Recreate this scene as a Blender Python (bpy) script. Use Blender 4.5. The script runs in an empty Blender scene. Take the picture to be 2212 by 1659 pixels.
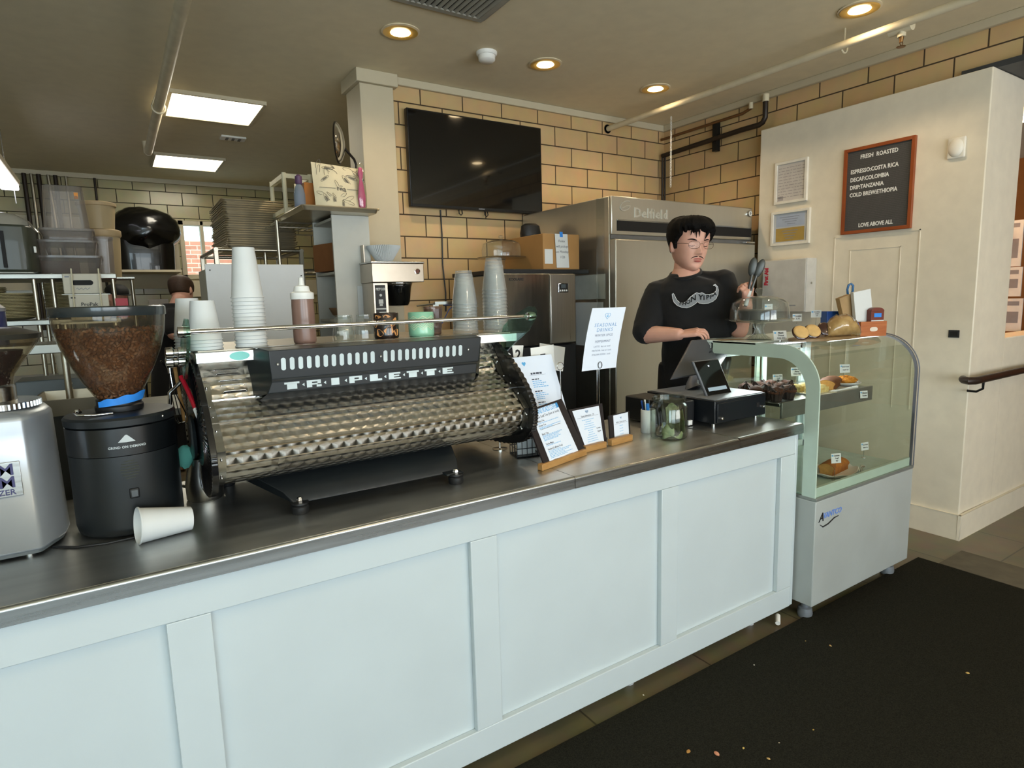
import bpy, bmesh, math, random
from mathutils import Vector, Matrix
from mathutils.noise import noise as pnoise
random.seed(7)
PI = math.pi
SC = bpy.context.scene
COL = SC.collection
R_ = math.radians

# ---------------------------------------------------------------- camera
YAW, PITCH, ROLL, FPX, CAMH = R_(32.86054), R_(7.98561), R_(-1.55538), 1317.7, 1.5
FW = Vector((math.sin(YAW)*math.cos(PITCH), math.cos(YAW)*math.cos(PITCH), -math.sin(PITCH)))
_r = Vector((math.cos(YAW), -math.sin(YAW), 0)); _u = _r.cross(FW)
RT = _r*math.cos(ROLL)+_u*math.sin(ROLL); UP = -_r*math.sin(ROLL)+_u*math.cos(ROLL)
CAM = Vector((0, 0, CAMH))
cd = bpy.data.cameras.new('camera'); cam = bpy.data.objects.new('camera', cd); COL.objects.link(cam)
cam.matrix_world = Matrix(((RT.x, UP.x, -FW.x, 0), (RT.y, UP.y, -FW.y, 0), (RT.z, UP.z, -FW.z, CAMH), (0, 0, 0, 1)))
cd.sensor_fit = 'HORIZONTAL'; cd.sensor_width = 36; cd.lens = 36*FPX/2212; cd.clip_start = 0.05; cd.clip_end = 100
SC.camera = cam

def at(px, py, X=None, Y=None, Z=None):
    """point of the place seen at a pixel of the photo, on the plane X=, Y= or Z="""
    d = FW + RT*((px-1106)/FPX) - UP*((py-829.5)/FPX)
    i, v = (0, X) if X is not None else (1, Y) if Y is not None else (2, Z)
    return CAM + d*((v-CAM[i])/d[i])

# ---------------------------------------------------------------- mesh builder
class MB:
    def __init__(s): s.bm = bmesh.new(); s.mi = 0; s.M = Matrix.Identity(4)
    def _v(s, p): return s.bm.verts.new(s.M @ Vector(p))
    def _f(s, vs, sm=False):
        try: f = s.bm.faces.new(vs)
        except ValueError: return None
        f.material_index = s.mi; f.smooth = sm; return f
    def box(s, x0, x1, y0, y1, z0, z1, M=None):
        c = [Vector((x, y, z)) for z in (z0, z1) for y in (y0, y1) for x in (x0, x1)]
        if M is not None: c = [M @ p for p in c]
        v = [s._v(p) for p in c]
        for q in ((0, 2, 3, 1), (4, 5, 7, 6), (0, 1, 5, 4), (2, 6, 7, 3), (0, 4, 6, 2), (1, 3, 7, 5)): s._f([v[i] for i in q])
        return s
    def cbox(s, c, d, M=None):
        return s.box(c[0]-d[0]/2, c[0]+d[0]/2, c[1]-d[1]/2, c[1]+d[1]/2, c[2]-d[2]/2, c[2]+d[2]/2, M)
    def loft(s, rings, cap=True, closed=True, loop=False, sm=True):
        vr = [[s._v(p) for p in r] for r in rings]; n = len(vr[0])
        for a, b in zip(vr, vr[1:]+([vr[0]] if loop else [])):
            for i in range(n if closed else n-1):
                j = (i+1) % n; s._f([a[i], a[j], b[j], b[i]], sm)
        if cap and closed and not loop: s._f(vr[0][::-1]); s._f(vr[-1])
        return s
    def lathe(s, prof, c=(0, 0, 0), n=32, axis='z', cap=True, sx=1, sy=1, M=None):
        rings = []
        for r, z in prof:
            ring = []
            for i in range(n):
                a = 2*PI*i/n; x, y = r*math.cos(a)*sx, r*math.sin(a)*sy
                p = Vector((x, y, z)) if axis == 'z' else Vector((z, x, y)) if axis == 'x' else Vector((y, z, x))
                if M is not None: p = M @ p
                ring.append(Vector(c)+p)
            rings.append(ring)
        return s.loft(rings, cap)
    def tube(s, pts, r, n=8, loop=False, cap=True, sm=True):
        pts = [Vector(p) for p in pts]; N = len(pts); rings = []; up = None
        for i, p in enumerate(pts):
            a = pts[i-1] if (i > 0 or loop) else p; b = pts[(i+1) % N] if (i < N-1 or loop) else p
            t = (b-a).normalized() if (b-a).length > 1e-9 else Vector((0, 0, 1))
            if up is None: up = t.orthogonal().normalized()
            up = (up - t*up.dot(t)); up = up.normalized() if up.length > 1e-6 else t.orthogonal().normalized()
            w = t.cross(up); rr = r[i] if isinstance(r, (list, tuple)) else r
            rings.append([p+(up*math.cos(2*PI*k/n)+w*math.sin(2*PI*k/n))*rr for k in range(n)])
        return s.loft(rings, cap and not loop, True, loop, sm)
    def cyl(s, p0, p1, r0, r1=None, n=20): return s.tube([p0, p1], [r0, r0 if r1 is None else r1], n)
    def prism(s, poly, d0, d1, plane='xy', sm=False):
        """poly: 2-d outline; plane xy->extrude z, xz->extrude y, yz->extrude x"""
        f = {'xy': lambda a, b, d: (a, b, d), 'xz': lambda a, b, d: (a, d, b), 'yz': lambda a, b, d: (d, a, b)}[plane]
        A = [s._v(f(a, b, d0)) for a, b in poly]; B = [s._v(f(a, b, d1)) for a, b in poly]; n = len(A)
        s._f(A[::-1]); s._f(B)
        for i in range(n): s._f([A[i], A[(i+1) % n], B[(i+1) % n], B[i]], sm)
        return s
    def quad(s, a, b, c, d, sm=False): s._f([s._v(p) for p in (a, b, c, d)], sm); return s
    def poly(s, pts): s._f([s._v(p) for p in pts]); return s
    def ball(s, c, r, n=16, m=10, M=None, fn=None):
        if not hasattr(r, '__len__'): r = (r, r, r)
        rings = []
        for j in range(m+1):
            t = PI*j/m; t = min(max(t, .03), PI-.03)
            ring = []
            for i in range(n):
                a = 2*PI*i/n; p = Vector((math.sin(t)*math.cos(a), math.sin(t)*math.sin(a), math.cos(t)))
                if fn: p = p*fn(p)
                p = Vector((p.x*r[0], p.y*r[1], p.z*r[2]))
                if M is not None: p = M @ p
                ring.append(Vector(c)+p)
            rings.append(ring)
        return s.loft(rings[::-1], True)
    def capsule(s, p0, p1, r0, r1, n=12, flat=1.0):
        p0 = Vector(p0); p1 = Vector(p1); t = (p1-p0).normalized(); pts = []; rs = []
        for k in (0, .3, .7): a = k*PI/2; pts.append(p0-t*r0*math.cos(a)); rs.append(max(r0*math.sin(a), r0*.05))
        pts += [p0, p1]; rs += [r0, r1]
        for k in (.7, .3, 0): a = k*PI/2; pts.append(p1+t*r1*math.cos(a)); rs.append(max(r1*math.sin(a), r1*.05))
        return s.tube(pts, rs, n)
    def text(s, body, size, M, align='CENTER', bold=0.0, depth=0.0004, spacing=1.0, shear=0.0, warp=None):
        cu = bpy.data.curves.new('t', 'FONT'); cu.body = body; cu.size = size; cu.align_x = align; cu.align_y = 'CENTER'
        cu.extrude = depth; cu.offset = bold; cu.space_character = spacing; cu.shear = shear; cu.resolution_u = 2
        o = bpy.data.objects.new('t', cu); me = bpy.data.meshes.new_from_object(o)
        n0 = len(s.bm.faces)
        vs = [s._v(warp(v.co) if warp else M @ v.co) for v in me.vertices]
        for p in me.polygons: s._f([vs[i] for i in p.vertices])
        bpy.data.objects.remove(o); bpy.data.curves.remove(cu); bpy.data.meshes.remove(me); return s
    def mesh(s, name, mats, uv=None, sharp=40, merge=True):
        if merge: bmesh.ops.remove_doubles(s.bm, verts=s.bm.verts, dist=1e-6)
        bmesh.ops.recalc_face_normals(s.bm, faces=s.bm.faces)
        if uv:
            L = s.bm.loops.layers.uv.new('uv')
            for f in s.bm.faces:
                for l in f.loops: l[L].uv = uv(l.vert.co, f.normal)
        me = bpy.data.meshes.new(name); s.bm.to_mesh(me); s.bm.free()
        for m in (mats if isinstance(mats, (list, tuple)) else [mats]): me.materials.append(m)
        for p in me.polygons: p.use_smooth = True
        me.set_sharp_from_angle(angle=R_(sharp))
        return me

def tag(o, label=None, cat=None, group=None, kind=None):
    if label: o['label'] = label
    if cat: o['category'] = cat
    if group: o['group'] = group
    if kind: o['kind'] = kind
    return o

def obj(name, mb, mats, parent=None, world=False, bevel=0, uv=None, sharp=40, seg=2, label=None, kind=None, merge=True):
    """one mesh object; world=True: the builder holds world coordinates although parent is placed"""
    me = mb.mesh(name, mats, uv, sharp, merge)
    o = bpy.data.objects.new(name, me); COL.objects.link(o)
    if parent is not None:
        if world:
            M = Matrix.Identity(4); p = parent
            while p is not None: M = Matrix.LocRotScale(p.location, p.rotation_euler, p.scale) @ M; p = p.parent
            me.transform(M.inverted())
        o.parent = parent
    if bevel:
        b = o.modifiers.new('bevel', 'BEVEL'); b.width = bevel; b.segments = seg; b.limit_method = 'ANGLE'; b.angle_limit = R_(38); b.harden_normals = False
    if label: o['label'] = label
    if kind: o['kind'] = kind
    return o

def thing(name, label, cat, loc=(0, 0, 0), rotz=0.0, group=None, rot=None):
    o = bpy.data.objects.new(name, None); COL.objects.link(o); o.empty_display_size = .05
    o.location = loc; o.rotation_euler = rot if rot else (0, 0, rotz)
    return tag(o, label, cat, group)

def solo(name, mb, mats, label, cat, loc=None, rotz=0.0, group=None, **k):
    """a thing that is one mesh; loc=None: world-coordinates mesh is re-based to its own bottom centre"""
    kd = k.pop('kind', None)
    o = obj(name, mb, mats, **k)
    if loc is None:
        cs = [v.co for v in o.data.vertices]
        b = Vector(((min(c.x for c in cs)+max(c.x for c in cs))/2, (min(c.y for c in cs)+max(c.y for c in cs))/2, min(c.z for c in cs)))
        o.data.transform(Matrix.Translation(-b)); o.location = b
    else: o.location = loc; o.rotation_euler = (0, 0, rotz)
    return tag(o, label, cat, group, kd)

KIDS = {}
def copytree(src, loc, rotz=None, label=None, group=None, parent=None):
    c = src.copy(); COL.objects.link(c)
    if parent is not None: c.parent = parent
    else:
        c.location = loc
        if rotz is not None: c.rotation_euler = (0, 0, rotz)
        if label: c['label'] = label
        if group: c['group'] = group
    for k in [o for o in list(bpy.data.objects) if o.parent == src]: copytree(k, None, parent=c)
    return c

def struct(name, mb, mats, **k):
    o = obj(name, mb, mats, **k); o['kind'] = 'structure'; return o

# ---------------------------------------------------------------- materials
def srgb(h):
    if isinstance(h, str): h = tuple(int(h[i:i+2], 16)/255 for i in (0, 2, 4))
    return tuple((c/12.92 if c <= .04045 else ((c+.055)/1.055)**2.4) for c in h)
class NT:
    def __init__(s, m): m.use_nodes = True; s.t = m.node_tree; s.n = s.t.nodes; s.n.clear(); s.out = s.n.new('ShaderNodeOutputMaterial')
    def add(s, typ, **k):
        n = s.n.new(typ)
        for a, v in k.items():
            if a.startswith('i_'): n.inputs[a[2:].replace('_', ' ')].default_value = v
            else: setattr(n, a, v)
        return n
    def link(s, a, b): s.t.links.new(a, b)
    def math(s, op, a, b=0.0):
        n = s.n.new('ShaderNodeMath'); n.operation = op
        for i, v in enumerate((a, b)):
            if isinstance(v, (int, float)): n.inputs[i].default_value = v
            else: s.link(v, n.inputs[i])
        return n.outputs[0]
MATS = {}
def mat(name, col, rough=.5, metal=0.0, var=.04, vscale=12.0, bump=0.0, bscale=200.0, trans=0.0, ior=1.45, emit=None, es=0.0, coat=0.0, alpha=1.0,
        sss=0.0, aniso=0.0, col2=None, stretch=None, spec=.5, rvar=0.0, sheen=0.0):
    if name in MATS: return MATS[name]
    m = bpy.data.materials.new(name); T = NT(m); b = T.add('ShaderNodeBsdfPrincipled'); T.link(b.outputs[0], T.out.inputs[0])
    c = srgb(col); tc = T.add('ShaderNodeTexCoord'); mp = T.add('ShaderNodeMapping'); T.link(tc.outputs['Object'], mp.inputs[0])
    if stretch: mp.inputs['Scale'].default_value = stretch
    nz = T.add('ShaderNodeTexNoise', i_Scale=vscale, i_Detail=3.0); T.link(mp.outputs[0], nz.inputs['Vector'])
    rp = T.add('ShaderNodeValToRGB'); T.link(nz.outputs['Fac'], rp.inputs[0]); e = rp.color_ramp.elements
    e[0].position = .3; e[1].position = .7
    if col2: d = srgb(col2); e[0].color = (*c, 1); e[1].color = (*d, 1)
    else: e[0].color = (*[x*(1-var*2) for x in c], 1); e[1].color = (*[min(1, x*(1+var*2)) for x in c], 1)
    T.link(rp.outputs[0], b.inputs['Base Color'])
    b.inputs['Roughness'].default_value = rough; b.inputs['Metallic'].default_value = metal; b.inputs['IOR'].default_value = ior
    b.inputs['Transmission Weight'].default_value = trans; b.inputs['Coat Weight'].default_value = coat; b.inputs['Alpha'].default_value = alpha
    b.inputs['Specular IOR Level'].default_value = spec; b.inputs['Anisotropic'].default_value = aniso; b.inputs['Sheen Weight'].default_value = sheen
    if sss: b.inputs['Subsurface Weight'].default_value = sss; b.inputs['Subsurface Radius'].default_value = (.01, .004, .002)
    if rvar:
        r2 = T.add('ShaderNodeMapRange'); T.link(nz.outputs['Fac'], r2.inputs[0]); r2.inputs[3].default_value = max(0, rough-rvar); r2.inputs[4].default_value = rough+rvar
        T.link(r2.outputs[0], b.inputs['Roughness'])
    if emit: b.inputs['Emission Color'].default_value = (*srgb(emit), 1); b.inputs['Emission Strength'].default_value = es
    if bump:
        n2 = T.add('ShaderNodeTexNoise', i_Scale=bscale, i_Detail=2.0); T.link(mp.outputs[0], n2.inputs['Vector'])
        bp = T.add('ShaderNodeBump', i_Strength=bump, i_Distance=.002); T.link(n2.outputs['Fac'], bp.inputs['Height']); T.link(bp.outputs[0], b.inputs['Normal'])
    MATS[name] = m; return m

def thin_glass(name, tint='eef4f2', rough=.02, refl=1.0, body=.0):
    """single-walled clear sheet: fresnel mix of gloss over a tinted see-through body (no refraction, quick and clean)"""
    if name in MATS: return MATS[name]
    m = bpy.data.materials.new(name); T = NT(m); c = srgb(tint)
    tr = T.add('ShaderNodeBsdfTransparent'); tr.inputs[0].default_value = (*c, 1)
    nz = T.add('ShaderNodeTexNoise', i_Scale=20.0); tc = T.add('ShaderNodeTexCoord'); T.link(tc.outputs['Object'], nz.inputs['Vector'])
    r2 = T.add('ShaderNodeMapRange'); T.link(nz.outputs['Fac'], r2.inputs[0]); r2.inputs[3].default_value = rough*.8; r2.inputs[4].default_value = rough*1.3
    gl = T.add('ShaderNodeBsdfGlossy'); T.link(r2.outputs[0], gl.inputs['Roughness'])
    fr = T.add('ShaderNodeFresnel', i_IOR=1.45); ge = T.add('ShaderNodeNewGeometry'); T.link(T.math('SUBTRACT', 1.45, T.math('MULTIPLY', ge.outputs['Backfacing'], 1.45-1/1.45)), fr.inputs['IOR']); mx = T.add('ShaderNodeMixShader')
    T.link(T.math('MULTIPLY', fr.outputs[0], refl), mx.inputs[0]); T.link(tr.outputs[0], mx.inputs[1]); T.link(gl.outputs[0], mx.inputs[2])
    last = mx
    if body:
        df = T.add('ShaderNodeBsdfDiffuse'); df.inputs[0].default_value = (*c, 1); m2 = T.add('ShaderNodeMixShader'); m2.inputs[0].default_value = body
        T.link(mx.outputs[0], m2.inputs[1]); T.link(df.outputs[0], m2.inputs[2]); last = m2
    T.link(last.outputs[0], T.out.inputs[0]); MATS[name] = m; return m

def emitter(name, col, s):
    if name in MATS: return MATS[name]
    m = bpy.data.materials.new(name); T = NT(m); e = T.add('ShaderNodeEmission'); e.inputs[0].default_value = (*srgb(col), 1); e.inputs[1].default_value = s
    T.link(e.outputs[0], T.out.inputs[0]); MATS[name] = m; return m

def brick_mat(name, c1, c2, mortar, w=.3225, h=.1445, ms=.0045, voff=0.0, rough=.3, spec=.5):
    m = bpy.data.materials.new(name); T = NT(m); b = T.add('ShaderNodeBsdfPrincipled'); T.link(b.outputs[0], T.out.inputs[0])
    tc = T.add('ShaderNodeTexCoord'); br = T.add('ShaderNodeTexBrick'); T.link(tc.outputs['UV'], br.inputs['Vector'])
    br.inputs['Color1'].default_value = (*srgb(c1), 1); br.inputs['Color2'].default_value = (*srgb(c2), 1); br.inputs['Mortar'].default_value = (*srgb(mortar), 1)
    br.inputs['Scale'].default_value = 1; br.inputs['Mortar Size'].default_value = ms; br.inputs['Mortar Smooth'].default_value = .1
    br.inputs['Brick Width'].default_value = w; br.inputs['Row Height'].default_value = h; br.inputs['Bias'].default_value = 0
    nz = T.add('ShaderNodeTexNoise', i_Scale=9.0, i_Detail=4.0); T.link(tc.outputs['UV'], nz.inputs['Vector'])
    mx = T.add('ShaderNodeMix', data_type='RGBA', blend_type='MULTIPLY'); mx.inputs[0].default_value = .25
    T.link(br.outputs['Color'], mx.inputs[6]); T.link(nz.outputs['Color'], mx.inputs[7])
    hs = T.add('ShaderNodeHueSaturation'); hs.inputs['Saturation'].default_value = .95; T.link(mx.outputs[2], hs.inputs['Color']); T.link(hs.outputs[0], b.inputs['Base Color'])
    bp = T.add('ShaderNodeBump', i_Strength=.6, i_Distance=.004); bp.invert = True; T.link(br.outputs['Fac'], bp.inputs['Height'])
    n2 = T.add('ShaderNodeTexNoise', i_Scale=60.0); T.link(tc.outputs['UV'], n2.inputs['Vector']); b2 = T.add('ShaderNodeBump', i_Strength=.08, i_Distance=.003)
    T.link(n2.outputs['Fac'], b2.inputs['Height']); T.link(bp.outputs[0], b2.inputs['Normal']); T.link(b2.outputs[0], b.inputs['Normal'])
    rr = T.add('ShaderNodeMapRange'); T.link(br.outputs['Fac'], rr.inputs[0]); rr.inputs[3].default_value = rough; rr.inputs[4].default_value = .9; T.link(rr.outputs[0], b.inputs['Roughness'])
    b.inputs['Specular IOR Level'].default_value = spec
    MATS[name] = m; return m

def swirl_mat(name):
    """engine-turned steel: overlapping circular brushing, as anisotropy turned about each swirl's centre"""
    m = bpy.data.materials.new(name); T = NT(m); b = T.add('ShaderNodeBsdfPrincipled'); T.link(b.outputs[0], T.out.inputs[0])
    tc = T.add('ShaderNodeTexCoord'); sp = T.add('ShaderNodeSeparateXYZ'); T.link(tc.outputs['UV'], sp.inputs[0])
    S = .036; u = T.math('DIVIDE', sp.outputs[0], S); v = T.math('DIVIDE', sp.outputs[1], S*.78)
    row = T.math('FLOOR', v); off = T.math('MULTIPLY', T.math('MODULO', T.math('ABSOLUTE', row), 2.0), .5)
    dx = T.math('SUBTRACT', T.math('FRACT', T.math('ADD', T.math('ADD', u, off), 50.0)), .5)
    dy = T.math('SUBTRACT', T.math('FRACT', T.math('ADD', v, 50.0)), .35)
    dn = T.math('MULTIPLY', dy, -1.0)
    ge = T.add('ShaderNodeNewGeometry'); X = T.add('ShaderNodeCombineXYZ'); X.inputs[0].default_value = 1
    cr = T.add('ShaderNodeVectorMath', operation='CROSS_PRODUCT'); T.link(ge.outputs['Normal'], cr.inputs[0]); T.link(X.outputs[0], cr.inputs[1])
    s1 = T.add('ShaderNodeVectorMath', operation='SCALE'); T.link(X.outputs[0], s1.inputs[0]); T.link(dn, s1.inputs['Scale'])
    s2 = T.add('ShaderNodeVectorMath', operation='SCALE'); T.link(cr.outputs[0], s2.inputs[0]); T.link(dx, s2.inputs['Scale'])
    ad = T.add('ShaderNodeVectorMath', operation='ADD'); T.link(s1.outputs[0], ad.inputs[0]); T.link(s2.outputs[0], ad.inputs[1])
    nm = T.add('ShaderNodeVectorMath', operation='NORMALIZE'); T.link(ad.outputs[0], nm.inputs[0]); T.link(nm.outputs[0], b.inputs['Tangent'])
    b.inputs['Metallic'].default_value = 1; b.inputs['Roughness'].default_value = .27; b.inputs['Anisotropic'].default_value = .95
    r = T.math('SQRT', T.math('ADD', T.math('MULTIPLY', dx, dx), T.math('MULTIPLY', dy, dy)))
    nz = T.add('ShaderNodeTexNoise', noise_dimensions='1D', i_Scale=60.0, i_Detail=1.0); T.link(T.math('ADD', r, T.math('MULTIPLY', row, 3.1)), nz.inputs['W'])
    rp = T.add('ShaderNodeValToRGB'); T.link(nz.outputs['Fac'], rp.inputs[0]); e = rp.color_ramp.elements
    e[0].position = .3; e[1].position = .7; e[0].color = (.50, .47, .42, 1); e[1].color = (.78, .75, .69, 1); T.link(rp.outputs[0], b.inputs['Base Color'])
    sad = T.math('DIVIDE', T.math('SUBTRACT', T.math('MULTIPLY', dx, dx), T.math('MULTIPLY', dy, dy)), T.math('ADD', r, .03))
    bp = T.add('ShaderNodeBump', i_Strength=1.0, i_Distance=.0028); T.link(T.math('SUBTRACT', sad, T.math('MULTIPLY', r, .35)), bp.inputs['Height']); T.link(bp.outputs[0], b.inputs['Normal'])
    MATS[name] = m; return m

def M_(name): return MATS[name]
# ================================================================ materials of the place
CEIL = 2.95
mat('ceiling_paint', 'e0d4b6', .85, var=.015, bump=.15, bscale=400)
mat('white_paint', 'bfb59c', .6, var=.01, bump=.1, bscale=300)
mat('panel_paint', 'e2d9c6', .45, var=.02, bump=.06, bscale=150)
mat('cabinet_white', 'c2cccf', .28, var=.012, vscale=4, bump=.03, bscale=60, coat=.2)
mat('plain_white', 'e6e6e2', .45, var=.01)
mat('paper_white', 'd4d7d6', .6, var=.008)
mat('black_plastic', '17181a', .42, var=.05)
mat('black_metal', '141618', .38, var=.05, metal=.3)
mat('black_matte', '0d0d0e', .7, var=.05)
mat('dark_grey', '3a3c3e', .5)
mat('steel', 'b9bab8', .24, 1, var=.03, vscale=3, stretch=(1, 40, 40), rvar=.06)
mat('steel_v', 'b0aea8', .3, 1, var=.04, vscale=3, stretch=(60, 60, 1), rvar=.06)
mat('worktop_steel', 'c2c3bf', .36, 1, var=.05, vscale=2.5, stretch=(1, 8, 8), rvar=.08, bump=.02, bscale=30)
mat('chrome', 'd8d8d8', .08, 1, var=.01)
mat('dull_aluminium', 'a39c8c', .38, 1, var=.06, vscale=6)
mat('wood_tan', 'b98d55', .5, col2='a3763f', vscale=6, stretch=(1, 12, 12))
mat('wood_orange', 'b56a35', .45, col2='9c5225', vscale=6, stretch=(1, 12, 12))
mat('ink_black', '1b1b1d', .6); mat('ink_blue', '5aa9dc', .6); mat('ink_grey', '8b9099', .6)
mat('red', 'b3152a', .4); mat('tape_blue', '2f86e0', .55, var=.06, vscale=40)
mat('brass', '8e6c46', .35, 1)
brick_mat('tile_warm', 'd2b27e', 'c9a672', '4a3a26', rough=.32)
brick_mat('tile_kitchen', 'b3a97c', 'a89c70', '37311f', rough=.25)
mat('carpet', '2c2b24', .95, col2='15150f', vscale=260, bump=.9, bscale=500, spec=.1)
mat('pipe_paint', 'cfc4a8', .45)
mat('orange_wall', 'b0682a', .7, var=.03)
mat('glass_clear', 'ffffff', .0, trans=1, ior=1.45)
thin_glass('sheet_glass', 'eef6f3', .02)
thin_glass('glassware', 'f7faf9', .03, refl=1.5, body=.02)
thin_glass('plastic_clear', 'f7f9f9', .10, refl=1.8, body=.11)  # white body colour stands in for bright window reflections on clear cups

def floor_mat():
    m = bpy.data.materials.new('floor_tiles'); T = NT(m); b = T.add('ShaderNodeBsdfPrincipled'); T.link(b.outputs[0], T.out.inputs[0])
    tc = T.add('ShaderNodeTexCoord'); br = T.add('ShaderNodeTexBrick'); br.offset = 0; T.link(tc.outputs['UV'], br.inputs['Vector'])
    br.inputs['Scale'].default_value = 1; br.inputs['Brick Width'].default_value = .61; br.inputs['Row Height'].default_value = .61; br.inputs['Mortar Size'].default_value = .004
    br.inputs['Color1'].default_value = (*srgb('7a7058'), 1); br.inputs['Color2'].default_value = (*srgb('72684f'), 1); br.inputs['Mortar'].default_value = (*srgb('4d4638'), 1)
    nz = T.add('ShaderNodeTexNoise', i_Scale=7.0, i_Detail=6.0); T.link(tc.outputs['UV'], nz.inputs['Vector'])
    mx = T.add('ShaderNodeMix', data_type='RGBA', blend_type='MULTIPLY'); mx.inputs[0].default_value = .5; T.link(br.outputs['Color'], mx.inputs[6]); T.link(nz.outputs['Color'], mx.inputs[7])
    T.link(mx.outputs[2], b.inputs['Base Color']); b.inputs['Roughness'].default_value = .35; MATS['floor_tiles'] = m
floor_mat()

# ================================================================ the setting
uvxz = lambda c, n: (c.x-1.873, c.z-2.081+2.89)
uvyz = lambda c, n: (c.y-1.881+3.225, c.z-2.081+2.89)
XL, XR, YF, YK = -3.6, 4.2, -3.2, 8.2
struct('floor', MB().box(XL, 9.2, YF, YK, -.1, 0), M_('floor_tiles'), uv=lambda c, n: (c.x-4.34+6.1, c.y-1.22+6.1))
struct('ceiling', MB().box(XL, 9.2, YF, YK, CEIL, CEIL+.1), M_('ceiling_paint'))
# tiled wall with the screen: from the column to the corner
struct('wall_back', MB().box(1.60, XR+.2, 3.94, 4.14, 0, CEIL), M_('tile_warm'), uv=uvxz)
# right tiled wall, with the band over the opening to the next room
b = MB(); b.box(XR, XR+.2, 1.651, 4.14, 0, CEIL); b.box(XR, XR+.2, 1.49, 1.651, 2.68, CEIL); b.box(XR, XR+.2, YF, 1.49, 2.68, CEIL)
struct('wall_right', b, M_('tile_warm'), uv=uvyz)
# painted partition in front of the tiles, its end returning into the passage with a half wall beyond
b = MB(); b.box(4.1, XR-.001, 1.49, 2.905, 0, 2.668)
b.box(XR-.001, 4.56, 1.49, 1.65, 0, 2.668)
b.box(4.56, 9.0, 1.49, 1.65, 0, 1.18)
struct('wall_partition', b, M_('panel_paint'), bevel=.006)
b = MB(); b.box(4.15, 6.0, 1.2, 1.66, 2.669, 2.70)
struct('trim_1', b, M_('dark_grey'))
b = MB(); b.box(4.10-.018, 4.10, 1.472, 2.9, 0, .155); b.box(4.082, 9.0, 1.472, 1.49, 0, .155)
struct('baseboard_right', b, M_('panel_paint'), bevel=.003)
# kitchen walls
b = MB(); W0, W1, Z0, Z1 = .74, 1.36, 1.83, 2.50
b.box(XL, W0, YK, YK+.2, 0, CEIL); b.box(W1, 4.5, YK, YK+.2, 0, CEIL); b.box(W0, W1, YK, YK+.2, 0, Z0); b.box(W0, W1, YK, YK+.2, Z1, CEIL)
struct('wall_kitchen', b, M_('tile_kitchen'), uv=lambda c, n: (c.x-.325, c.z-2.668+2.89))
b = MB(); b.box(XL, W0-.02, YK-.03, YK-.001, 1.72, 2.49); b.box(W0-.02, 2.6, YK-.03, YK-.001, 1.62, Z0-.02)
struct('wall_kitchen_lining', b, M_('white_paint'))
b = MB(); b.box(1.44, 1.60, 4.14, 8.2, 0, CEIL) if False else b.box(2.9, 3.0, 4.14, 8.2, 0, CEIL)
struct('wall_kitchen_right', b, M_('tile_kitchen'), uv=lambda c, n: (c.y, c.z-2.668+2.89))
struct('wall_left', MB().box(XL-.2, XL, YF, YK, 0, CEIL), M_('white_paint'))
# column between the counter bay and the kitchen
b = MB(); b.box(1.44, 1.665, 3.90, 4.16, 0, 2.87)
struct('wall_column', b, M_('white_paint'), bevel=.004)
b = MB(); b.box(1.415, 1.69, 3.875, 4.185, 2.87, CEIL); b.box(1.69, XR, 3.915, 3.94, 2.90, CEIL); b.box(XR-.03, XR, YF, 3.915, 2.90, CEIL)
b.box(XL, 2.9, YK-.04, YK, 2.90, CEIL)
struct('trim_2', b, M_('white_paint'), bevel=.004)
# kitchen window: frame, mullion, sill, pane; a brick building stands outside
b = MB(); fz = YK-.02
b.box(W0, W0+.05, fz, YK+.1, Z0, Z1); b.box(W1-.05, W1, fz, YK+.1, Z0, Z1); b.box(W0, W1, fz, YK+.1, Z1-.05, Z1); b.box(W0, W1, fz, YK+.1, Z0, Z0+.05); b.box(.965, 1.0, fz, YK+.1, Z0, Z1)
win = struct('window_1', b, M_('white_paint'), bevel=.003)
obj('pane', MB().box(W0+.04, W1-.04, YK+.05, YK+.056, Z0+.04, Z1-.04), M_('sheet_glass'), win)
brick_mat('outdoor_brick', 'c9826a', 'b87058', 'c9b7a8', w=.22, h=.075, ms=.008, rough=.8)
struct('wall_outside_building', MB().box(1.0, 4.5, 12, 12.3, 0, at(420, 520, Y=12).z), M_('outdoor_brick'), uv=lambda c, n: (c.x+20, c.z))
# street side wall behind the viewpoint with three big shop windows
b = MB(); wx = [(-3.3, -1.2), (-.9, 1.3), (1.6, 3.9)]
b.box(XL, 9.2, YF-.2, YF, 0, .45); b.box(XL, 9.2, YF-.2, YF, 2.55, CEIL)
for x0, x1 in ((XL, -3.3), (-1.2, -.9), (1.3, 1.6), (3.9, 9.2)): b.box(x0, x1, YF-.2, YF, .45, 2.55)
struct('wall_front', b, M_('white_paint'))
for i, (x0, x1) in enumerate(wx):
    b = MB()
    b.box(x0, x0+.05, YF-.12, YF-.04, .45, 2.55); b.box(x1-.05, x1, YF-.12, YF-.04, .45, 2.55); b.box(x0, x1, YF-.12, YF-.04, .45, .5); b.box(x0, x1, YF-.12, YF-.04, 2.5, 2.55)
    b.box((x0+x1)/2-.025, (x0+x1)/2+.025, YF-.12, YF-.04, .45, 2.55)
    struct('window_%d' % (i+2), b, M_('dark_grey'))
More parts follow.
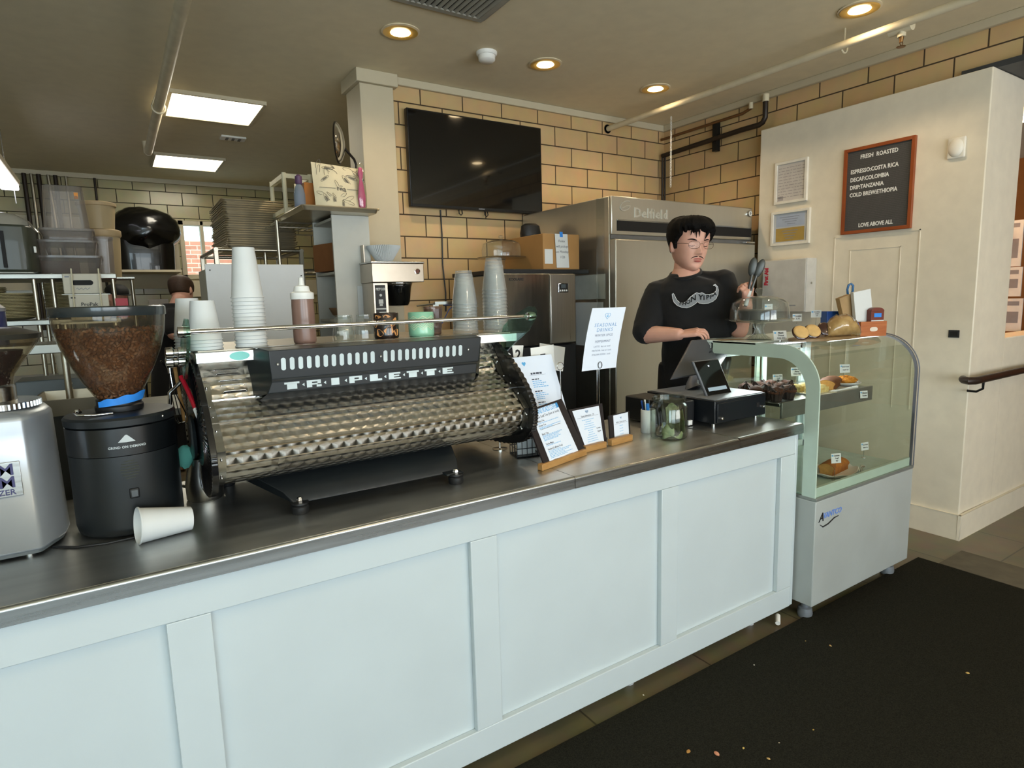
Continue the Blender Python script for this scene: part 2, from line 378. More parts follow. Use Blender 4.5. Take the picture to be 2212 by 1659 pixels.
# the next room: orange wall, dark rail, far side
b = MB(); b.box(9.0, 9.2, YF, YK, 0, CEIL); struct('wall_next_room', b, M_('orange_wall'))
b = MB(); b.box(5.45, 5.6, 1.9, 4.0, 1.98, CEIL); struct('wall_next_room_header', b, M_('orange_wall'))
b = MB(); b.box(5.40, 5.62, 1.9, 4.0, 1.93, 1.98); struct('trim_3', b, M_('black_metal'))
mat('rust_wood', '7d3418', .5, col2='5e2410', vscale=4)
b = MB(); b.box(5.5, 5.56, 1.9, 4.0, 0, 1.93); struct('wall_next_room_lower', b, M_('rust_wood'))
# access panel in the partition
b = MB(); X = 4.1
for (y0, y1, z0, z1, w, d) in ((1.795, 2.318, .75, 1.845, .006, .004), (1.90, 2.21, .75, 1.755, .004, .0035)):
    b.box(X-d, X, y0, y0+w, z0, z1); b.box(X-d, X, y1-w, y1, z0, z1); b.box(X-d, X, y0, y1, z1-w, z1)
struct('trim_4', b, M_('panel_paint'))
# carpet runner
solo('carpet_mat', MB().box(-3.0, 3.64, -1.4, 1.50, 0.0, .009), M_('carpet'), 'large dark brown ribbed carpet mat on the floor before the white counter', 'mat', bevel=.003)
mat('rubber_edge', '5d574a', .8, var=.08)
solo('threshold_strip', MB().box(3.65, 3.93, -1.4, 1.40, 0, .006), M_('rubber_edge'), 'flat grey floor strip between the dark carpet and the stone tiles', 'strip')
# crumbs on the carpet
rng = random.Random(3)
for (px, py, c, s) in ((1548, 1630, 'c98a6a', .011), (1487, 1625, 'b08040', .009), (2090, 1455, 'c9a860', .007), (1793, 1395, 'c9a060', .005), (1629, 1437, 'cfcabc', .004), (1606, 1617, 'd0b060', .005), (1757, 1577, 'c0a050', .004), (1660, 1640, 'c8a468', .006), (1390, 1502, 'cfcabc', .004), (1795, 1396, 'c8b080', .004), (1683, 1605, 'cfc0a0', .003), (1740, 1385, 'c8a860', .003)):
    p = at(px, py, Z=.009)
    solo('crumb', MB().ball((0, 0, s*.35), (s, s*.7, s*.35), 8, 5, fn=lambda q: 1+.3*pnoise(q*3)), mat('crumb_'+c, c, .8),
         ('pinkish round crumb' if s > .01 else 'small pale crumb')+' lying on the dark carpet mat', 'crumb', loc=p, rotz=rng.random()*6, group='crumbs on the carpet')
# ================================================================ ceiling fittings
CANS = [(865, 67), (1178, 137), (1416, 190), (1857, 18)]
PANELS = [(.77, 5.14), (.78, 7.11)]
emitter('lamp_glow', 'ffe2b0', 14); emitter('panel_glow', 'fff4d8', 4); emitter('tube_glow', 'f2f0ff', 3)
mat('can_trim', 'e8dcc0', .4); mat('can_inner', 'e6bd62', .3, metal=.3)
where = ['recessed round ceiling lamp nearest the air vent', 'recessed round ceiling lamp above the television, right of the smoke alarm', 'recessed round ceiling lamp over the fridge near the far corner', 'recessed round ceiling lamp beside the white sprinkler pipe at top right']
for (px, py), lb in zip(CANS, where):
    p = at(px, py, Z=CEIL); t = thing('ceiling_lamp', lb, 'ceiling light', (p.x, p.y, CEIL), group='recessed ceiling lamps')
    obj('trim_ring', MB().lathe([(.075, 0), (.102, -.001), (.104, -.006), (.078, -.009), (.070, 0)], n=40, cap=False), M_('can_trim'), t)
    obj('reflector', MB().lathe([(.094, -.0102), (.092, -.0108), (.058, -.0105), (.056, -.0095)], n=40, cap=False), M_('can_inner'), t)
    obj('bulb', MB().lathe([(.001, -.018), (.035, -.016), (.052, -.0105), (.054, -.0095)], n=32), M_('lamp_glow'), t)
p = at(2210, 256, X=5.2); 
t = thing('ceiling_lamp', 'bright warm lamp on the ceiling of the orange room beyond the opening', 'ceiling light', (p.x, p.y, p.z))
obj('bulb', MB().lathe([(.001, -.02), (.05, -.015), (.07, 0)], n=24), M_('lamp_glow'), t)
obj('stem', MB().cyl((0, 0, 0), (0, 0, CEIL-p.z), .01), M_('can_trim'), t)
for (x, y), lb in zip(PANELS, ['square luminous kitchen ceiling panel, the nearer and larger of the two', 'square luminous kitchen ceiling panel, the farther and smaller of the two']):
    t = thing('panel_light', lb, 'ceiling light', (x, y, CEIL), group='kitchen ceiling panels')
    b = MB()
    for a in ((-.31, .31, -.31, -.29), (-.31, .31, .29, .31), (-.31, -.29, -.29, .29), (.29, .31, -.29, .29)): b.box(a[0], a[1], a[2], a[3], -.025, 0)
    obj('frame', b, M_('white_paint'), t); obj('diffuser', MB().box(-.29, .29, -.29, .29, -.02, -.005), M_('panel_glow'), t)
# hanging tube light at the far left
t = thing('tube_light', 'bluish white hanging strip light with pull cord at the left edge', 'ceiling light', (-.61, 6.1, 2.5))
obj('diffuser', MB().box(-.06, .06, -.7, .55, 0, .05), M_('tube_glow'), t, bevel=.01)
obj('housing', MB().box(-.07, .07, -.72, .57, .045, .09), M_('white_paint'), t, bevel=.005)
obj('pull_cord', MB().tube([(.03, .5, 0), (.032, .5, -.11)], .0035, 6), M_('plain_white'), t)
for y in (-.5, .4): obj('hanger', MB().cyl((0, y, .09), (0, y, .45), .004), M_('steel'), t)
# smoke alarms
def alarm(px, py, lb, r):
    p = at(px, py, Z=CEIL); t = thing('smoke_alarm', lb, 'smoke alarm', (p.x, p.y, CEIL))
    obj('base', MB().lathe([(r, 0), (r, -.012), (r*.9, -.02)], n=32), M_('plain_white'), t)
    obj('cover', MB().lathe([(r*.82, -.02), (r*.8, -.045), (r*.62, -.055), (.002, -.057)], n=32), M_('plain_white'), t)
alarm(1051, 113, 'round white smoke alarm on the ceiling between the recessed lamps', .062)
p = at(503, 297, Z=CEIL); t = thing('ceiling_sensor', 'small flat white plate on the kitchen ceiling between the luminous panels', 'sensor', (p.x, p.y, CEIL))
obj('plate', MB().cbox((0, 0, -.008), (.2, .12, .016)), M_('plain_white'), t, bevel=.004)
b = MB()
for k in range(3): b.cbox((-.05+k*.05, 0, -.018), (.02, .07, .006))
obj('slots', b, M_('dark_grey'), t)
# air vent at the top
p = at(985, 8, Z=CEIL); t = thing('air_vent', 'grey louvred air vent in the ceiling at the top edge', 'vent', (p.x-.05, p.y-.1, CEIL))
b = MB()
for a in ((-.25, .25, -.2, -.165), (-.25, .25, .165, .2), (-.25, -.215, -.165, .165), (.215, .25, -.165, .165)): b.box(*a, -.012, 0)
obj('frame', b, mat('vent_grey', '9a978c', .5), t, bevel=.003)
obj('backing', MB().box(-.22, .22, -.17, .17, -.003, -.001), M_('black_matte'), t)
b = MB()
for k in range(14):
    x = -.205+k*.0315; b.box(-.009, .009, -.165, .165, -.001, .001, Matrix.Translation((x, 0, -.008)) @ Matrix.Rotation(.7, 4, 'Y'))
obj('slats', b, M_('vent_grey'), t)
# pipes
t = thing('ceiling_pipe', 'long cream painted pipe running along the kitchen ceiling with a clamp', 'pipe', (.40, 5, 2.85))
obj('pipe', MB().cyl((0, -3.8, 0), (0, 1.35, 0), .032), M_('pipe_paint'), t)
obj('elbow', MB().tube([(0, 1.35, 0), (0, 1.40, .01), (0, 1.43, .05), (0, 1.43, .1)], .034, 14), M_('pipe_paint'), t)
for y in (-.05, -2.4): obj('clamp', MB().tube([(.04*math.cos(a), y, .04*math.sin(a)) for a in [k*PI/8-.2 for k in range(-8, 9)]]+[(.0, y, .1)], .006, 6), M_('pipe_paint'), t)
t = thing('sprinkler_pipe', 'white sprinkler pipe crossing under the ceiling along the right wall', 'pipe', (3.6, 2.5, 2.85))
obj('pipe', MB().cyl((0, -4.5, 0), (-.06, 1.43, 0), .021), M_('pipe_paint'), t)
for y in (-.47,): obj('hanger', MB().tube([(.0, y, .1), (.0, y, .035)]+[(.03*math.sin(a), y, .03*math.cos(a)) for a in [k*PI/8 for k in range(0, 17)]], .005, 6), M_('pipe_paint'), t)
obj('tee_fitting', MB().cyl((.005, -.82, 0), (.003, -.71, 0), .032), M_('pipe_paint'), t)
b = MB(); b.cyl((.004, -.77, 0), (.004, -.77, -.05), .02); obj('branch', b, M_('pipe_paint'), t)
b = MB(); b.cyl((.004, -.77, -.05), (.004, -.77, -.075), .012, .008); b.lathe([(.002, -.1), (.02, -.1), (.022, -.097), (.002, -.095)], (.004, -.77, 0), 16); b.tube([(-.01, -.77, -.06), (-.013, -.77, -.08), (.004, -.77, -.096), (.021, -.77, -.08), (.018, -.77, -.06)], .002, 6)
obj('sprinkler_head', b, M_('brass'), t)
obj('wall_hole', MB().lathe([(.03, 0), (.034, -.004), (.036, 0)], (-.06, 1.435, 0), 20, axis='y'), M_('black_matte'), t)
mat('dark_pipe', '2e2620', .45, metal=.4)
t = thing('conduit_pipe', 'dark pipe running below the trim on the right tiled wall, rising at its end', 'pipe', (4.14, 2.9, 2.72))
obj('pipe', MB().tube([(0, 1.0, -.03), (0, .2, 0), (0, .05, .0), (0, .02, .01), (0, .0, .04), (0, 0, .16)], .019, 12), M_('dark_pipe'), t)
obj('cap', MB().cyl((0, 0, .15), (0, 0, .2), .024), M_('pipe_paint'), t)
obj('bracket', MB().box(.01, .055, .44, .48, -.10, .13), M_('black_metal'), t)
t = thing('conduit_pipe', 'thin brown upper pipe beside the ceiling trim above the dark conduit', 'pipe', (4.15, 3.0, 2.84))
obj('pipe', MB().tube([(0, .92, -.01), (0, .1, 0), (0, .03, .02)], .011, 10), mat('brown_pipe', '6a4a2c', .4, metal=.4), t)
obj('cap', MB().cyl((0, .03, .015), (0, .03, .06), .016), M_('pipe_paint'), t)
t = thing('conduit_pipe', 'pair of thin brown pipes running down the corner of the tiled walls', 'pipe', (4.17, 3.9, 1.9))
for k in (0, .03): obj('pipe', MB().cyl((-k, 0, 0), (-k, 0, .78), .009), M_('dark_pipe'), t)
b = MB(); p = at(1450, 245, X=3.72)
for k in range(28):
    z = -k*.0185; r = Matrix.Rotation(PI/2*(k % 2), 4, 'Z')
    b.tube([r @ Vector((.006*math.cos(a), 0, z+.012*math.sin(a))) for a in [j*PI/5 for j in range(10)]], .0016, 5, loop=True)
solo('hanging_chain', b, M_('plain_white'), 'thin white chain hanging from the ceiling pipe near the corner', 'chain', loc=(p.x, p.y, 2.83))
# hand rail on the half wall
t = thing('hand_rail', 'dark brown round hand rail on the white half wall at right', 'hand rail', (3.93, 1.41, .98))
obj('rail', MB().tube([(.06, .07, -.0), (.02, .05, 0), (0, .02, 0), (.03, -.0, 0), (.08, 0, 0), (1.6, 0, 0)], .021, 14), mat('rail_brown', '2a1d18', .35), t)
for x in (.14, 1.2): obj('bracket', MB().tube([(x, 0, -.01), (x, .0, -.055), (x, .03, -.075), (x, .075, -.075)], .007, 8), M_('black_metal'), t)
# ================================================================ serving counter
CT = .917
uvst = lambda c, n: (c.x, c.z)
t = thing('service_counter', 'long white panelled counter under the steel worktop', 'counter', (.5, 1.9, 0))
b = MB(); b.box(-1.7, 1.21, 1.556, 2.28, .075, .86); b.box(1.21, 2.479, 1.556, 2.14, .075, .86); obj('carcass', b, M_('cabinet_white'), t, world=True)
obj('end_panel', MB().box(2.48, 2.50, 1.5365, 2.14, .066, .874), M_('cabinet_white'), t, world=True, bevel=.002)
b = MB(); b.box(-1.7, 2.479, 1.535, 1.556, .783, .874); obj('top_rail', b, M_('cabinet_white'), t, world=True, bevel=.0025)
b = MB(); b.box(-1.7, 2.479, 1.535, 1.556, .064, .16); obj('bottom_rail', b, M_('cabinet_white'), t, world=True, bevel=.0025)
for x0, x1 in ((-.765, -.67), (.033, .126), (.829, .922), (1.640, 1.729), (2.377, 2.479)):
    obj('stile', MB().box(x0, x1, 1.5352, 1.556, .1605, .7825), M_('cabinet_white'), t, world=True, bevel=.002)
for x in (-1.2, -.2, .7, 1.55, 2.3):
    obj('leg', MB().lathe([(.022, 0), (.022, .012), (.016, .014), (.016, .075)], (x, 1.62, 0), 16), mat('foot_grey', 'b9bcc0', .4), t, world=True)
def worktop(x0, x1, lb, dz=0, yb=2.29):
    t = thing('steel_worktop', lb, 'worktop', ((x0+x1)/2, 1.9, .88))
    b = MB(); z = CT+dz
    b.prism([(1.524, .877), (1.524, z-.0015), (1.5255, z), (yb, z), (yb, .877), (yb-.005, .877), (yb-.005, z-.03), (1.53, z-.03), (1.53, .877)], x0, x1, 'yz')
    obj('top', b, M_('worktop_steel'), t, world=True, sharp=12)
    b = MB(); b.loft([[(x, y, q) for x in (x0, x1)] for y, q in [(1.5239, .8775), (1.514, .8775), (1.5155, z-.010)]+[(1.5235-.008*math.cos(a), z-.008+.008*math.sin(a)) for a in [PI/2*k/6 for k in range(7)]]+[(1.5239, z-.002)]], cap=False, closed=False); obj('front_lip', b, mat('lip_steel', 'a9adad', .28, 1, var=.03, vscale=2, stretch=(1, 30, 30), rvar=.06), t, world=True, sharp=50)
    return t
worktop(-1.75, 1.2135, 'long left section of the brushed steel worktop, under the espresso machine')
worktop(1.2155, 2.0595, 'middle section of the steel worktop, under the menu boards and tip jar', yb=2.15)
worktop(2.0615, 2.503, 'short right end section of the steel worktop, under the cash drawer', .003, yb=2.15)
# blue object and white stopper under the counter
mat('blue_foot', '3b67b8', .5)
p = at(1680, 1340, Z=.02)
solo('white_tube', MB().cyl((-.025, 0, 0), (.025, 0, .012), .011), M_('plain_white'), 'small white plastic tube lying under the right end of the counter', 'tube', loc=(p.x, p.y, .019), rotz=.6)

# ================================================================ refrigerated display case
mat('case_white', 'aab0ae', .35, var=.015, vscale=5, coat=.15, col2='a3a8a5')
mat('case_edge', 'bccfc2', .35, var=.02); mat('case_deck', 'bcd3cf', .25, coat=.3); mat('case_frame', 'dfeeec', .35)
mat('gasket', '7d7f88', .35, metal=.5)
thin_glass('case_glass', 'f3f7f2', .02, refl=1.2)
X0, X1, YA, YB = 2.512, 3.395, 1.45, 2.12
t = thing('display_case', 'white refrigerated pastry case with curved glass front', 'display case', ((X0+X1)/2, (YA+YB)/2, 0))
def P(n, b, m, **k): return obj(n, b, m, t, world=True, **k)
bs = P('base_cabinet', MB().box(X0, X1, YA, YB, .082, .575), M_('case_white'), bevel=.004)
P('base_trim', MB().box(X0-.001, X1+.001, YA-.002, YB, .576, .59), mat('trim_grey', '8f948f', .4, metal=.5), bevel=.002)
for x in (X0+.05, X1-.08):
    for y in (YA+.06, YB-.06): P('caster', MB().lathe([(.018, .082), (.018, .05), (.03, .045), (.034, .02), (.03, 0)], (x, y, .0), 16), mat('caster_grey', '8a9096', .35, metal=.4))
def arc(off=0.0, n=14):
    y0, zt, r = YA+.006+off, 1.262-off, .185-off*.75
    o = [(y0, .59)] + [(y0+r-r*math.cos(a), zt-r+r*math.sin(a)) for a in [k*PI/2/n for k in range(n+1)]]
    return o+[(YB-.1, zt)]
# end frames: band that follows the curve
def endframe(x0, x1, name, band, m):
    o = arc(0); i = arc(band); b = MB(); n = len(o)
    for (d) in (x0, x1): pass
    O0 = [b._v((x0, y, z)) for y, z in o]; I0 = [b._v((x0, y, z)) for y, z in i]; O1 = [b._v((x1, y, z)) for y, z in o]; I1 = [b._v((x1, y, z)) for y, z in i]
    for k in range(n-1):
        b._f([O0[k], O0[k+1], I0[k+1], I0[k]]); b._f([O1[k+1], O1[k], I1[k], I1[k+1]]); b._f([O0[k+1], O0[k], O1[k], O1[k+1]]); b._f([I0[k], I0[k+1], I1[k+1], I1[k]])
    b._f([O0[0], I0[0], I1[0], O1[0]]); b._f([I0[-1], O0[-1], O1[-1], I1[-1]])
    P(name, b, m)
endframe(X0, X0+.008, 'end_band', .062, M_('case_edge')); endframe(X1-.012, X1-.004, 'end_band', .012, M_('gasket'))
b = MB(); b.prism([(y, z) for y, z in arc(.062)]+[(YB-.1, .59)], X0+.003, X0+.005, 'yz'); P('side_glass', b, M_('case_glass'))
b = MB(); b.prism([(y, z) for y, z in arc(.01)]+[(YB-.1, .59)], X1-.007, X1-.006, 'yz'); P('side_glass', b, M_('case_glass'))
pr = arc(0)[:-1]+[(YA+.33, 1.262)]; b = MB(); b.loft([[(X0+.009, y, z) for y, z in pr], [(X1-.013, y, z) for y, z in pr]], cap=False, closed=False); P('curved_glass', b, M_('case_glass'), sharp=60)
P('top_board', MB().box(X0, X1-.004, YA+.325, YB, 1.252, 1.2635), M_('case_frame'), bevel=.002)
P('seal_strip', MB().tube([(X1-.004, y-.003, z) for y, z in arc(-.004)], .0032, 8), M_('gasket'))
b = MB(); b.box(X0+.01, X1-.015, YA+.03, YB-.1, .575, .598); P('deck', b, M_('case_deck'), bevel=.004)
b = MB(); b.box(X0+.012, X1-.016, YA+.012, YA+.03, .575, .632); P('deck_lip', b, M_('case_edge'), bevel=.002)
# back: door frame with two sliding glass doors
yb = YB-.09
b = MB(); b.box(X0, X0+.05, yb, yb+.05, .59, 1.252); b.box(X1-.05, X1, yb, yb+.05, .59, 1.252); b.box(X0, X1, yb, yb+.05, 1.205, 1.252); b.box(X0, X1, yb, yb+.05, .575, .63); P('rear_frame', b, M_('case_frame'), bevel=.003)
for (a, c, dy) in ((X0+.04, (X0+X1)/2+.03, .012), ((X0+X1)/2-.03, X1-.04, .03)):
    b = MB()
    for q in ((a, a+.028, .63, 1.205), (c-.028, c, .63, 1.205), (a, c, .63, .66), (a, c, 1.17, 1.205)): b.box(q[0], q[1], yb+dy-.006, yb+dy+.006, q[2], q[3])
    d = P('sliding_door', b, M_('case_frame'), bevel=.002); obj('door_pane', MB().box(a+.02, c-.02, yb+dy-.001, yb+dy+.001, .65, 1.18), M_('case_glass'), d, world=True)
# middle shelf with price rail, bracket legs
P('shelf', MB().box(X0+.03, X1-.05, 1.66, yb-.01, .968, .984), mat('shelf_steel', 'a7aaa4', .3, 1), bevel=.002)
P('shelf_rail', MB().box(X0+.03, X1-.05, 1.648, 1.659, .915, .99), mat('rail_grey', '8d8f88', .35, metal=.6), bevel=.002)
P('light_strip', MB().box(X0+.06, X1-.08, 1.985, 2.0, 1.213, 1.225), mat('led_housing', 'd8dde0', .3))
b = MB()
for k in range(40): b.cbox((X0+.08+k*.0185, 1.9845, 1.215), (.011, .004, .006))
P('led_dots', b, emitter('led_glow', 'eef2ff', 22))
# maker's lettering
def plane_m(o, ux, uy): ux = Vector(ux).normalized(); uy = Vector(uy).normalized(); n = ux.cross(uy); return Matrix(((ux.x, uy.x, n.x, o[0]), (ux.y, uy.y, n.y, o[1]), (ux.z, uy.z, n.z, o[2]), (0, 0, 0, 1)))
c = at(1792, 1112, Y=YA-.001); Mf = lambda x, z: plane_m((x, YA-.0012, z), (1, 0, 0), (0, 0, 1))
b = MB(); b.text('A', .056, Mf(c.x-.067, c.z), bold=.001, shear=.3); b.tube([(c.x-.075, YA-.001, c.z-.03), (c.x-.05, YA-.001, c.z-.045), (c.x-.01, YA-.001, c.z-.04), (c.x+.04, YA-.001, c.z-.022), (c.x+.075, YA-.001, c.z-.02)], [.001, .003, .0035, .003, .0015], 6)
obj('lettering', b, M_('ink_black'), bs, world=True)
b = MB(); b.text('VANTCO', .036, Mf(c.x+.022, c.z+.004), bold=.0006, shear=.25); obj('lettering', b, mat('logo_blue', '5f86d6', .5), bs, world=True)

# ---------------------------------------------------------------- pastries inside and on the case
def card(name, label, px, py, w, h, lines, X=None, Y=None, Z=None, base=None, az=-.6, tilt=.12, group='handwritten price cards'):
    """px,py = middle of the card in the photo; base = height of the surface its clip stands on"""
    p = at(px, py, X=X, Y=Y, Z=Z); t = thing(name, label, 'price card', (p.x, p.y, base), az, group)
    hz = p.z-base; Mt = Matrix.Translation((0, 0, hz)) @ Matrix.Rotation(-tilt, 4, 'X')
    b = MB(); b.cbox((0, 0, 0), (w, .0012, h), Mt); obj('sheet', b, M_('paper_white'), t)
    b = MB(); n = len(lines); s = h/(n+.8)
    for k, ln in enumerate(lines):
        b.text(ln, min(s*.85, w*1.45/max(4, len(ln))), Mt @ plane_m((w*.06, -.0012, h*.5-s*(k+.85)), (1, 0, 0), (0, 0, 1)), bold=.0002, shear=.15)
    obj('handwriting', b, M_('ink_black'), t)
    b = MB(); b.text('\u2665', h*.2, Mt @ plane_m((-w*.38, -.0012, h*.3), (1, 0, 0), (0, 0, 1)))
    b2 = MB(); b2.ball((0, 0, 0), (.0045, .0012, .004), 8, 6, M=Mt @ Matrix.Translation((-w*.36, -.0012, h*.3)) ) if False else b2.cbox((-w*.36, -.001, h*.28), (.008, .001, .007), Mt)
    obj('heart_mark', b2, M_('ink_blue'), t); b.bm.free()
    b = MB(); b.tube([(0, .004, 0), (0, .004, max(hz-h*.3, .004))], .0012, 6); b.lathe([(.011, 0), (.011, .002), (.002, .004)], (0, .004, 0), 12); obj('clip', b, M_('chrome'), t)
    return t
card('price_card', 'handwritten card reading Maple Donut Holes on top of the display case', 1685, 725, .062, .048, ['Maple', 'Donut', 'Holes  $1.5'], Z=1.289, base=1.2635, tilt=.3)
card('price_card', 'handwritten card in the case behind the muffins, beside the end band', 1680, 817, .05, .04, ['Coco Nut', 'Loaf', 'Bun'], Y=1.85, base=.984, az=-.5)
card('price_card', 'handwritten card in the case standing in the pale cream bars', 1720, 803, .055, .045, ['White choc', 'Flakey', 'Chew Bar'], Y=1.83, base=.984, az=-.5)
card('price_card', 'handwritten card above the brown loaf on the case shelf', 1825, 796, .055, .045, ['Spiced Crumb', 'Loaf  4.5'], Y=1.75, base=.984, az=-.5)
card('price_card', 'handwritten card clipped at the right end of the case shelf rail', 1866, 852, .048, .038, ['Cheese', 'Scone'], Y=1.635, base=.93, az=-.3)
card('price_card', 'handwritten card in front of the pound cake on the bottom deck', 1806, 990, .052, .046, ['Lemon', 'Loaf', '4.5'], Y=1.53, base=.598, az=-.4)
card('price_card', 'handwritten card behind the pound cake at the right of the bottom deck', 1868, 964, .055, .042, ['Banana Bread', 'Gluten Free'], Y=1.66, base=.598, az=-.2)
card('price_card', 'handwritten card behind the glass dome on top of the display case', 1722, 686, .05, .04, ['Cookie', '3.75'], Y=1.95, base=1.2635, az=-.6, tilt=0)
card('price_card', 'handwritten card on a tall clip between the dome and the paper crate', 1763, 678, .05, .038, ['Cookies', 'Loaf', '2.5'], Y=1.85, base=1.2635, az=-.9, tilt=0)
for (px, py, Y, w, h, m) in ((1696, 713, 1.62, .03, .012, 'paper_white'),):
    pass
# muffins: a row of dark chocolate muffins in paper
mat('muffin', '3d2113', .8, var=.1, vscale=60, bump=.8, bscale=180, col2='5a3018'); mat('muffin_paper', '2b1a14', .7, bump=.4, bscale=120)
def muffin_proto(loc, rz):
    t = thing('muffin', 'dark chocolate muffin in a brown tulip paper on the case shelf', 'muffin', loc, rz, 'dark chocolate muffins on the case shelf')
    b = MB(); rings = []
    for r, z in ((.024, 0), (.027, .012), (.033, .035), (.037, .05)):
        rings.append([(r*(1+.05*math.cos(12*a))*math.cos(a), r*(1+.05*math.cos(12*a))*math.sin(a), z+(.024*max(0, math.cos(2*a+.5))**2 if z > .04 else 0)) for a in [2*PI*k/48 for k in range(48)]])
    b.loft(rings, cap=True); obj('paper_case', b, M_('muffin_paper'), t)
    obj('muffin_top', MB().ball((0, 0, .045), (.037, .037, .024), 24, 14, fn=lambda q: 1+.16*pnoise(q*2.3)+.06*pnoise(q*7)), M_('muffin'), t)
    return t
m0 = muffin_proto((2.60, 1.72, .984), 0); rng = random.Random(4)
for k, (x, y) in enumerate([(2.69, 1.715), (2.645, 1.80), (2.74, 1.79), (2.60, 1.885), (2.69, 1.88), (2.56, 1.80), (2.78, 1.87), (2.83, 1.82)]): copytree(m0, (x, y, .984), rng.random()*6)
# crumbly bars
mat('cream_bar', 'd9c98f', .8, col2='b79b57', vscale=50, bump=.7, bscale=150); mat('tray_paper', 'd9d2bb', .7)
t = thing('bar_tray', 'parchment lined tray of pale cream bars on the case shelf', 'tray', (2.93, 1.76, .984), -.05)
obj('tray', MB().box(-.075, .075, -.10, .10, 0, .006), M_('plain_white'), t, bevel=.002)
obj('parchment', MB().box(-.08, .08, -.105, .09, .0062, .008), M_('tray_paper'), t)
for k, (x, y) in enumerate([(2.89, 1.71), (2.965, 1.715), (2.89, 1.80), (2.96, 1.80)]):
    solo('cream_bar', MB().cbox((0, 0, .012), (.055, .06, .024)).ball((0, 0, .024), (.027, .03, .012), 16, 8, fn=lambda q: 1+.3*pnoise(q*4+Vector((k, 0, 0)))), M_('cream_bar'), 'pale cream topped bar on the parchment tray', 'pastry', loc=(x, y, .9925), rotz=.1*k, group='cream bars on the tray', bevel=.004)
mat('loaf_brown', '7a4a1e', .75, col2='4f2a10', vscale=30, bump=.6, bscale=100); mat('loaf_cut', 'b98a48', .85, var=.08, vscale=60, bump=.4, bscale=200); mat('cheese_orange', 'c98a2a', .7, col2='a8671a', vscale=50, bump=.8, bscale=140)
def loaf(name, lb, loc, rz, L, W, H, m1, m2):
    t = thing(name, lb, 'cake', loc, rz); b = MB(); rings = []
    for k in range(9):
        x = -L/2+L*k/8; q = 1-.12*abs(k-4)/4
        rings.append([(x, W/2*c*(1+.04*pnoise(Vector((x*30, c*2, s))))*(.86 if s < .4 else 1), max(0, H*q*s*(1+.05*pnoise(Vector((x*40, c*3, 1)))))) for c, s in ((-1, 0), (-1, .35), (-1.05, .65), (-.85, .85), (-.45, 1), (0, 1.05), (.45, 1), (.85, .85), (1.05, .65), (1, .35), (1, 0))])
    b.loft(rings); obj('crust', b, m1, t)
    b = MB(); r = rings[0]; b.poly([(p[0]-.0008, p[1]*.93, .002+p[2]*.94) for p in r]); obj('cut_face', b, m2, t); return t
loaf('spice_loaf', 'dark brown loaf with a cut golden end on the case shelf', (3.12, 1.755, .9925), .35, .2, .085, .055, M_('loaf_brown'), M_('loaf_cut'))
solo('white_tray', MB().prism([(-.1, -.09), (.1, -.09), (.1, .09), (-.1, .09)], 0, .004).box(-.13, .13, -.1, -.09, 0, .012), M_('plain_white'), 'white shallow tray under the brown loaf on the case shelf', 'tray', loc=(3.12, 1.775, .9845))
b = MB()
for k in range(60):
    a = rng.random()*6.28; r = rng.random()**.5*.055; b.cbox((0, 0, 0), (.016, .006, .004), Matrix.Translation((r*math.cos(a), r*math.sin(a), .014+.022*(1-(r/.055)**2)+rng.random()*.004)) @ Matrix.Rotation(rng.random()*6, 4, 'Z') @ Matrix.Rotation(rng.random()-.5, 4, 'X'))
b.ball((0, 0, .016), (.055, .055, .02), 20, 8, fn=lambda q: 1+.1*pnoise(q*5))
solo('cheese_scone', b, M_('cheese_orange'), 'orange crumbly cheese scone on the white dish at the right of the case shelf', 'pastry', loc=(3.285, 1.76, 1.0))
solo('white_dish', MB().lathe([(.002, 0), (.045, 0), (.06, .008), (.074, .02), (.072, .022), (.056, .01), (.002, .004)], n=32), M_('plain_white'), 'small white dish under the orange scone in the case', 'dish', loc=(3.285, 1.76, .9845))
# bottom deck
mat('pound_cake', 'b3712c', .7, col2='8a4c18', vscale=25, bump=.4, bscale=90)
t = thing('oval_plate', 'white wavy oval plate on the bottom deck of the case', 'plate', (2.93, 1.60, .598), .15); b = MB(); rings = []
for r, z in ((.35, .003), (.55, .0), (.8, .004), (.95, .014), (1.0, .02), (.97, .0215), (.78, .009), (.5, .006), (.05, .006)):
    rings.append([(.145*r*math.cos(a)*(1+(.03*math.cos(8*a) if r > .75 else 0)), .095*r*math.sin(a)*(1+(.03*math.cos(8*a) if r > .75 else 0)), z+(.004*math.cos(8*a) if r > .9 else 0)) for a in [2*PI*k/64 for k in range(64)]])
b.loft(rings); obj('dish', b, M_('plain_white'), t)
loaf('pound_cake', 'golden brown pound cake on the wavy white plate', (2.935, 1.61, .605), .12, .175, .075, .06, M_('pound_cake'), M_('loaf_cut'))
loaf('pound_cake', 'dark loaf partly hidden behind the end band on the bottom deck', (2.70, 1.80, .599), 1.2, .14, .075, .10, mat('dark_loaf', '4a2f2e', .6), M_('loaf_brown'))
b = MB(); b.tube([(-.07, 0, .004), (.02, .006, .006), (.05, .004, .008)], .004, 8); b.tube([(-.07, .012, .012), (.02, .012, .012), (.05, .006, .012)], .004, 8); b.ball((.062, .005, .010), (.02, .012, .006), 12, 6)
solo('serving_tongs', b, M_('chrome'), 'shiny serving tongs lying at the right of the wavy plate in the case', 'tongs', loc=(3.06, 1.535, .598), rotz=.4)
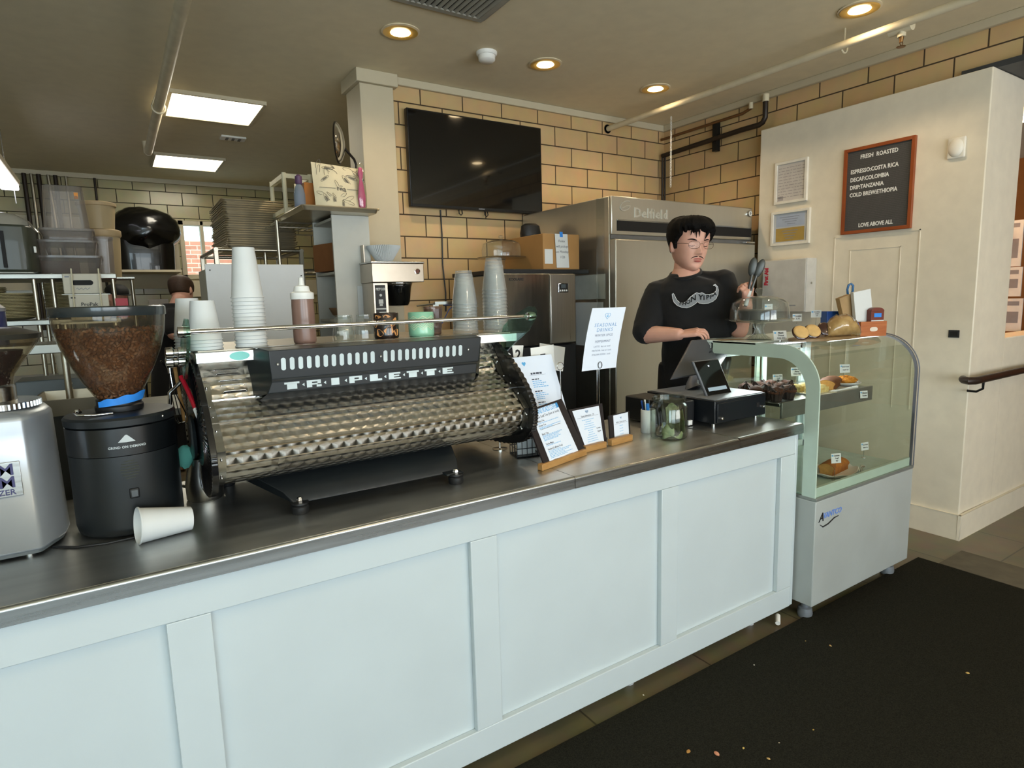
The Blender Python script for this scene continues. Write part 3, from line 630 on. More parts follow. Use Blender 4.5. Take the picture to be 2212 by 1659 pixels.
# tong hook loop etc on top: cake stand with dome and dark cake
t = thing('cake_stand', 'clear glass footed cake stand on top of the display case', 'cake stand', (2.69, 1.885, 1.2635))
obj('foot', MB().lathe([(.062, 0), (.062, .003), (.045, .012), (.022, .03), (.018, .055), (.024, .075), (.045, .086)], n=40), M_('glassware'), t)
obj('plate', MB().lathe([(.03, .083), (.10, .086), (.155, .095), (.164, .102), (.160, .104), (.15, .098), (.03, .091)], n=56), M_('glassware'), t)
b = MB()
for k in range(18):
    a = 2*PI*k/18; b.tube([(.055*math.cos(a), .055*math.sin(a), .006), (.026*math.cos(a), .026*math.sin(a), .028), (.02*math.cos(a), .02*math.sin(a), .055), (.03*math.cos(a), .03*math.sin(a), .079)], .0016, 5)
obj('ribs', b, M_('glassware'), t)
t = thing('cake_dome', 'clear glass dome with knob over the cake on the display case', 'cake dome', (2.69, 1.885, 1.361))
obj('bell', MB().lathe([(.138, .006), (.140, .004), (.138, .05), (.130, .085), (.105, .105), (.06, .115), (.014, .119), (.014, .117), (.06, .113), (.103, .103), (.127, .084), (.135, .05), (.136, .006)], n=56, cap=False), M_('glassware'), t)
obj('knob', MB().lathe([(.012, .118), (.010, .126), (.02, .136), (.024, .145), (.018, .155), (.003, .158)], n=24), M_('glassware'), t)
solo('dark_cake', MB().lathe([(.058, 0), (.072, .004), (.083, .03), (.086, .05), (.075, .056), (.012, .054)], n=40), mat('cake_black', '151512', .35, coat=.4), 'very dark round cake under the glass dome', 'cake', loc=(2.665, 1.885, 1.3575))
card('price_card', 'white card propped inside the glass dome beside the dark cake', 1660, 668, .04, .05, ['~ ~', '~ ~ ~', '~ ~'], Y=1.82, base=1.3575, az=-.5, tilt=0)
# wrapped loaves
mat('donut_dark', '35160f', .25, coat=.7, var=.1); mat('donut_dough', 'c9a468', .7, var=.05, vscale=40); thin_glass('cling_film', 'f6f4ea', .08, refl=2.2, body=.05)
t = thing('pastry_tray', 'wooden serving board carrying wrapped pastries on the display case', 'tray', (2.87, 1.65, 1.2635), -.1)
b = MB(); rings = []
for r, z in ((.9, 0), (1, .002), (1.0, .012), (.97, .014)): rings.append([(.24*r*math.cos(a), .085*r*math.sin(a), z) for a in [2*PI*k/48 for k in range(48)]])
b.loft(rings); obj('board', b, mat('board_wood', '8c7350', .45, col2='6f5636', vscale=8, stretch=(1, 14, 14)), t)
for k, (px, rz) in enumerate(((1730, .7), (1756, .5), (1782, .3))):
    p = at(px, 712, Y=1.625+.012*k); t = thing('glazed_donut', 'chocolate dipped pastry slice leaning in a row on the board', 'pastry', (p.x, 1.625+.012*k, 1.277), -.9, 'chocolate dipped pastries on the board')
    Rq = Matrix.Rotation(.95, 4, 'X') @ Matrix.Rotation(.35, 4, 'Y'); nn = Rq.to_3x3() @ Vector((0, 0, 1)); c0 = Vector((0, 0, .034))
    obj('glaze', MB().ball(c0+nn*(-.004 if k < 2 else .007)+Vector((0, 0, -.001)), (.040, .037, .010), 26, 12, M=Rq, fn=lambda q: 1+.05*pnoise(q*4)), M_('donut_dark'), t)
    obj('dough', MB().ball(c0+nn*.004, (.036, .033, .010), 24, 10, M=Rq), M_('donut_dough'), t)
p = at(1822, 722, Y=1.60); t = thing('wrapped_bread', 'tan folded bread wrapped in film on the board beside the crate', 'bread', (p.x, 1.605, 1.2765), -.35)
b = MB(); rings = []
for k in range(17):
    u = -1+2*k/16; w = (1-abs(u)**2.2)**.6 if abs(u) < 1 else 0; w = max(w, .06); hh = .066*w*(1-.25*max(0, u))
    rings.append([(u*.095, .05*w*math.cos(a)*(1+.12*pnoise(Vector((u*4, math.cos(a)*2, math.sin(a)*2)))), max(0, hh*(.75+.75*math.sin(a))*(1+.2*pnoise(Vector((u*5, math.cos(a)*3, 3))))) ) for a in [2*PI*j/20 for j in range(20)]])
b.loft(rings); obj('crust', b, mat('bread_tan', 'c8a566', .6, col2='a8823f', vscale=30, bump=.5, bscale=80), t)
b = MB(); rings2 = [[(x*1.04, y*1.08, z*1.06+.0005) for x, y, z in r] for r in rings]; b.loft(rings2); obj('film', b, M_('cling_film'), t)
# crate of papers
p = at(1874, 727, Z=1.2635)
t = thing('wooden_crate', 'small orange wooden crate with hand slot on top of the display case', 'crate', (3.215, 1.655, 1.2635), -.38); w, d, h = .15, .16, .074
obj('front', MB().box(-w/2, w/2, -d/2, -d/2+.007, .0, h), M_('wood_orange'), t, bevel=.001)
b = MB()
for k in range(9): b.box(-w/2-.0005, -w/2+.008, -d/2+.008+k*.0158, -d/2+.0215+k*.0158, 0, h)
obj('side_slats', b, M_('wood_orange'), t, bevel=.001)
obj('back', MB().box(-w/2, w/2, d/2-.007, d/2, 0, h), M_('wood_orange'), t); obj('side', MB().box(w/2-.007, w/2, -d/2+.0075, d/2-.0075, 0, h), M_('wood_orange'), t); obj('bottom', MB().box(-w/2+.008, w/2-.008, -d/2+.0075, d/2-.0075, 0, .005), M_('wood_orange'), t)
b = MB(); rings = [[(x+.02*c, -d/2-.0006, .036+.010*s) for c, s in [(math.cos(a), math.sin(a)) for a in [2*PI*k/20 for k in range(20)]]] for x in (0,)]
b.poly([(.022*math.copysign(abs(math.cos(a))**.6, math.cos(a)), -d/2-.0006, .035+.0105*math.copysign(abs(math.sin(a))**.8, math.sin(a))) for a in [2*PI*k/28 for k in range(28)]]); obj('hand_slot', b, mat('slot_pale', 'ddd0c0', .8), t)
Rc = Matrix.Rotation(-.38, 4, 'Z'); cw = lambda x, y, z=0: (Vector((3.215, 1.655, 1.2635))+Rc @ Vector((x, y, z)))
def leaning(name, lb, cat, m, x, y, W, T_, H, lean, rz=0, extra=None):
    q = cw(x, y, .006); t = thing(name, lb, cat, q, -.38+rz); Mt = Matrix.Rotation(lean, 4, 'Y')
    obj('body', MB().box(-W/2, W/2, -T_/2, T_/2, 0, H, Mt), m, t, bevel=.0015)
    if extra: extra(t, Mt)
    return t
leaning('paper_stack', 'tall white card stack leaning in the wooden crate', 'paper', M_('paper_white'), .0, -.02, .10, .022, .225, -.16)
leaning('paper_bag_stack', 'folded brown paper bags leaning left in the wooden crate', 'paper bag', mat('kraft', '9c8058', .7, var=.05), -.045, .015, .07, .03, .205, -.30)
leaning('paper_bag_stack', 'dark brown paper sleeves between the kraft bags and white cards', 'paper bag', mat('kraft_dark', '5e3f26', .7), -.02, .03, .06, .02, .20, -.22)
def tape(t, Mt):
    obj('tape_label', MB().cbox((0, -.016, .098), (.042, .001, .02), Mt), M_('tape_blue'), t)
    obj('pale_foot', MB().box(-.036, .036, -.0165, -.016, .05, .073, Mt), M_('paper_white'), t)
    b = MB(); b.prism([(.0375*math.cos(a), .118+.018*math.sin(a)) for a in [PI*k/12 for k in range(13)]], -.015, .015, 'xz'); obj('rounded_top', b, M_('red_brown'), t)
mat('red_brown', '6b2a18', .4, var=.05)
leaning('card_holder', 'red brown rounded holder with blue tape in the wooden crate', 'holder', M_('red_brown'), .034, -.048, .075, .03, .118, 0, extra=tape)
q = at(1800, 685, Y=1.80); t = thing('blue_caddy', 'bright blue plastic caddy left of the leaning paper bags', 'caddy', (3.17, 1.80, 1.2635), -.5)
b = MB(); rings = [[(sx*(.035-.004*(1-z/.12)), sy*.03, z) for sx, sy in ((-1, -1), (1, -1), (1, 1), (-1, 1))] for z in (0, .125)]; b.loft(rings, sm=False); obj('body', b, mat('deep_blue', '1f4f9e', .4), t, bevel=.004)
b = MB(); x = .055; b.tube([(x-.006, 0, .0), (x-.004, 0, .17), (x-.013, 0, .235), (x-.008, 0, .258), (x+.004, 0, .265), (x+.014, 0, .255), (x+.014, 0, .23), (x+.004, 0, .17), (x+.004, 0, 0)], .006, 8)
solo('looped_handle', b, mat('handle_blue', '235f93', .35), 'blue looped utensil handle rising behind the white card stack', 'utensil', loc=(3.21, 1.78, 1.2635), rotz=-.7)
# ================================================================ espresso machine
swirl_mat('swirl_steel'); TZ = 1.377
mat('machine_black', '1c2124', .36, var=.05, coat=.15); mat('pale_cut', 'c6d3d6', .4, metal=.0)
mat('end_black', '0f0f11', .25, coat=.5); thin_glass('green_glass', 'd3efe6', .02, refl=.8)
t = thing('espresso_machine', 'wide three group espresso machine of swirled steel with a black vented back panel', 'espresso machine', (.68, 2.0, CT))
def P(n, b, m, par=None, **k): return obj(n, b, m, par or t, world=True, **k)
uvs = lambda c, n: (c.x, c.dot(n.cross(Vector((1, 0, 0)))))
MX0, MX1 = .188, 1.165
ARC = [0.0]
def strip(n, pts, m, x0=MX0, x1=MX1, th=.004):
    a0 = ARC[0]; P2d = [Vector(p) for p in pts]; cum = [a0]
    for a, c in zip(P2d, P2d[1:]): cum.append(cum[-1]+(c-a).length)
    ARC[0] = cum[-1]
    def uvs(c, nn):
        k = min(range(len(P2d)), key=lambda i: (P2d[i]-Vector((c.y, c.z))).length); return (c.x, cum[k])
    pts = [Vector((0, y, z)) for y, z in pts]; b = MB(); out = []
    b.loft([[(x0, p.y, p.z) for p in pts], [(x1, p.y, p.z) for p in pts]], cap=False, closed=False, sm=True)
    return P(n, b, m, uv=uvs, sharp=25)
strip('upper_shell', [(1.945, 1.343), (1.925, 1.325), (1.895, 1.285), (1.868, 1.236)], M_('swirl_steel'))
strip('middle_shell', [(1.866, 1.238), (1.820, 1.213), (1.776, 1.190)], M_('swirl_steel'))
strip('front_shell', [(1.773, 1.189), (1.735, 1.158), (1.702, 1.128)], M_('swirl_steel'))
strip('lower_shell', [(1.702, 1.124), (1.712, 1.085), (1.745, 1.045), (1.80, 1.015), (1.87, 1.002)], M_('swirl_steel'))
for y, z in ((1.7715, 1.1905), (1.700, 1.126)): P('seam_bead', MB().box(MX0, MX1, y-.0015, y+.0015, z-.002, z+.002), M_('chrome'))
b = MB(); b.prism([(1.874, 1.003), (1.75, 1.05), (1.715, 1.126), (1.785, 1.185), (1.872, 1.23), (1.9, 1.282), (1.95, 1.34), (2.30, 1.34), (2.33, 1.25), (2.20, 1.16), (2.20, 1.003)], MX0+.003, MX1-.003, 'yz'); P('inner_body', b, M_('machine_black'))
# corner strips with rivets where the shell meets the ends
for x0, x1 in ((MX0, MX0+.022), (MX1-.022, MX1)):
    b = MB(); q = [(1.893, 1.285), (1.864, 1.2385), (1.818, 1.215), (1.7735, 1.192), (1.733, 1.160), (1.6985, 1.1285), (1.7095, 1.084), (1.743, 1.0425), (1.80, 1.0125)]
    b.loft([[(x0, y-.0015, z) for y, z in q], [(x1, y-.0015, z) for y, z in q]], cap=False, closed=False); P('corner_strip', b, M_('steel'))
    for y, z in ((1.885, 1.275), (1.842, 1.226), (1.80, 1.204), (1.752, 1.174), (1.703, 1.105), (1.735, 1.05)): P('rivet', MB().ball(((x0+x1)/2, y-.003, z), .0035, 10, 6), M_('chrome'))
# louvres
for xa, xb in ((.222, .292), (1.055, 1.115)):
    for k in range(5):
        u = (.0, .16, .42, .58, .8)[k]; y = 1.925+(1.873-1.925)*u; z = 1.318+(1.243-1.318)*u; xx = .006*k*(1 if xa < .5 else 1)
        b = MB(); a0, a1 = xa+xx*.6, xb+xx*.6
        b.poly([(a0, y-.002, z-.004), (a0+.008, y-.006, z+.003), (a1-.008, y-.006, z+.003), (a1, y-.002, z-.004)]); P('louvre', b, M_('black_matte'))
        P('louvre_lip', MB().tube([(a0, y-.003, z-.003), (a0+.008, y-.0075, z+.004), (a1-.008, y-.0075, z+.004), (a1, y-.003, z-.003)], .0013, 6), M_('chrome'))
P('black_trim', MB().box(MX0+.02, .345, 1.861, 1.866, 1.238, 1.242), M_('chrome'))
# end plates
OUT = [(2.05, 1.362), (1.95, 1.352), (1.87, 1.315), (1.79, 1.262), (1.72, 1.195), (1.682, 1.135), (1.676, 1.095), (1.69, 1.05), (1.74, 1.005), (1.83, .978), (1.95, .966), (2.10, .960), (2.22, .972), (2.31, 1.02), (2.35, 1.10), (2.345, 1.2), (2.30, 1.29), (2.2, 1.345)]
def dense(o, m=8):
    r = []; n = len(o)
    for i in range(n):
        p0, p1, p2, p3 = [Vector(o[(i+k-1) % n]) for k in range(4)]
        for j in range(m):
            u = j/m; r.append(.5*((2*p1)+(-p0+p2)*u+(2*p0-5*p1+4*p2-p3)*u*u+(-p0+3*p1-3*p2+p3)*u**3))
    return r
D = dense(OUT); cc = Vector((2.0, 1.14))
def end(x0, x1, lb, scal, side):
    b = MB(); out = []
    for i, p in enumerate(D):
        d = (p-cc).normalized(); out.append(p+d*(.0025 if (i % 2) else -.0025)*scal)
    b.prism([(p.x, p.y) for p in out], x0, x1, 'yz'); e = P('end_plate', b, M_('end_black'), bevel=.0012)
    b = MB(); xs = x0-.0005 if side < 0 else x1+.0005     # fine raised ribs fanning over the plate
    for i in range(0, len(D), 2):
        p = D[i]; q = cc+(p-cc)*.55; b.tube([(xs, q.x, q.y), (xs+side*.002, (p.x*.6+q.x*.4), (p.y*.6+q.y*.4)+.006), (xs, cc.x+(p.x-cc.x)*.96, cc.y+(p.y-cc.y)*.96)], .0014, 5)
    obj('ribs', b, M_('end_black'), e, world=True)
    b = MB(); b.lathe([(.05, 0), (.062, side*.004), (.066, side*.012), (.05, side*.016), (.01, side*.016)], (xs, 2.0, 1.12), 32, axis='x'); obj('boss', b, M_('machine_black'), e, world=True)
    return e
end(.172, .1875, '', .35, -1); end(1.166, 1.186, '', 1.0, 1)
# black vented back panel
H = [(1.875, 1.376), (1.790, 1.372), (1.7915, 1.292), (1.803, 1.282), (1.8035, 1.258), (1.838, 1.245), (1.874, 1.226), (1.869, 1.222), (1.835, 1.2405), (1.8, 1.2535)]
b = MB(); a = H
def hood(x0, x1, sh):
    f = [(1.874, 1.379), (1.786, 1.374), (1.793, 1.292), (1.802, 1.284), (1.804, 1.252), (1.858, 1.226)]; r0 = []; r1 = []
    return f
f = hood(0, 0, 0); xl = [.335, .352, .356, .357, .345, .330]; xr = [1.055, 1.035, 1.025, 1.024, 1.020, 1.045]
b.loft([[(xl[i], *f[i]) for i in range(6)], [(xr[i], *f[i]) for i in range(6)]], cap=False, closed=False, sm=False)
for xs in (xl, xr):
    m = (.318 if xs is xl else 1.068); b.poly([(xs[0], *f[0]), (xs[1], *f[1]), (xs[2], *f[2]), (xs[3], *f[3]), (xs[4], *f[4]), (m, 1.868, 1.236), (m, 1.93, 1.335)])
b.poly([(xl[0], *f[0]), (xr[0], *f[0]), (1.068, 1.93, 1.376), (.318, 1.93, 1.376)])
hd = P('back_panel', b, M_('machine_black'), bevel=.002)
obj('flange', MB().prism([(.300, 0), (.300, .012), (.31, .017), (1.065, .017), (1.075, .012), (1.075, 0)], 0, .003, 'xz'), M_('machine_black'), hd, world=False) if False else None
b = MB(); b.loft([[(.318, 1.869, 1.223), (.318, 1.852, 1.2165), (.318, 1.852, 1.2295), (.318, 1.872, 1.240)], [(1.068, 1.869, 1.223), (1.068, 1.852, 1.2165), (1.068, 1.852, 1.2295), (1.068, 1.872, 1.240)]], sm=False); P('flange', b, M_('machine_black'), bevel=.002)
sp = [.39+.0238*k for k in range(12)] + [.693+.0238*k for k in range(12)]
Rt = math.atan2(.007, .082)
for x in sp:
    pts = [(.0066*math.cos(a), (.0115 if math.sin(a) > 0 else -.0115)+.0066*math.sin(a)) for a in [2*PI*k/20+.001 for k in range(20)]]
    b = MB(); b.poly([(x+u, 1.7885-(v)*.085-.0006, 1.334+v) for u, v in pts]); P('vent_slot', b, M_('pale_cut'), hd)
b = MB()
for k, ch in enumerate('TRIPLETTE'):
    x = .412+k*.0625; z0 = 1.268; y = 1.8025; s = .0115
    def bar(u0, u1, v0, v1): b.box(x+u0, x+u1, y-.0012, y+.001, z0+v0, z0+v1)
    if ch == 'T': bar(-.021, .021, .006, .0115); bar(-.014, .014, -.009, .0065)
    elif ch == 'R': bar(-.021, -.006, -.009, .0115); bar(-.0059, .020, .0065, .0115); bar(.010, .020, .0005, .0064); bar(-.0059, .0099, -.002, .0025); bar(.007, .0215, -.009, -.0025)
    elif ch == 'I': bar(-.012, .012, -.009, .0115)
    elif ch == 'P': bar(-.020, -.004, -.009, .0115); bar(-.0039, .020, .0065, .0115); bar(.010, .020, -.002, .0064); bar(-.0039, .0099, -.002, .002)
    elif ch == 'L': bar(-.018, .008, -.009, .0115); bar(.008, .021, -.009, -.003)
    elif ch == 'E': bar(-.019, -.002, -.009, .0115); bar(-.0019, .020, .0065, .0115); bar(-.0019, .016, -.0015, .0035); bar(-.0019, .021, -.009, -.0045)
    if k < 8: b.poly([(x+.028, y-.001, z0+.001), (x+.035, y-.001, z0-.004), (x+.035, y-.001, z0+.006)])
P('lettering', b, M_('pale_cut'), hd)
for x, y, z in ((.374, 1.7865, 1.335), (.677, 1.7865, 1.335), (.984, 1.7865, 1.335), (.345, 1.851, 1.2235), (.52, 1.851, 1.2235), (.80, 1.851, 1.2235), (1.045, 1.851, 1.2235)): P('screw', MB().ball((x, y, z), .0042, 10, 6), M_('chrome'), hd)
# tray on top
tr = P('cup_tray', MB().box(.180, 1.245, 1.905, 2.34, 1.345, 1.372), M_('steel'), bevel=.003)
P('tray_deck', MB().box(.19, 1.235, 1.915, 2.33, 1.372, 1.3765), M_('dull_aluminium'))
b = MB()
b.box(.180, .332, 1.885, 1.905, 1.343, 1.374); b.box(1.07, 1.245, 1.885, 1.905, 1.343, 1.374); b.box(.332, 1.07, 1.862, 1.905, 1.3765, 1.380); P('tray_lip', b, M_('steel'), bevel=.002)
b = MB(); b.prism([(.293+.027*math.cos(a), 1.3585+.0125*math.sin(a)) for a in [2*PI*k/28 for k in range(28)]], 1.8838, 1.8846, 'xz'); P('teal_sticker', b, mat('teal', '86d6cf', .5))
# glass wings, rail and knobs
for x, s in ((.150, 0), (1.215, 1)):
    pts = [(1.735, 1.470), (1.722, 1.455), (1.728, 1.43), (1.775, 1.385), (1.85, 1.345), (1.925, 1.30), (1.948, 1.298), (1.955, 1.31), (1.95, 1.36), (1.93, 1.40), (1.86, 1.44), (1.76, 1.472)]
    P('glass_wing', MB().prism(pts, x, x+.009, 'yz'), M_('green_glass'), bevel=.001)
rl = P('front_rail', MB().cyl((.160, 1.765, 1.437), (1.21, 1.765, 1.437), .0065, n=20), M_('chrome'))
for x in (.148, 1.226): obj('rail_knob', MB().lathe([(.004, -.016), (.014, -.014), (.015, .0), (.013, .014), (.004, .016)], (x, 1.765, 1.437), 24, axis='x'), M_('chrome'), rl, world=True)
for (y, z) in ((1.89, 1.378), (1.915, 1.352)): P('steam_knob', MB().lathe([(.008, .0), (.016, .002), (.017, .018), (.010, .022), (.010, .03), (.016, .032), (.016, .044), (.004, .046)], (.108, y, z), 20, axis='x'), M_('chrome'))
# steam wand at the left, drip parts at the right
P('steam_wand', MB().tube([(.15, 2.05, 1.28), (.12, 2.06, 1.25), (.11, 2.05, 1.15), (.115, 2.04, 1.06)], .006, 10), M_('chrome'))
P('group_spout', MB().tube([(1.12, 2.2, 1.0), (1.13, 2.19, .985), (1.16, 2.17, .972), (1.19, 2.15, .968)], .008, 10), M_('chrome'))
# base frame and feet
b = MB(); b.loft([[(.375, 1.722, .945), (.895, 1.722, .945), (.93, 2.22, .945), (.27, 2.22, .945)], [(.355, 1.765, .972), (.915, 1.765, .972), (.94, 2.22, .972), (.26, 2.22, .972)], [(.285, 1.90, 1.01), (.945, 1.87, 1.01), (.95, 2.22, 1.01), (.24, 2.22, 1.01)]], sm=False)
P('base_frame', b, M_('machine_black'), bevel=.003)
for x, y in ((.39, 1.722), (.873, 1.70), (.262, 2.147), (1.02, 2.15)):
    b = MB(); b.lathe([(.022, CT), (.024, CT+.004), (.024, CT+.020), (.020, CT+.024), (.024, CT+.027), (.024, CT+.032), (.002, CT+.032)], (x, y, 0), 28)
    ft = P('foot', b, M_('black_plastic'))
    if y < 2: obj('bolt', MB().lathe([(.009, CT+.032), (.009, CT+.041), (.006, CT+.046), (.001, CT+.047)], (x, y, 0), 6), M_('chrome'), ft, world=True)
    else: obj('stem', MB().cyl((x, y, CT+.03), (x, y, 1.01), .012), M_('black_plastic'), ft, world=True)
P('foot_arm', MB().box(.87-.03, .87+.03, 1.695, 1.76, .945, .951), M_('machine_black'), bevel=.003)

# ================================================================ things on the machine
def cup_mesh(rr, rb, h, m='paper_white', rim=.0022, wall=.0012):
    b = MB(); b.lathe([(.001, h-.006), (rb-.002, h-.006), (rb-.002, h), (rb, h), (rr, rim), (rr+rim, rim*1.6), (rr+rim*1.2, rim*.6), (rr+rim*.5, 0), (rr-wall, rim*.4), (rb-wall*1.5, h-.0065)], n=40, cap=True); return b.mesh('paper_cup', M_(m), sharp=50)
def stack(name, mesh, x, y, z, n, dz, labels, cat, group):
    for k in range(n):
        o = bpy.data.objects.new(name, mesh); COL.objects.link(o); o.location = (x+rng.uniform(-.0005, .0005), y, z+k*dz)
        tag(o, labels[0] if k == n-1 else labels[1] if (k == 0 and len(labels) > 2) else labels[-1], cat, group)
c20 = cup_mesh(.0445, .0305, .148); c12 = cup_mesh(.0445, .031, .112)
stack('paper_cup', c20, .345, 1.985, TZ, 14, .0112, ['topmost upturned cup of the tallest white paper cup stack', 'lowest cup of the tallest white paper cup stack', 'upturned white paper cup within the tallest stack on the machine'], 'paper cup', 'tallest stack of white paper cups')
stack('paper_cup', c12, .218, 1.965, TZ, 4, .0095, ['topmost upturned cup of the short white cup stack behind the rail', 'lowest cup of the short white cup stack behind the rail', 'upturned white paper cup within the short stack behind the rail'], 'paper cup', 'short stack of white paper cups')
stack('paper_cup', c12, .195, 2.12, TZ, 5, .0095, ['topmost upturned cup of the stack at the far left back of the machine', 'upturned white paper cup in the leftmost back stack'], 'paper cup', 'leftmost back stack of white paper cups')
pc = MB(); pc.lathe([(.001, .118), (.026, .118), (.029, .121), (.033, .10), (.0455, .006), (.0475, .004), (.0475, .001), (.045, 0)], n=40, cap=False); pcm = pc.mesh('plastic_cup', M_('plastic_clear'), sharp=50)
stack('plastic_cup', pcm, 1.085, 1.985, TZ, 10, .0118, ['topmost clear plastic cup of the shorter clear stack', 'lowest clear plastic cup of the shorter clear stack', 'clear plastic cup within the shorter clear stack'], 'plastic cup', 'shorter stack of clear plastic cups')
stack('plastic_cup', pcm, 1.215, 1.985, TZ, 13, .0128, ['topmost clear plastic cup of the taller clear stack', 'lowest clear plastic cup of the taller clear stack', 'clear plastic cup within the taller clear stack'], 'plastic cup', 'taller stack of clear plastic cups')
# squeeze bottle
mat('sauce', '85685d', .3, var=.03, coat=.2)
t = thing('squeeze_bottle', 'brown sauce squeeze bottle with white nozzle cap on the machine', 'squeeze bottle', (.505, 1.985, TZ))
obj('bottle_body', MB().lathe([(.001, 0), (.031, 0), (.034, .004), (.035, .01), (.034, .12), (.033, .14)], n=36), M_('sauce'), t)
obj('cap', MB().lathe([(.035, .138), (.036, .14), (.0355, .158), (.026, .162), (.024, .168), (.022, .178), (.010, .181), (.009, .184), (.006, .205), (.003, .206)], n=36), M_('plain_white'), t)
# faceted glasses, upside down
def tumbler(x, y, lb, grp):
    b = MB(); n = 10; rings = []
    for r, z, q in ((.034, 0, 0), (.0335, .03, .15), (.028, .055, .35), (.0255, .075, .5), (.025, .083, .3), (.012, .083, 0)):
        rings.append([(r*(1-.06*q*(1 if k % 2 else 0))*math.cos(2*PI*k/20), r*(1-.06*q*(1 if k % 2 else 0))*math.sin(2*PI*k/20), z) for k in range(20)])
    b.loft(rings, cap=False, sm=False); b.lathe([(.023, .072), (.018, .078), (.001, .078)], n=20)
    return solo('glass_tumbler', b, M_('glassware'), lb, 'glass', loc=(x, y, TZ), group=grp, sharp=10)
tumbler(.630, 1.99, 'upturned faceted glass tumbler nearest the sauce bottle', 'upturned tumblers'); tumbler(.662, 2.065, 'upturned faceted glass tumbler behind the two front tumblers', 'upturned tumblers'); tumbler(.705, 1.995, 'upturned faceted glass tumbler beside the floral mug', 'upturned tumblers')
# mugs
def mug(name, lb, x, y, r, h, m, m2, deco):
    t = thing(name, lb, 'mug', (x, y, TZ), R_(-38))
    obj('body', MB().lathe([(.001, 0), (r*.93, 0), (r*.99, .004), (r, .012), (r, h-.003), (r-.002, h), (r-.004, h-.002), (r-.004, .008), (.001, .006)], n=48), m, t)
    b = MB(); W = lambda u, v: (r*1.006*math.sin(u/r), -r*1.006*math.cos(u/r), v); deco(b, W, r, h); obj('painted_pattern', b, m2, t, merge=False)
    return t
def floral(b, W, r, h):
    rg = random.Random(11)
    for k, (u, v, a, c) in enumerate([(-.048, .018, .012, .010), (-.03, .05, .011, .013), (-.012, .02, .013, .012), (.008, .055, .009, .007), (.022, .028, .016, .013), (.045, .06, .008, .010), (.05, .02, .010, .013), (-.05, .072, .010, .006), (-.018, .074, .013, .006), (.015, .075, .012, .005), (.035, .05, .010, .008)]):
        e = [(u+a*math.cos(q)*(1+.2*math.sin(3*q+k)), max(.004, v+c*math.sin(q)*(1+.15*math.cos(2*q+k)))) for q in [2*PI*j/18 for j in range(18)]]
        b.poly([W(*p) for p in e])
def zig(b, W, r, h):
    for base, amp in ((.030, .014), (.038, .014), (.046, .014), (.058, -.010), (.066, -.010)):
        for k in range(-9, 9):
            u = k*.0085; f = lambda uu: base+amp*(abs(((uu/.034) % 1)*2-1)-.5)
            b.quad(W(u, f(u)-.0013), W(u+.0085, f(u+.0085)-.0013), W(u+.0085, f(u+.0085)+.0013), W(u, f(u)+.0013))
mug('ceramic_mug', 'black mug painted with orange flowers and a bird on the machine', .778, 1.985, .042, .086, mat('mug_black', '1d0f10', .3, coat=.6), mat('mug_orange', 'd9995c', .5), floral)
mug('ceramic_mug', 'mint green mug with a cream zigzag pattern on the machine', .908, 1.985, .045, .084, mat('mug_mint', '93cfae', .3, coat=.5), mat('mug_cream', 'd8dfba', .5), zig)
for k in range(3):
    b = MB(); b.lathe([(.001, .003), (.026, 0), (.028, .004), (.034, .085), (.0325, .085)], n=14, cap=False); solo('ribbed_tumbler', b, thin_glass('brown_glass', 'c9b3a6', .05, refl=1.5, body=.12), 'brownish ribbed plastic tumbler between the mint mug and clear cups', 'tumbler', loc=(.985, 2.045, TZ+.008*k), group='nested brown tumblers', sharp=12)

# ================================================================ grinders
mat('grinder_black', '171b1d', .42, var=.05, bump=.05, bscale=700); mat('bean', '5e3a22', .36, col2='815634', vscale=70, var=.1); thin_glass('hopper_plastic', 'ece5d8', .06, refl=1.2, body=.012)
GX, GY, GR = -.008, 1.928, .126
t = thing('coffee_grinder', 'black round coffee grinder with a full bean hopper and blue tape', 'coffee grinder', (GX, GY, CT), R_(3))
b = MB(); b.lathe([(.118, .004), (.122, .008), (GR, .025), (GR, .213)], n=72); obj('body', b, M_('grinder_black'), t)
obj('band', MB().lathe([(GR-.002, .2135), (GR+.001, .215), (GR+.001, .285), (GR-.002, .2865)], n=72), mat('band_black', '0e1113', .3, coat=.3), t)
obj('lid', MB().lathe([(GR-.004, .287), (GR+.002, .290), (GR+.003, .306), (GR-.002, .312), (.07, .316), (.001, .316)], n=72), M_('grinder_black'), t)
obj('neck', MB().lathe([(.055, .317), (.056, .322), (.056, .33), (.052, .334), (.052, .348)], n=48), M_('black_plastic'), t)
hp = [(.046, .349), (.055, .360), (.075, .395), (.094, .435), (.112, .480), (.123, .520), (.1275, .555), (.1285, .580)]
obj('hopper', MB().lathe(hp+[(.126, .580), (.121, .52), (.110, .48), (.092, .435), (.073, .395), (.053, .362)], n=72, cap=False), M_('hopper_plastic'), t)
b = MB(); b.lathe([(.130, .566), (.131, .568), (.131, .588), (.127, .591), (.001, .591)], n=72); obj('hopper_lid', b, mat('lid_dark', '2a3032', .25, coat=.4), t)
def wrapped(b, rr, u0, u1, z0f, z1f, n=24):
    for k in range(n):
        a, c = u0+(u1-u0)*k/n, u0+(u1-u0)*(k+1)/n; r0 = lambda z: rr(z)
        q = [(a, z0f(a)), (c, z0f(c)), (c, z1f(c)), (a, z1f(a))]; b.quad(*[(r0(z)*math.sin(w), -r0(z)*math.cos(w), z) for w, z in q], sm=True)
b = MB(); wrapped(b, lambda z: .0585 if z < .352 else .0585+(z-.352)*.55, -.95, 1.15, lambda a: .337+.006*a, lambda a: .357+.010*a+.002*math.sin(9*a)); obj('blue_tape', b, M_('tape_blue'), t, merge=True)
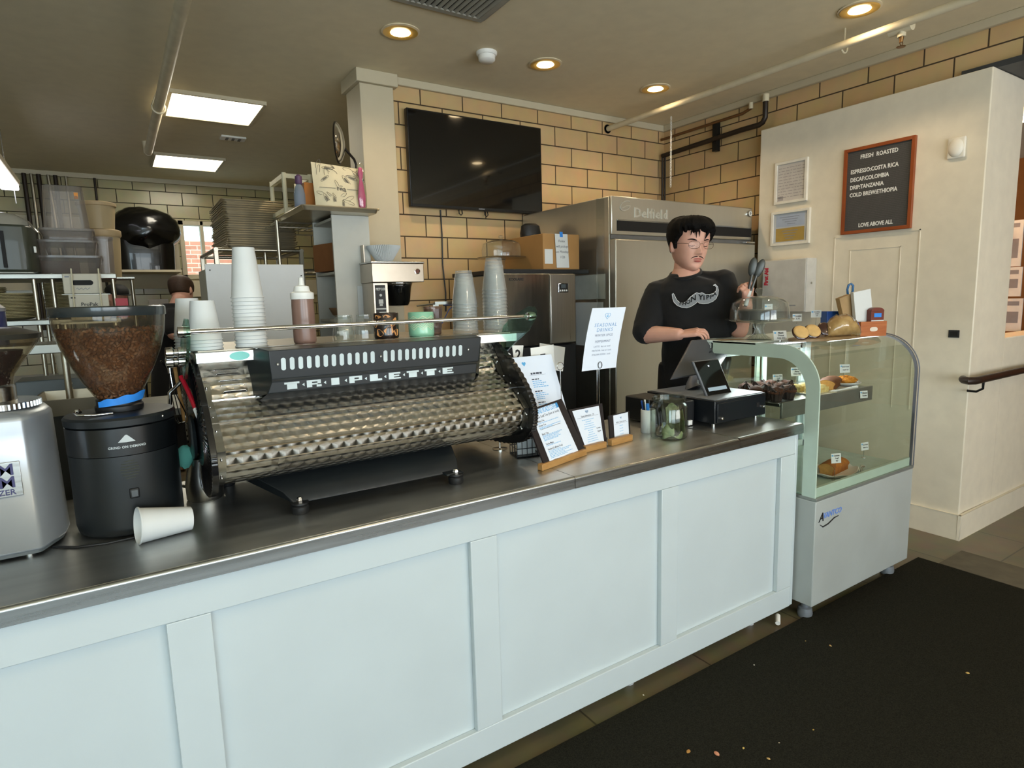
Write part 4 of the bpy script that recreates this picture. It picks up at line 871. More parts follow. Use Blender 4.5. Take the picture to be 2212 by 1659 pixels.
b = MB(); b.tube([(-.02, -.07, .3185), (-.06, -.075, .319), (-.095, -.066, .322), (-.10, -.058, .327), (-.097, -.053, .331), (-.09, -.055, .332), (-.088, -.061, .328)], [.003]*4+[.0045]*3, 10); obj('lever', b, M_('chrome'), t)
Wg = lambda v, s=1: None
cyl = lambda u, z, r=GR+.0016: (r*math.sin(u/r), -r*math.cos(u/r), z)
b = MB(); b.poly([cyl(-.019, .250), cyl(-.0, .249), cyl(.019, .250), cyl(.002, .268), cyl(-.002, .268)]); b.text('GRIND ON DEMAND', .0085, None, bold=.00022, depth=0, spacing=1.06, warp=lambda v: cyl(v.x, .237+v.y)); obj('emblem', b, mat('emblem_grey', 'b9c0c2', .4), t, merge=False)
b = MB()
for k in range(7):
    z = .178-.0072*(k-3)*1.0; w = .021*math.sqrt(max(.05, 1-((k-3)/3.6)**2)); b.tube([cyl(u, z+.0006*math.sin(u*200), GR+.0005) for u in [-w+2*w*j/8 for j in range(9)]], .0013, 6)
obj('speaker_slots', b, mat('slot_olive', '3d4038', .5), t)
sw = obj('switch', MB().cbox((.004, -GR-.001, .115), (.022, .008, .026)), M_('black_plastic'), t, bevel=.003); obj('rocker', MB().cbox((.004, -GR-.0055, .115), (.016, .005, .019)), mat('rocker_grey', '4a4f52', .35), sw, bevel=.002)
obj('cap_screw', MB().ball((.088, -.093, .300), .004, 10, 6), M_('chrome'), t)
b = MB(); b.tube([(-.02, -.13, .004), (.05, -.15, .004), (-.12, -.16, .004), (-.30, -.10, .004), (-.42, .10, .004)], .0035, 8)
obj('power_cord', MB().tube([(.06, 1.80, CT+.003), (0, 1.787, CT+.003), (-.07, 1.783, CT+.003), (-.13, 1.80, CT+.003), (-.18, 1.84, CT+.003)], .0032, 8), M_('black_plastic'), t, world=True)
# beans: one heap held by the hopper
rb = random.Random(5); b = MB(); prof = [(.047, .352)]+hp[1:]
def rad(z):
    for (r0, z0), (r1, z1) in zip(hp, hp[1:]):
        if z0 <= z <= z1: return r0+(r1-r0)*(z-z0)/(z1-z0)
    return hp[-1][0]
cyc = [(math.cos(2*PI*k/7), math.sin(2*PI*k/7)) for k in range(7)]
def bean(c, Mr):
    rings = []
    for j, (s, h) in enumerate(((.35, -.85), (.92, -.35), (.92, .35), (.35, .85))):
        rings.append([Vector(c)+Mr @ Vector((.0044*s*x*(.35 if (x > .9) else 1), .0042*s*y, .0062*h)) for x, y in cyc])
    b.loft(rings)
z = .352
while z < .532:
    R = rad(z)-.0064; n = max(6, int(2*PI*R/.0094))
    for k in range(n):
        a = 2*PI*(k+rb.random()*.7)/n; rr = R-rb.random()*.004; zz = z+rb.uniform(-.002, .002)
        bean((rr*math.cos(a), rr*math.sin(a), zz), Matrix.Rotation(a, 3, 'Z') @ Matrix.Rotation(rb.uniform(-1.4, 1.4), 3, 'X') @ Matrix.Rotation(rb.uniform(-.5, .5), 3, 'Y'))
    z += .0078
b.lathe([(.030, .352), (.046, .365), (.066, .395), (.085, .435), (.102, .480), (.112, .525), (.001, .53)], n=32)
solo('coffee_beans', b, M_('bean'), 'heap of roasted coffee beans filling the hopper of the black grinder', 'coffee beans', loc=(GX, GY, CT), kind='stuff', merge=False)
# silver grinder at the left edge
mat('silver_paint', 'aab2ba', .33, .55, var=.02); mat('mid_grey', '5a6163', .45)  # plain grey for the grinder base and the control box
t = thing('coffee_grinder', 'silver angular coffee grinder with a small hopper at the left edge', 'coffee grinder', (-.315, 1.94, CT))
pl = [(-.13, -.138), (.112, -.138), (.122, -.132), (.160, -.045), (.165, .02), (.15, .10), (.08, .15), (-.08, .15), (-.15, .10), (-.165, .02), (-.16, -.045)]
b = MB(); b.loft([[(x*s, y*s, z) for x, y in pl] for s, z in ((1.0, .014), (1.0, .02), (.97, .30), (.965, .335), (.90, .345), (.62, .352))], sm=False); obj('body', b, M_('silver_paint'), t, bevel=.006, seg=3)
obj('base', MB().prism([(x*.96, y*.96) for x, y in pl], .006, .014), M_('mid_grey'), t)
for x, y in ((.09, -.11), (-.09, -.11), (.1, .1)): obj('foot', MB().lathe([(.012, 0), (.012, .008)], (x, y, 0), 16), M_('steel'), t)
obj('collar', MB().lathe([(.105, .352), (.105, .366), (.062, .368), (.06, .372), (.06, .40), (.058, .403)], (.035, 0, 0), 48), M_('steel'), t)
b = MB()
for k in range(60): a = 2*PI*k/60; b.cbox((.035+.106*math.cos(a), .106*math.sin(a), .3585), (.004, .004, .013), None)
obj('knurled_ring', b, M_('steel'), t)
obj('hopper', MB().lathe([(.056, .404), (.062, .43), (.09, .47), (.118, .51), (.122, .522), (.12, .522), (.116, .51), (.088, .472), (.06, .43)], (.035, 0, 0), 56, cap=False), M_('hopper_plastic'), t)
obj('hopper_lid', MB().lathe([(.124, .518), (.126, .53), (.08, .545), (.001, .55)], (.035, 0, 0), 56), mat('lid_smoke', '33322c', .3, coat=.3), t)
b = MB(); rb2 = random.Random(8)
for k in range(260):
    z = .41+.075*rb2.random()**.8; a = rb2.random()*6.28; R = .052+max(0, (z-.428))*.62
    b_ = (R*.93*math.cos(a), R*.93*math.sin(a), z); cb = b; rings = []
    Mr = Matrix.Rotation(rb2.random()*3, 3, 'X') @ Matrix.Rotation(rb2.random()*3, 3, 'Z')
    for s, h in ((.35, -.85), (.92, -.35), (.92, .35), (.35, .85)): rings.append([Vector(b_)+Mr @ Vector((.0042*s*x, .0034*s*y, .0056*h)) for x, y in cyc])
    b.loft(rings)
b.lathe([(.045, .406), (.05, .43), (.078, .47), (.085, .49), (.001, .475)], n=24)
solo('coffee_beans', b, mat('bean_dark', '2c1712', .3, var=.1), 'dark oily coffee beans low in the small hopper of the silver grinder', 'coffee beans', loc=(-.28, 1.94, CT), kind='stuff', merge=False)
pc_ = at(22, 1036, Y=1.797); x1 = at(47, 1036, Y=1.797).x; W = .098; cx = x1-W/2
b = MB(); Mz = lambda x, z: plane_m((x-(-.315), -.1415, z-CT), (1, 0, 0), (0, 0, 1))
plate = obj('name_plate', MB().cbox((cx+.315, -.1395, pc_.z-CT), (W, .002, .082)), M_('steel'), t, bevel=.001)
for r in range(2):
    for c in range(2):
        b.text('M', .038, Mz(cx+(-.0215 if c == 0 else .0215), pc_.z+(.022 if r == 0 else -.008)) @ Matrix.Diagonal((1.12, 1, 1, 1)), bold=.0004)
obj('monogram', b, mat('mazz_ink', '3b3a66', .5), plate, merge=False)
b = MB(); b.text('MAZZER', .0185, Mz(cx, pc_.z-.031), bold=.0002)
obj('lettering', b, mat('mazz_ink', '3b3a66', .5), plate, merge=False)

# ================================================================ small things on the worktop, left part
t = thing('paper_cup', 'white paper cup lying on its side in front of the black grinder', 'paper cup', (.0, 1.745, CT+.0445), rot=(0, 0, 0))
# lying: axis along the counter, mouth towards the left
b = MB(); ax = Vector((.97, .16, -.10)).normalized(); q = Vector((0, 0, 1)).rotation_difference(ax).to_matrix().to_4x4()
b.lathe([(.0285, .118), (.0305, .122), (.0445, .0035), (.0468, .004), (.0472, .0015), (.0455, 0), (.0435, .002), (.0292, .112), (.001, .113)], n=56, M=q, cap=False); b.lathe([(.0305, .1215), (.0285, .117), (.001, .117)], n=56, M=q, cap=False)
obj('cup_wall', b, M_('paper_white'), t)
t = thing('milk_pitcher', 'stainless milk pitcher standing between the black grinder and machine', 'pitcher', (.186, 2.045, CT))
obj('body', MB().lathe([(.001, 0), (.048, 0), (.052, .005), (.053, .05), (.046, .085), (.040, .11), (.043, .13), (.041, .13), (.038, .11), (.044, .085), (.05, .05), (.001, .004)], n=48), M_('steel_v'), t)
obj('handle', MB().tube([(-.04, .02, .118), (-.075, .035, .115), (-.085, .04, .08), (-.07, .035, .045), (-.05, .02, .04)], .005, 10), M_('steel_v'), t)
# tools hanging at the left of the machine
t = thing('wire_whisk', 'steel wire frother whisk hanging left of the machine', 'whisk', (.128, 2.09, 1.15))
b = MB(); b.tube([(-.022, -.01, .195), (-.008, 0, .172), (.008, 0, .172), (.016, -.01, .195)], .0022, 8); b.cyl((0, 0, .172), (0, 0, .155), .006); obj('hook', b, M_('chrome'), t)
b = MB()
for a, w in ((0, .013), (.9, .02), (2.0, .016)):
    b.tube([(0, 0, .158), (w*.5*math.cos(a), .003, .10), (w*1.4*math.cos(a)+.012, .004, .03), (w*math.cos(a)+.016, .003, .004), (-w*.5*math.cos(a)+.014, 0, .0), (-w*math.cos(a)+.004, -.004, .04), (-w*.4*math.cos(a), -.003, .11), (0, 0, .158)], .0014, 6)
obj('wires', b, M_('chrome'), t)
t = thing('cleaning_brush', 'brush with a red handle hanging beside the left end of the machine', 'brush', (.150, 2.02, 1.15))
obj('handle', MB().tube([(.0, -.0, .15), (.012, -.03, .11), (.024, -.07, .06)], .0065, 8), M_('red'), t); obj('ferrule', MB().tube([(.024, -.07, .06), (.030, -.09, .035)], .008, 8), M_('plain_white'), t)
solo('wooden_spatula', MB().tube([(.0, 0, .17), (.006, 0, .08), (.014, 0, .0)], [.006, .005, .008], 8), M_('wood_tan'), 'thin pale wooden stick hanging behind the wire whisk', 'spatula', loc=(.143, 2.11, 1.15))
b = MB(); b.ball((0, 0, 0), (.024, .018, .035), 14, 8, fn=lambda q: 1+.2*pnoise(q*2)); solo('teal_cloth', b, mat('teal_cloth', '63b5a8', .8, bump=.3), 'crumpled teal cloth squeezed between the black grinder and the machine', 'cloth', loc=(.139, 2.02, 1.06))
# ================================================================ menu boards and till
class Sheet:
    """flat sheet from four photo corners; bottom corners on a height or depth, top corners on given depths"""
    def __init__(s, TL, TR, BR, BL, yb=None, yt=None, zb=None):
        f = lambda p, y: at(p[0], p[1], Y=y)
        if zb is not None: s.BL = at(*BL, Z=zb); s.BR = at(*BR, Z=zb)
        else: s.BL, s.BR = f(BL, yb[0]), f(BR, yb[1])
        yt = yt if isinstance(yt, tuple) else (s.BL.y+yt, s.BR.y+yt)
        s.TL, s.TR = f(TL, yt[0]), f(TR, yt[1])
        # make it flat
        n = (s.BR-s.BL).cross(s.TL-s.BL).normalized(); s.TR = s.TR - n*(s.TR-s.BL).dot(n)
        s.n = n if n.y < 0 else -n; s.ux = (s.BR-s.BL); s.uy = (s.TL-s.BL); s.w = s.ux.length; s.h = s.uy.length
    def p(s, u, v, d=0): return (s.BL*(1-u)+s.BR*u)*(1-v)+(s.TL*(1-u)+s.TR*u)*v+s.n*d
    def slab(s, b, u0, u1, v0, v1, d0, d1):
        q = [(u0, v0), (u1, v0), (u1, v1), (u0, v1)]; b.loft([[s.p(u, v, d0) for u, v in q], [s.p(u, v, d1) for u, v in q]], sm=False); return b
    def M(s, u, v, d=.0009):
        o = s.p(u, v, d); ux = (s.p(1, v)-s.p(0, v)).normalized(); uy = (s.p(u, 1)-s.p(u, 0)).normalized()
        return Matrix(((ux.x, uy.x, s.n.x, o.x), (ux.y, uy.y, s.n.y, o.y), (ux.z, uy.z, s.n.z, o.z), (0, 0, 0, 1)))
    def sub(s, u0, v0, u1, v1):
        q = object.__new__(Sheet); q.BL, q.BR, q.TR, q.TL = s.p(u0, v0), s.p(u1, v0), s.p(u1, v1), s.p(u0, v1); q.n = s.n; q.w = (q.BR-q.BL).length; q.h = (q.TL-q.BL).length; return q
def rule(s, b, u0, u1, v, t=.0008): s.slab(b, u0, u1, v-t/s.h/2, v+t/s.h/2, .0006, .0010)
def scribble(s, b, u0, u1, v, size, rg):
    """a line too small to read in the photo: short strokes"""
    u = u0
    while u < u1:
        w = rg.uniform(.02, .07); s.slab(b, u, min(u1, u+w), v-size/s.h/2, v+size/s.h/2, .0006, .0009); u += w+.012
def lines(s, b, items):
    for u, v, tx, size, *al in items: b.text(tx, size, s.M(u, v), align=(al[0] if al else 'CENTER'), depth=.0002, bold=.00008)
def heart(s, b, u, v, r, d=.0008):
    pts = []
    for k in range(28):
        a = 2*PI*k/28; x = 16*math.sin(a)**3; y = 13*math.cos(a)-5*math.cos(2*a)-2*math.cos(3*a)-math.cos(4*a); pts.append(s.p(u+x/17*r/s.w, v+y/17*r/s.h, d))
    b.poly(pts)
mat('board_black', '1f191b', .5); mat('paper_blue', 'dfe8f6', .6, var=.004); mat('ink_soft', '3c4350', .6); mat('ink_sky', '8fbfe6', .6)
def base_of(s): m = (s.BL+s.BR)/2; return (m.x, m.y, CT)
def wood(t, a, b_, c, d, th=.022):
    """wooden block: photo corners top-left, top-right, bottom-right, bottom-left of its front face"""
    L, R = at(*d, Z=CT), at(*c, Z=CT); zl = at(*a, Y=L.y).z; zr = at(*b_, Y=R.y).z; dr = (R-L).normalized(); n = Vector((-dr.y, dr.x, 0))*th
    h = (zl+zr)/2-CT; q = MB(); q.loft([[L, R, R+n, L+n], [p+Vector((0, 0, h)) for p in (L, R, R+n, L+n)]], sm=False)
    obj('wooden_foot', q, M_('wood_tan'), t, world=True, bevel=.002)
rg = random.Random(2)
# tall tea menu board
s = Sheet((1132, 889), (1213, 861), (1266, 976), (1178, 1009), zb=.927, yt=.085); t = thing('menu_board', 'tall black menu board with the loose leaf tea sheet, on a wooden foot', 'menu board', base_of(s))
q = MB(); s.slab(q, 0, 1, 0, 1, -.006, 0); obj('board', q, M_('board_black'), t, world=True)
sh = s.sub(.13, .03, .83, .965); q = MB(); sh.slab(q, 0, 1, 0, 1, .0003, .0008); obj('sheet', q, M_('paper_blue'), t, world=True)
q = MB(); lines(sh, q, [(.05, .85, 'Loose Leaf Tea (hot or iced)', sh.w*.073, 'LEFT')]); 
for v, tx in ((.77, 'White Tea'), (.69, 'Green Tea'), (.53, 'Black Tea'), (.34, 'Yerba Mate'), (.24, 'Herbal (Caffeine Free)')): lines(sh, q, [(.08, v, tx, sh.w*.055, 'LEFT')])
rule(sh, q, .1, .82, .62, .0012); 
for k in range(12): sh.slab(q, .05+.075*k, .13+.075*k, .035+.006*math.sin(k), .039+.006*math.sin(k), .0006, .001)
obj('lettering', q, M_('ink_soft'), t, world=True, merge=False)
q = MB()
for v in (.735, .655, .635, .50, .48, .455, .43, .41, .31, .205, .18, .155, .13, .105, .08): scribble(sh, q, .08, rg.uniform(.5, .85), v, .0028, rg)
obj('small_print', q, M_('ink_sky'), t, world=True, merge=False)
q = MB(); q.text('RIVERS AND ROADS COFFEE', sh.w*.155, sh.M(.46, .945) @ Matrix.Diagonal((.46, 1, 1, 1)), depth=.0002, bold=.0002); obj('header', q, M_('ink_blue'), t, world=True, merge=False)
q = MB(); sh.slab(q, .93, 1.0, .91, 1.0, .0009, .0014); obj('blue_tab', q, mat('tab_blue', '3d8fd0', .5), t, world=True)
wood(t, (1170, 1002), (1268, 972), (1268, 983), (1172, 1018))
# syrup selections board
s = Sheet((1228, 885), (1306, 869), (1311, 957), (1262, 972), zb=.925, yt=.055); t = thing('menu_board', 'medium black board with the syrup selections card, on a wooden foot', 'menu board', base_of(s))
q = MB(); s.slab(q, 0, 1, 0, 1, -.006, 0); obj('board', q, M_('board_black'), t, world=True)
sh = s.sub(.08, .07, .88, .95); q = MB(); sh.slab(q, 0, 1, 0, 1, .0003, .0008); obj('sheet', q, M_('paper_blue'), t, world=True)
q = MB(); lines(sh, q, [(.5, .80, 'Syrup Selections - .75', sh.w*.078), (.83, .40, '+ green', sh.w*.07), (.85, .31, 'Apple', sh.w*.08)]); rule(sh, q, .08, .92, .765); obj('lettering', q, M_('ink_soft'), t, world=True, merge=False)
q = MB(); heart(sh, q, .5, .91, .008)
for k in range(11): w = rg.uniform(.1, .26); scribble(sh, q, .47-w, .47+w, .69-.06*k, .0028, rg)
obj('small_print', q, M_('ink_sky'), t, world=True, merge=False); wood(t, (1266, 965), (1311, 954), (1311, 967), (1266, 978))
# small card board
s = Sheet((1315, 898), (1360, 887), (1362, 943), (1319, 955), zb=.925, yt=.04); t = thing('menu_board', 'smallest black board with a little white card, on a wooden foot beside the pens', 'menu board', base_of(s))
q = MB(); s.slab(q, 0, 1, 0, 1, -.006, 0); obj('board', q, M_('board_black'), t, world=True)
sh = s.sub(.2, .08, .92, .96); q = MB(); sh.slab(q, 0, 1, 0, 1, .0003, .0008); obj('sheet', q, M_('paper_blue'), t, world=True)
q = MB(); lines(sh, q, [(.5, .66, 'Milk Selections', sh.w*.115)]); rule(sh, q, .08, .92, .6); obj('lettering', q, M_('ink_grey'), t, world=True, merge=False)
q = MB(); heart(sh, q, .5, .84, .006)
for k in range(4): scribble(sh, q, .38, .62, .5-.12*k, .0028, rg)
obj('small_print', q, M_('ink_sky'), t, world=True, merge=False); wood(t, (1322, 950), (1367, 939), (1367, 952), (1322, 964))
# laminated menus in the wire basket
def basket(cx, cy):
    t = thing('wire_basket', 'black wire basket behind the tea board, beside the right end of the machine', 'basket', (cx, cy, CT), -.25); w, d, h = .05, .04, .10; b = MB()
    for z, k in ((.003, 1.0), (.035, 1), (.072, 1), (h, 1.02)): b.tube([(-w*k, -d*k, z), (w*k, -d*k, z), (w*k, d*k, z), (-w*k, d*k, z)], .0018 if z > .01 else .003, 6, loop=True)
    obj('rails', b, M_('black_metal'), t); b = MB()
    for k in range(6):
        x = -w+2*w*k/5
        for y in (-d, d): b.cyl((x, y, .003), (x, y, h), .0014, n=6)
    for y in (-d/3, d/3):
        for x in (-w, w): b.cyl((x, y, .003), (x, y, h), .0014, n=6)
    obj('uprights', b, M_('black_metal'), t); obj('base', MB().box(-w, w, -d, d, 0, .003), M_('black_metal'), t)
basket(1.25, 1.85); solo('paper_sheets', MB().box(-.035, .035, -.004, .004, 0, .125), M_('paper_white'), 'white printed sheets standing in the wire basket', 'paper', loc=(1.25, 1.85, CT+.004), rotz=-.25)
for k in range(3):
    dx, dyy = 5*k, .006*k
    s = Sheet((1082+dx, 776-1*k), (1178+dx*1.3, 766-.5*k), (1232+dx, 948), (1130+dx, 962), yb=(1.93+dyy, 1.93+dyy), yt=(1.99+dyy, 1.99+dyy))
    t = thing('laminated_menu', ['front laminated menu with two columns of drinks, standing behind the tea board', 'laminated menu right behind the front one, only its right margin showing', 'rearmost of the three laminated menus behind the tea board'][k], 'menu', (s.BL.x, s.BL.y, CT+.006), group='laminated menus behind the tea board')
    q = MB(); s.slab(q, 0, 1, 0, 1, -.001, 0); obj('sheet', q, M_('paper_blue'), t, world=True)
    if k == 0:
        q = MB(); scribble(s, q, .14, .36, .785, .007, rg); scribble(s, q, .55, .80, .80, .007, rg); rule(s, q, .1, .4, .77, .0006); rule(s, q, .52, .88, .78, .0006)
        for v in (.72, .58, .45, .34, .22): scribble(s, q, .1, .24, v+.003, .0045, rg); scribble(s, q, .54, .70, v+.013, .0045, rg)
        obj('lettering', q, M_('ink_soft'), t, world=True, merge=False); q = MB(); heart(s, q, .46, .92, .011)
        for v0 in (.70, .56, .43, .32, .20):
            for j in range(4): scribble(s, q, .1, rg.uniform(.28, .42), v0-.022*j, .0028, rg); scribble(s, q, .54, rg.uniform(.7, .88), v0+.01-.022*j, .0028, rg)
        obj('small_print', q, M_('ink_blue'), t, world=True, merge=False)
# seasonal drinks sign on a wire stand
s = Sheet((1279.6, 666), (1352.3, 663), (1330.5, 793.6), (1256.8, 802.3), yb=(1.86, 1.86), yt=(1.875, 1.875))
bx = s.p(.5, 0); t = thing('wire_sign_stand', 'tall wire stand with a ring clip holding the seasonal drinks sign', 'sign stand', (bx.x, 1.88, CT))
c = s.p(.50, .03, .004); q = MB(); q.tube([c+Vector((.010*math.sin(a), 0, .010+.013*math.cos(a))) for a in [2*PI*k/20 for k in range(20)]], .0013, 6, loop=True); obj('ring_clip', q, M_('black_metal'), t, world=True)
q = MB()
for dx in (-.005, .005): q.cyl((bx.x+dx, 1.868, s.BL.z+.01), (bx.x+dx*1.5, 1.868, CT+.004), .0014, n=8)
obj('wire_stem', q, M_('chrome'), t, world=True); obj('foot', MB().lathe([(.045, 0), (.045, .003), (.01, .006), (.002, .007)], n=32), M_('black_metal'), t)
t = thing('seasonal_sign', 'white seasonal drinks sign held up by the tall wire stand', 'sign', (bx.x, 1.862, s.BL.z))
q = MB(); n = 10; F = lambda u, v, d: s.p(u, v, d)+Vector((-.010*math.sin(PI*v), -.004*math.sin(PI*v), 0))
for u0, d0 in ((0, 0),): q.loft([[F(0, j/n, -.0008) for j in range(n+1)]+[F(0, 1-j/n, 0) for j in range(n+1)], [F(1, j/n, -.0008) for j in range(n+1)]+[F(1, 1-j/n, 0) for j in range(n+1)]], sm=False)
obj('sheet', q, M_('paper_blue'), t, world=True)
def Fm(u, v):
    o = F(u, v, .0007); M = s.M(u, v); ux = M.col[0].xyz; uy = (F(u, min(1, v+.02), 0)-F(u, v-.02, 0)).normalized(); nn = M.col[2].xyz
    return Matrix(((ux.x, uy.x, nn.x, o.x), (ux.y, uy.y, nn.y, o.y), (ux.z, uy.z, nn.z, o.z), (0, 0, 0, 1)))
q = MB()
for u, v, tx, sz in ((.5, .72, 'SEASONAL', .115), (.5, .64, 'DRINKS', .115)): q.text(tx, s.w*sz, Fm(u, v), spacing=1.25, depth=.0001)
obj('heading', q, mat('ink_steelblue', '6f9fcf', .6), t, world=True, merge=False)
q = MB()
for u, v, tx, sz in ((.5, .555, 'WINTER SPICE', .075), (.5, .455, 'PEPPERMINT', .075), (.5, .375, 'LATTE  hot or iced', .055), (.5, .31, 'MATCHA  hot or iced', .055), (.5, .245, 'ITALIAN SODA  iced', .055)): q.text(tx, s.w*sz, Fm(u, v), spacing=1.1, depth=.0001)
obj('lettering', q, mat('ink_slate', '76849c', .6), t, world=True, merge=False)
q = MB()
for a, b_ in ((-.02, .016), (.02, .016)): 
    q.tube([Fm(.5, .87) @ Vector((x, y, .0003)) for x, y in [((16*math.sin(w)**3)/17*.015, (13*math.cos(w)-5*math.cos(2*w)-2*math.cos(3*w)-math.cos(4*w))/17*.015) for w in [2*PI*k/30 for k in range(30)]]], .0006, 5, loop=True); break
q.cbox((0, 0, 0), (.008, .005, .0006), Fm(.5, .863)); obj('heart_mark', q, M_('ink_blue'), t, world=True)
# number cards on ring holders behind the menus
def numcard(lb, TL, TR, BR, BL, Y, ch, size, stem=True):
    s = Sheet(TL, TR, BR, BL, yb=(Y, Y), yt=(Y+.01, Y+.01)); bx = s.p(.5, 0)
    t = thing('number_card', lb, 'number card', (bx.x, Y+.01, CT), group='table number cards')
    q = MB(); s.slab(q, 0, 1, 0, 1, -.0012, 0); obj('plate', q, M_('plain_white'), t, world=True, bevel=.0005)
    q = MB(); q.text(ch, size, s.M(.5, .52), bold=.0015); obj('number', q, M_('ink_black'), t, world=True, merge=False)
    q = MB(); q.cyl((bx.x, Y+.006, CT+.003), (bx.x, Y+.006, bx.z), .0018, n=8); q.lathe([(.03, CT), (.03, CT+.003), (.004, CT+.006)], (bx.x, Y+.006, 0), 24); obj('holder', q, M_('chrome'), t, world=True)
numcard('white number card with a 5, upper left part showing above the menus', (1146, 752), (1196, 744), (1200, 812), (1150, 818), 2.02, '5', .075)
numcard('blank side white card directly behind the number 5 card', (1166, 741), (1221, 750), (1216, 802), (1164, 796), 2.10, ' ', .05)
numcard('small narrow number card with a 2 between the machine and the 5 card', (1106, 746), (1131, 746), (1127, 790), (1112, 790), 2.08, '2', .055)
numcard('tilted number card with 20 partly behind the machine end', (1068, 742), (1103, 765), (1096, 800), (1056, 780), 1.98, '20', .055)
c = at(1210, 791, Y=1.95); t = thing('ring_holder', 'empty ring topped card holder standing right of the laminated menus', 'card holder', (c.x, 1.95, CT))
q = MB(); q.tube([(.0155*math.cos(a), 0, c.z-CT+.0155*math.sin(a)) for a in [2*PI*k/28 for k in range(28)]], .0018, 8, loop=True); q.tube([(0, 0, c.z-CT-.0155), (.006, 0, .02), (.006, 0, .003)], .0018, 8); obj('ring', q, M_('chrome'), t)
obj('foot', MB().lathe([(.03, 0), (.03, .003), (.006, .006)], (.006, 0, 0), 24), M_('chrome'), t)
# pens in a white cup
t = thing('pen_cup', 'plain white cylindrical cup holding pens beside the tip jar', 'cup', (1.872, 1.835, CT))
obj('cup', MB().lathe([(.001, 0), (.029, 0), (.031, .003), (.031, .098), (.030, .1), (.0285, .098), (.0285, .006), (.001, .006)], n=40), M_('plain_white'), t)
for k, (x, y, dx, dy, h, c, lb) in enumerate([(-.014, 0, -.016, 0, .135, 'black_plastic', 'black pen leaning left in the white cup'), (0, .012, -.012, .0, .142, 'plain_white', 'white pen standing in the white cup'), (.012, -.004, -.010, 0, .125, 'tape_blue', 'thick bright blue marker in the white cup'), (.016, .012, .006, .004, .138, 'dark_grey', 'dark pen at the right of the white cup'), (-.004, .016, -.02, .004, .138, 'deep_blue', 'dark blue pen behind the others in the white cup')]):
    q = MB(); r = .0075 if c == 'tape_blue' else .0042; q.tube([(x*.5, y*.5, .0075), (x*.5+dx, y*.5+dy, h*.85), (x*.5+dx*1.2, y*.5+dy*1.2, h)], [r*.5, r, r], 10)
    solo('pen', q, M_(c), lb, 'pen', loc=(1.872, 1.835, CT), group='pens in the white cup')
# tip jar
jx, jy = 1.868, 1.715
t = thing('tip_jar', 'clear glass tip jar with bills and coins on the worktop', 'jar', (jx, jy, CT))
obj('glass', MB().lathe([(.001, 0), (.066, 0), (.073, .006), (.075, .02), (.075, .125), (.070, .138), (.062, .146), (.062, .152), (.067, .156), (.067, .168), (.064, .171), (.060, .168), (.058, .146), (.066, .137), (.072, .124), (.072, .02), (.068, .008), (.001, .007)], n=64), thin_glass('jar_glass', 'f3f7f5', .02, refl=1.3), t)
obj('rim_ring', MB().lathe([(.066, .156), (.0685, .158), (.0685, .166), (.066, .168)], n=64, cap=False), M_('jar_glass'), t)
mat('banknote', 'a9b08a', .7, col2='77865a', vscale=50); mat('coin', 'b9b6ae', .3, 1); mat('coin_copper', 'a9714a', .35, 1)
def bill(lb, x0, y0, rad_, a0, a1, z0, z1, lean):
    q = MB(); n = 14; r0 = []; r1 = []
    for k in range(n+1):
        a = a0+(a1-a0)*k/n; rr = rad_*(1+.08*math.sin(3*a)); r0.append((x0+rr*math.cos(a), y0+rr*math.sin(a), z0+.006*math.sin(5*a))); r1.append((x0+rr*math.cos(a)*.9+lean, y0+rr*math.sin(a)*.9, z1+.01*math.sin(4*a)))
    q.loft([r0, [((p[0]+w[0])/2+.004, (p[1]+w[1])/2, (p[2]+w[2])/2) for p, w in zip(r0, r1)], r1], cap=False, closed=False); o = solo('banknote', q, M_('banknote'), lb, 'banknote', loc=(jx, jy, CT), group='banknotes in the tip jar'); sd = o.modifiers.new('s', 'SOLIDIFY'); sd.thickness = .0004
bill('green banknote curled against the right wall of the tip jar', .0, 0, .066, -.9, .9, .018, .118, -.006); bill('inner green banknote bent upright at the right of the tip jar', .012, .01, .045, -1.2, .8, .018, .125, -.004)
bill('crumpled banknote lying low at the left of the tip jar', -.012, -.01, .03, 2.0, 4.6, .012, .052, .004); bill('folded banknote flat at the bottom of the tip jar', 0, 0, .058, -2.9, -.4, .010, .022, 0)
for k in range(14):
    a = rg.random()*6.28; r = .052*rg.random()**.5; z = .0085+.0018*(k % 4); q = MB(); q.lathe([(.001, 0), (.0105, 0), (.0105, .0016), (.001, .0016)], n=20)
    solo('coin', q, M_('coin' if k % 4 else 'coin_copper'), 'coin lying at the bottom of the tip jar', 'coin', loc=(jx+r*math.cos(a), jy+r*math.sin(a), CT+z), group='coins in the tip jar')
# cash drawer, printer box, till tablet and card terminal
DZ = CT+.003
t = thing('cash_drawer', 'black steel cash drawer on the right end of the worktop', 'cash drawer', (2.31, 1.89, DZ))
x0, x1, y0, y1 = 2.135, 2.49, 1.70, 2.10
obj('housing', MB().box(x0, x1, y0, y1, DZ+.016, DZ+.118), mat('drawer_black', '10151a', .4, coat=.2), t, world=True, bevel=.003)
obj('front', MB().box(x0+.012, x1-.006, y0-.006, y0, DZ+.020, DZ+.106), mat('drawer_front', '0c1218', .35), t, world=True, bevel=.002)
obj('lid_plate', MB().box(x0+.01, x1-.004, y0+.01, y1-.01, DZ+.118, DZ+.121), mat('lid_grey', '8b9096', .4, metal=.5), t, world=True, bevel=.001)
for x, z in ((x0+.035, .040), (x1-.03, .058)): obj('lock', MB().lathe([(.001, -.014), (.006, -.012), (.0075, -.004), (.0075, 0)], (x, y0-.004, DZ+z), 20, axis='y'), M_('chrome'), t, world=True)
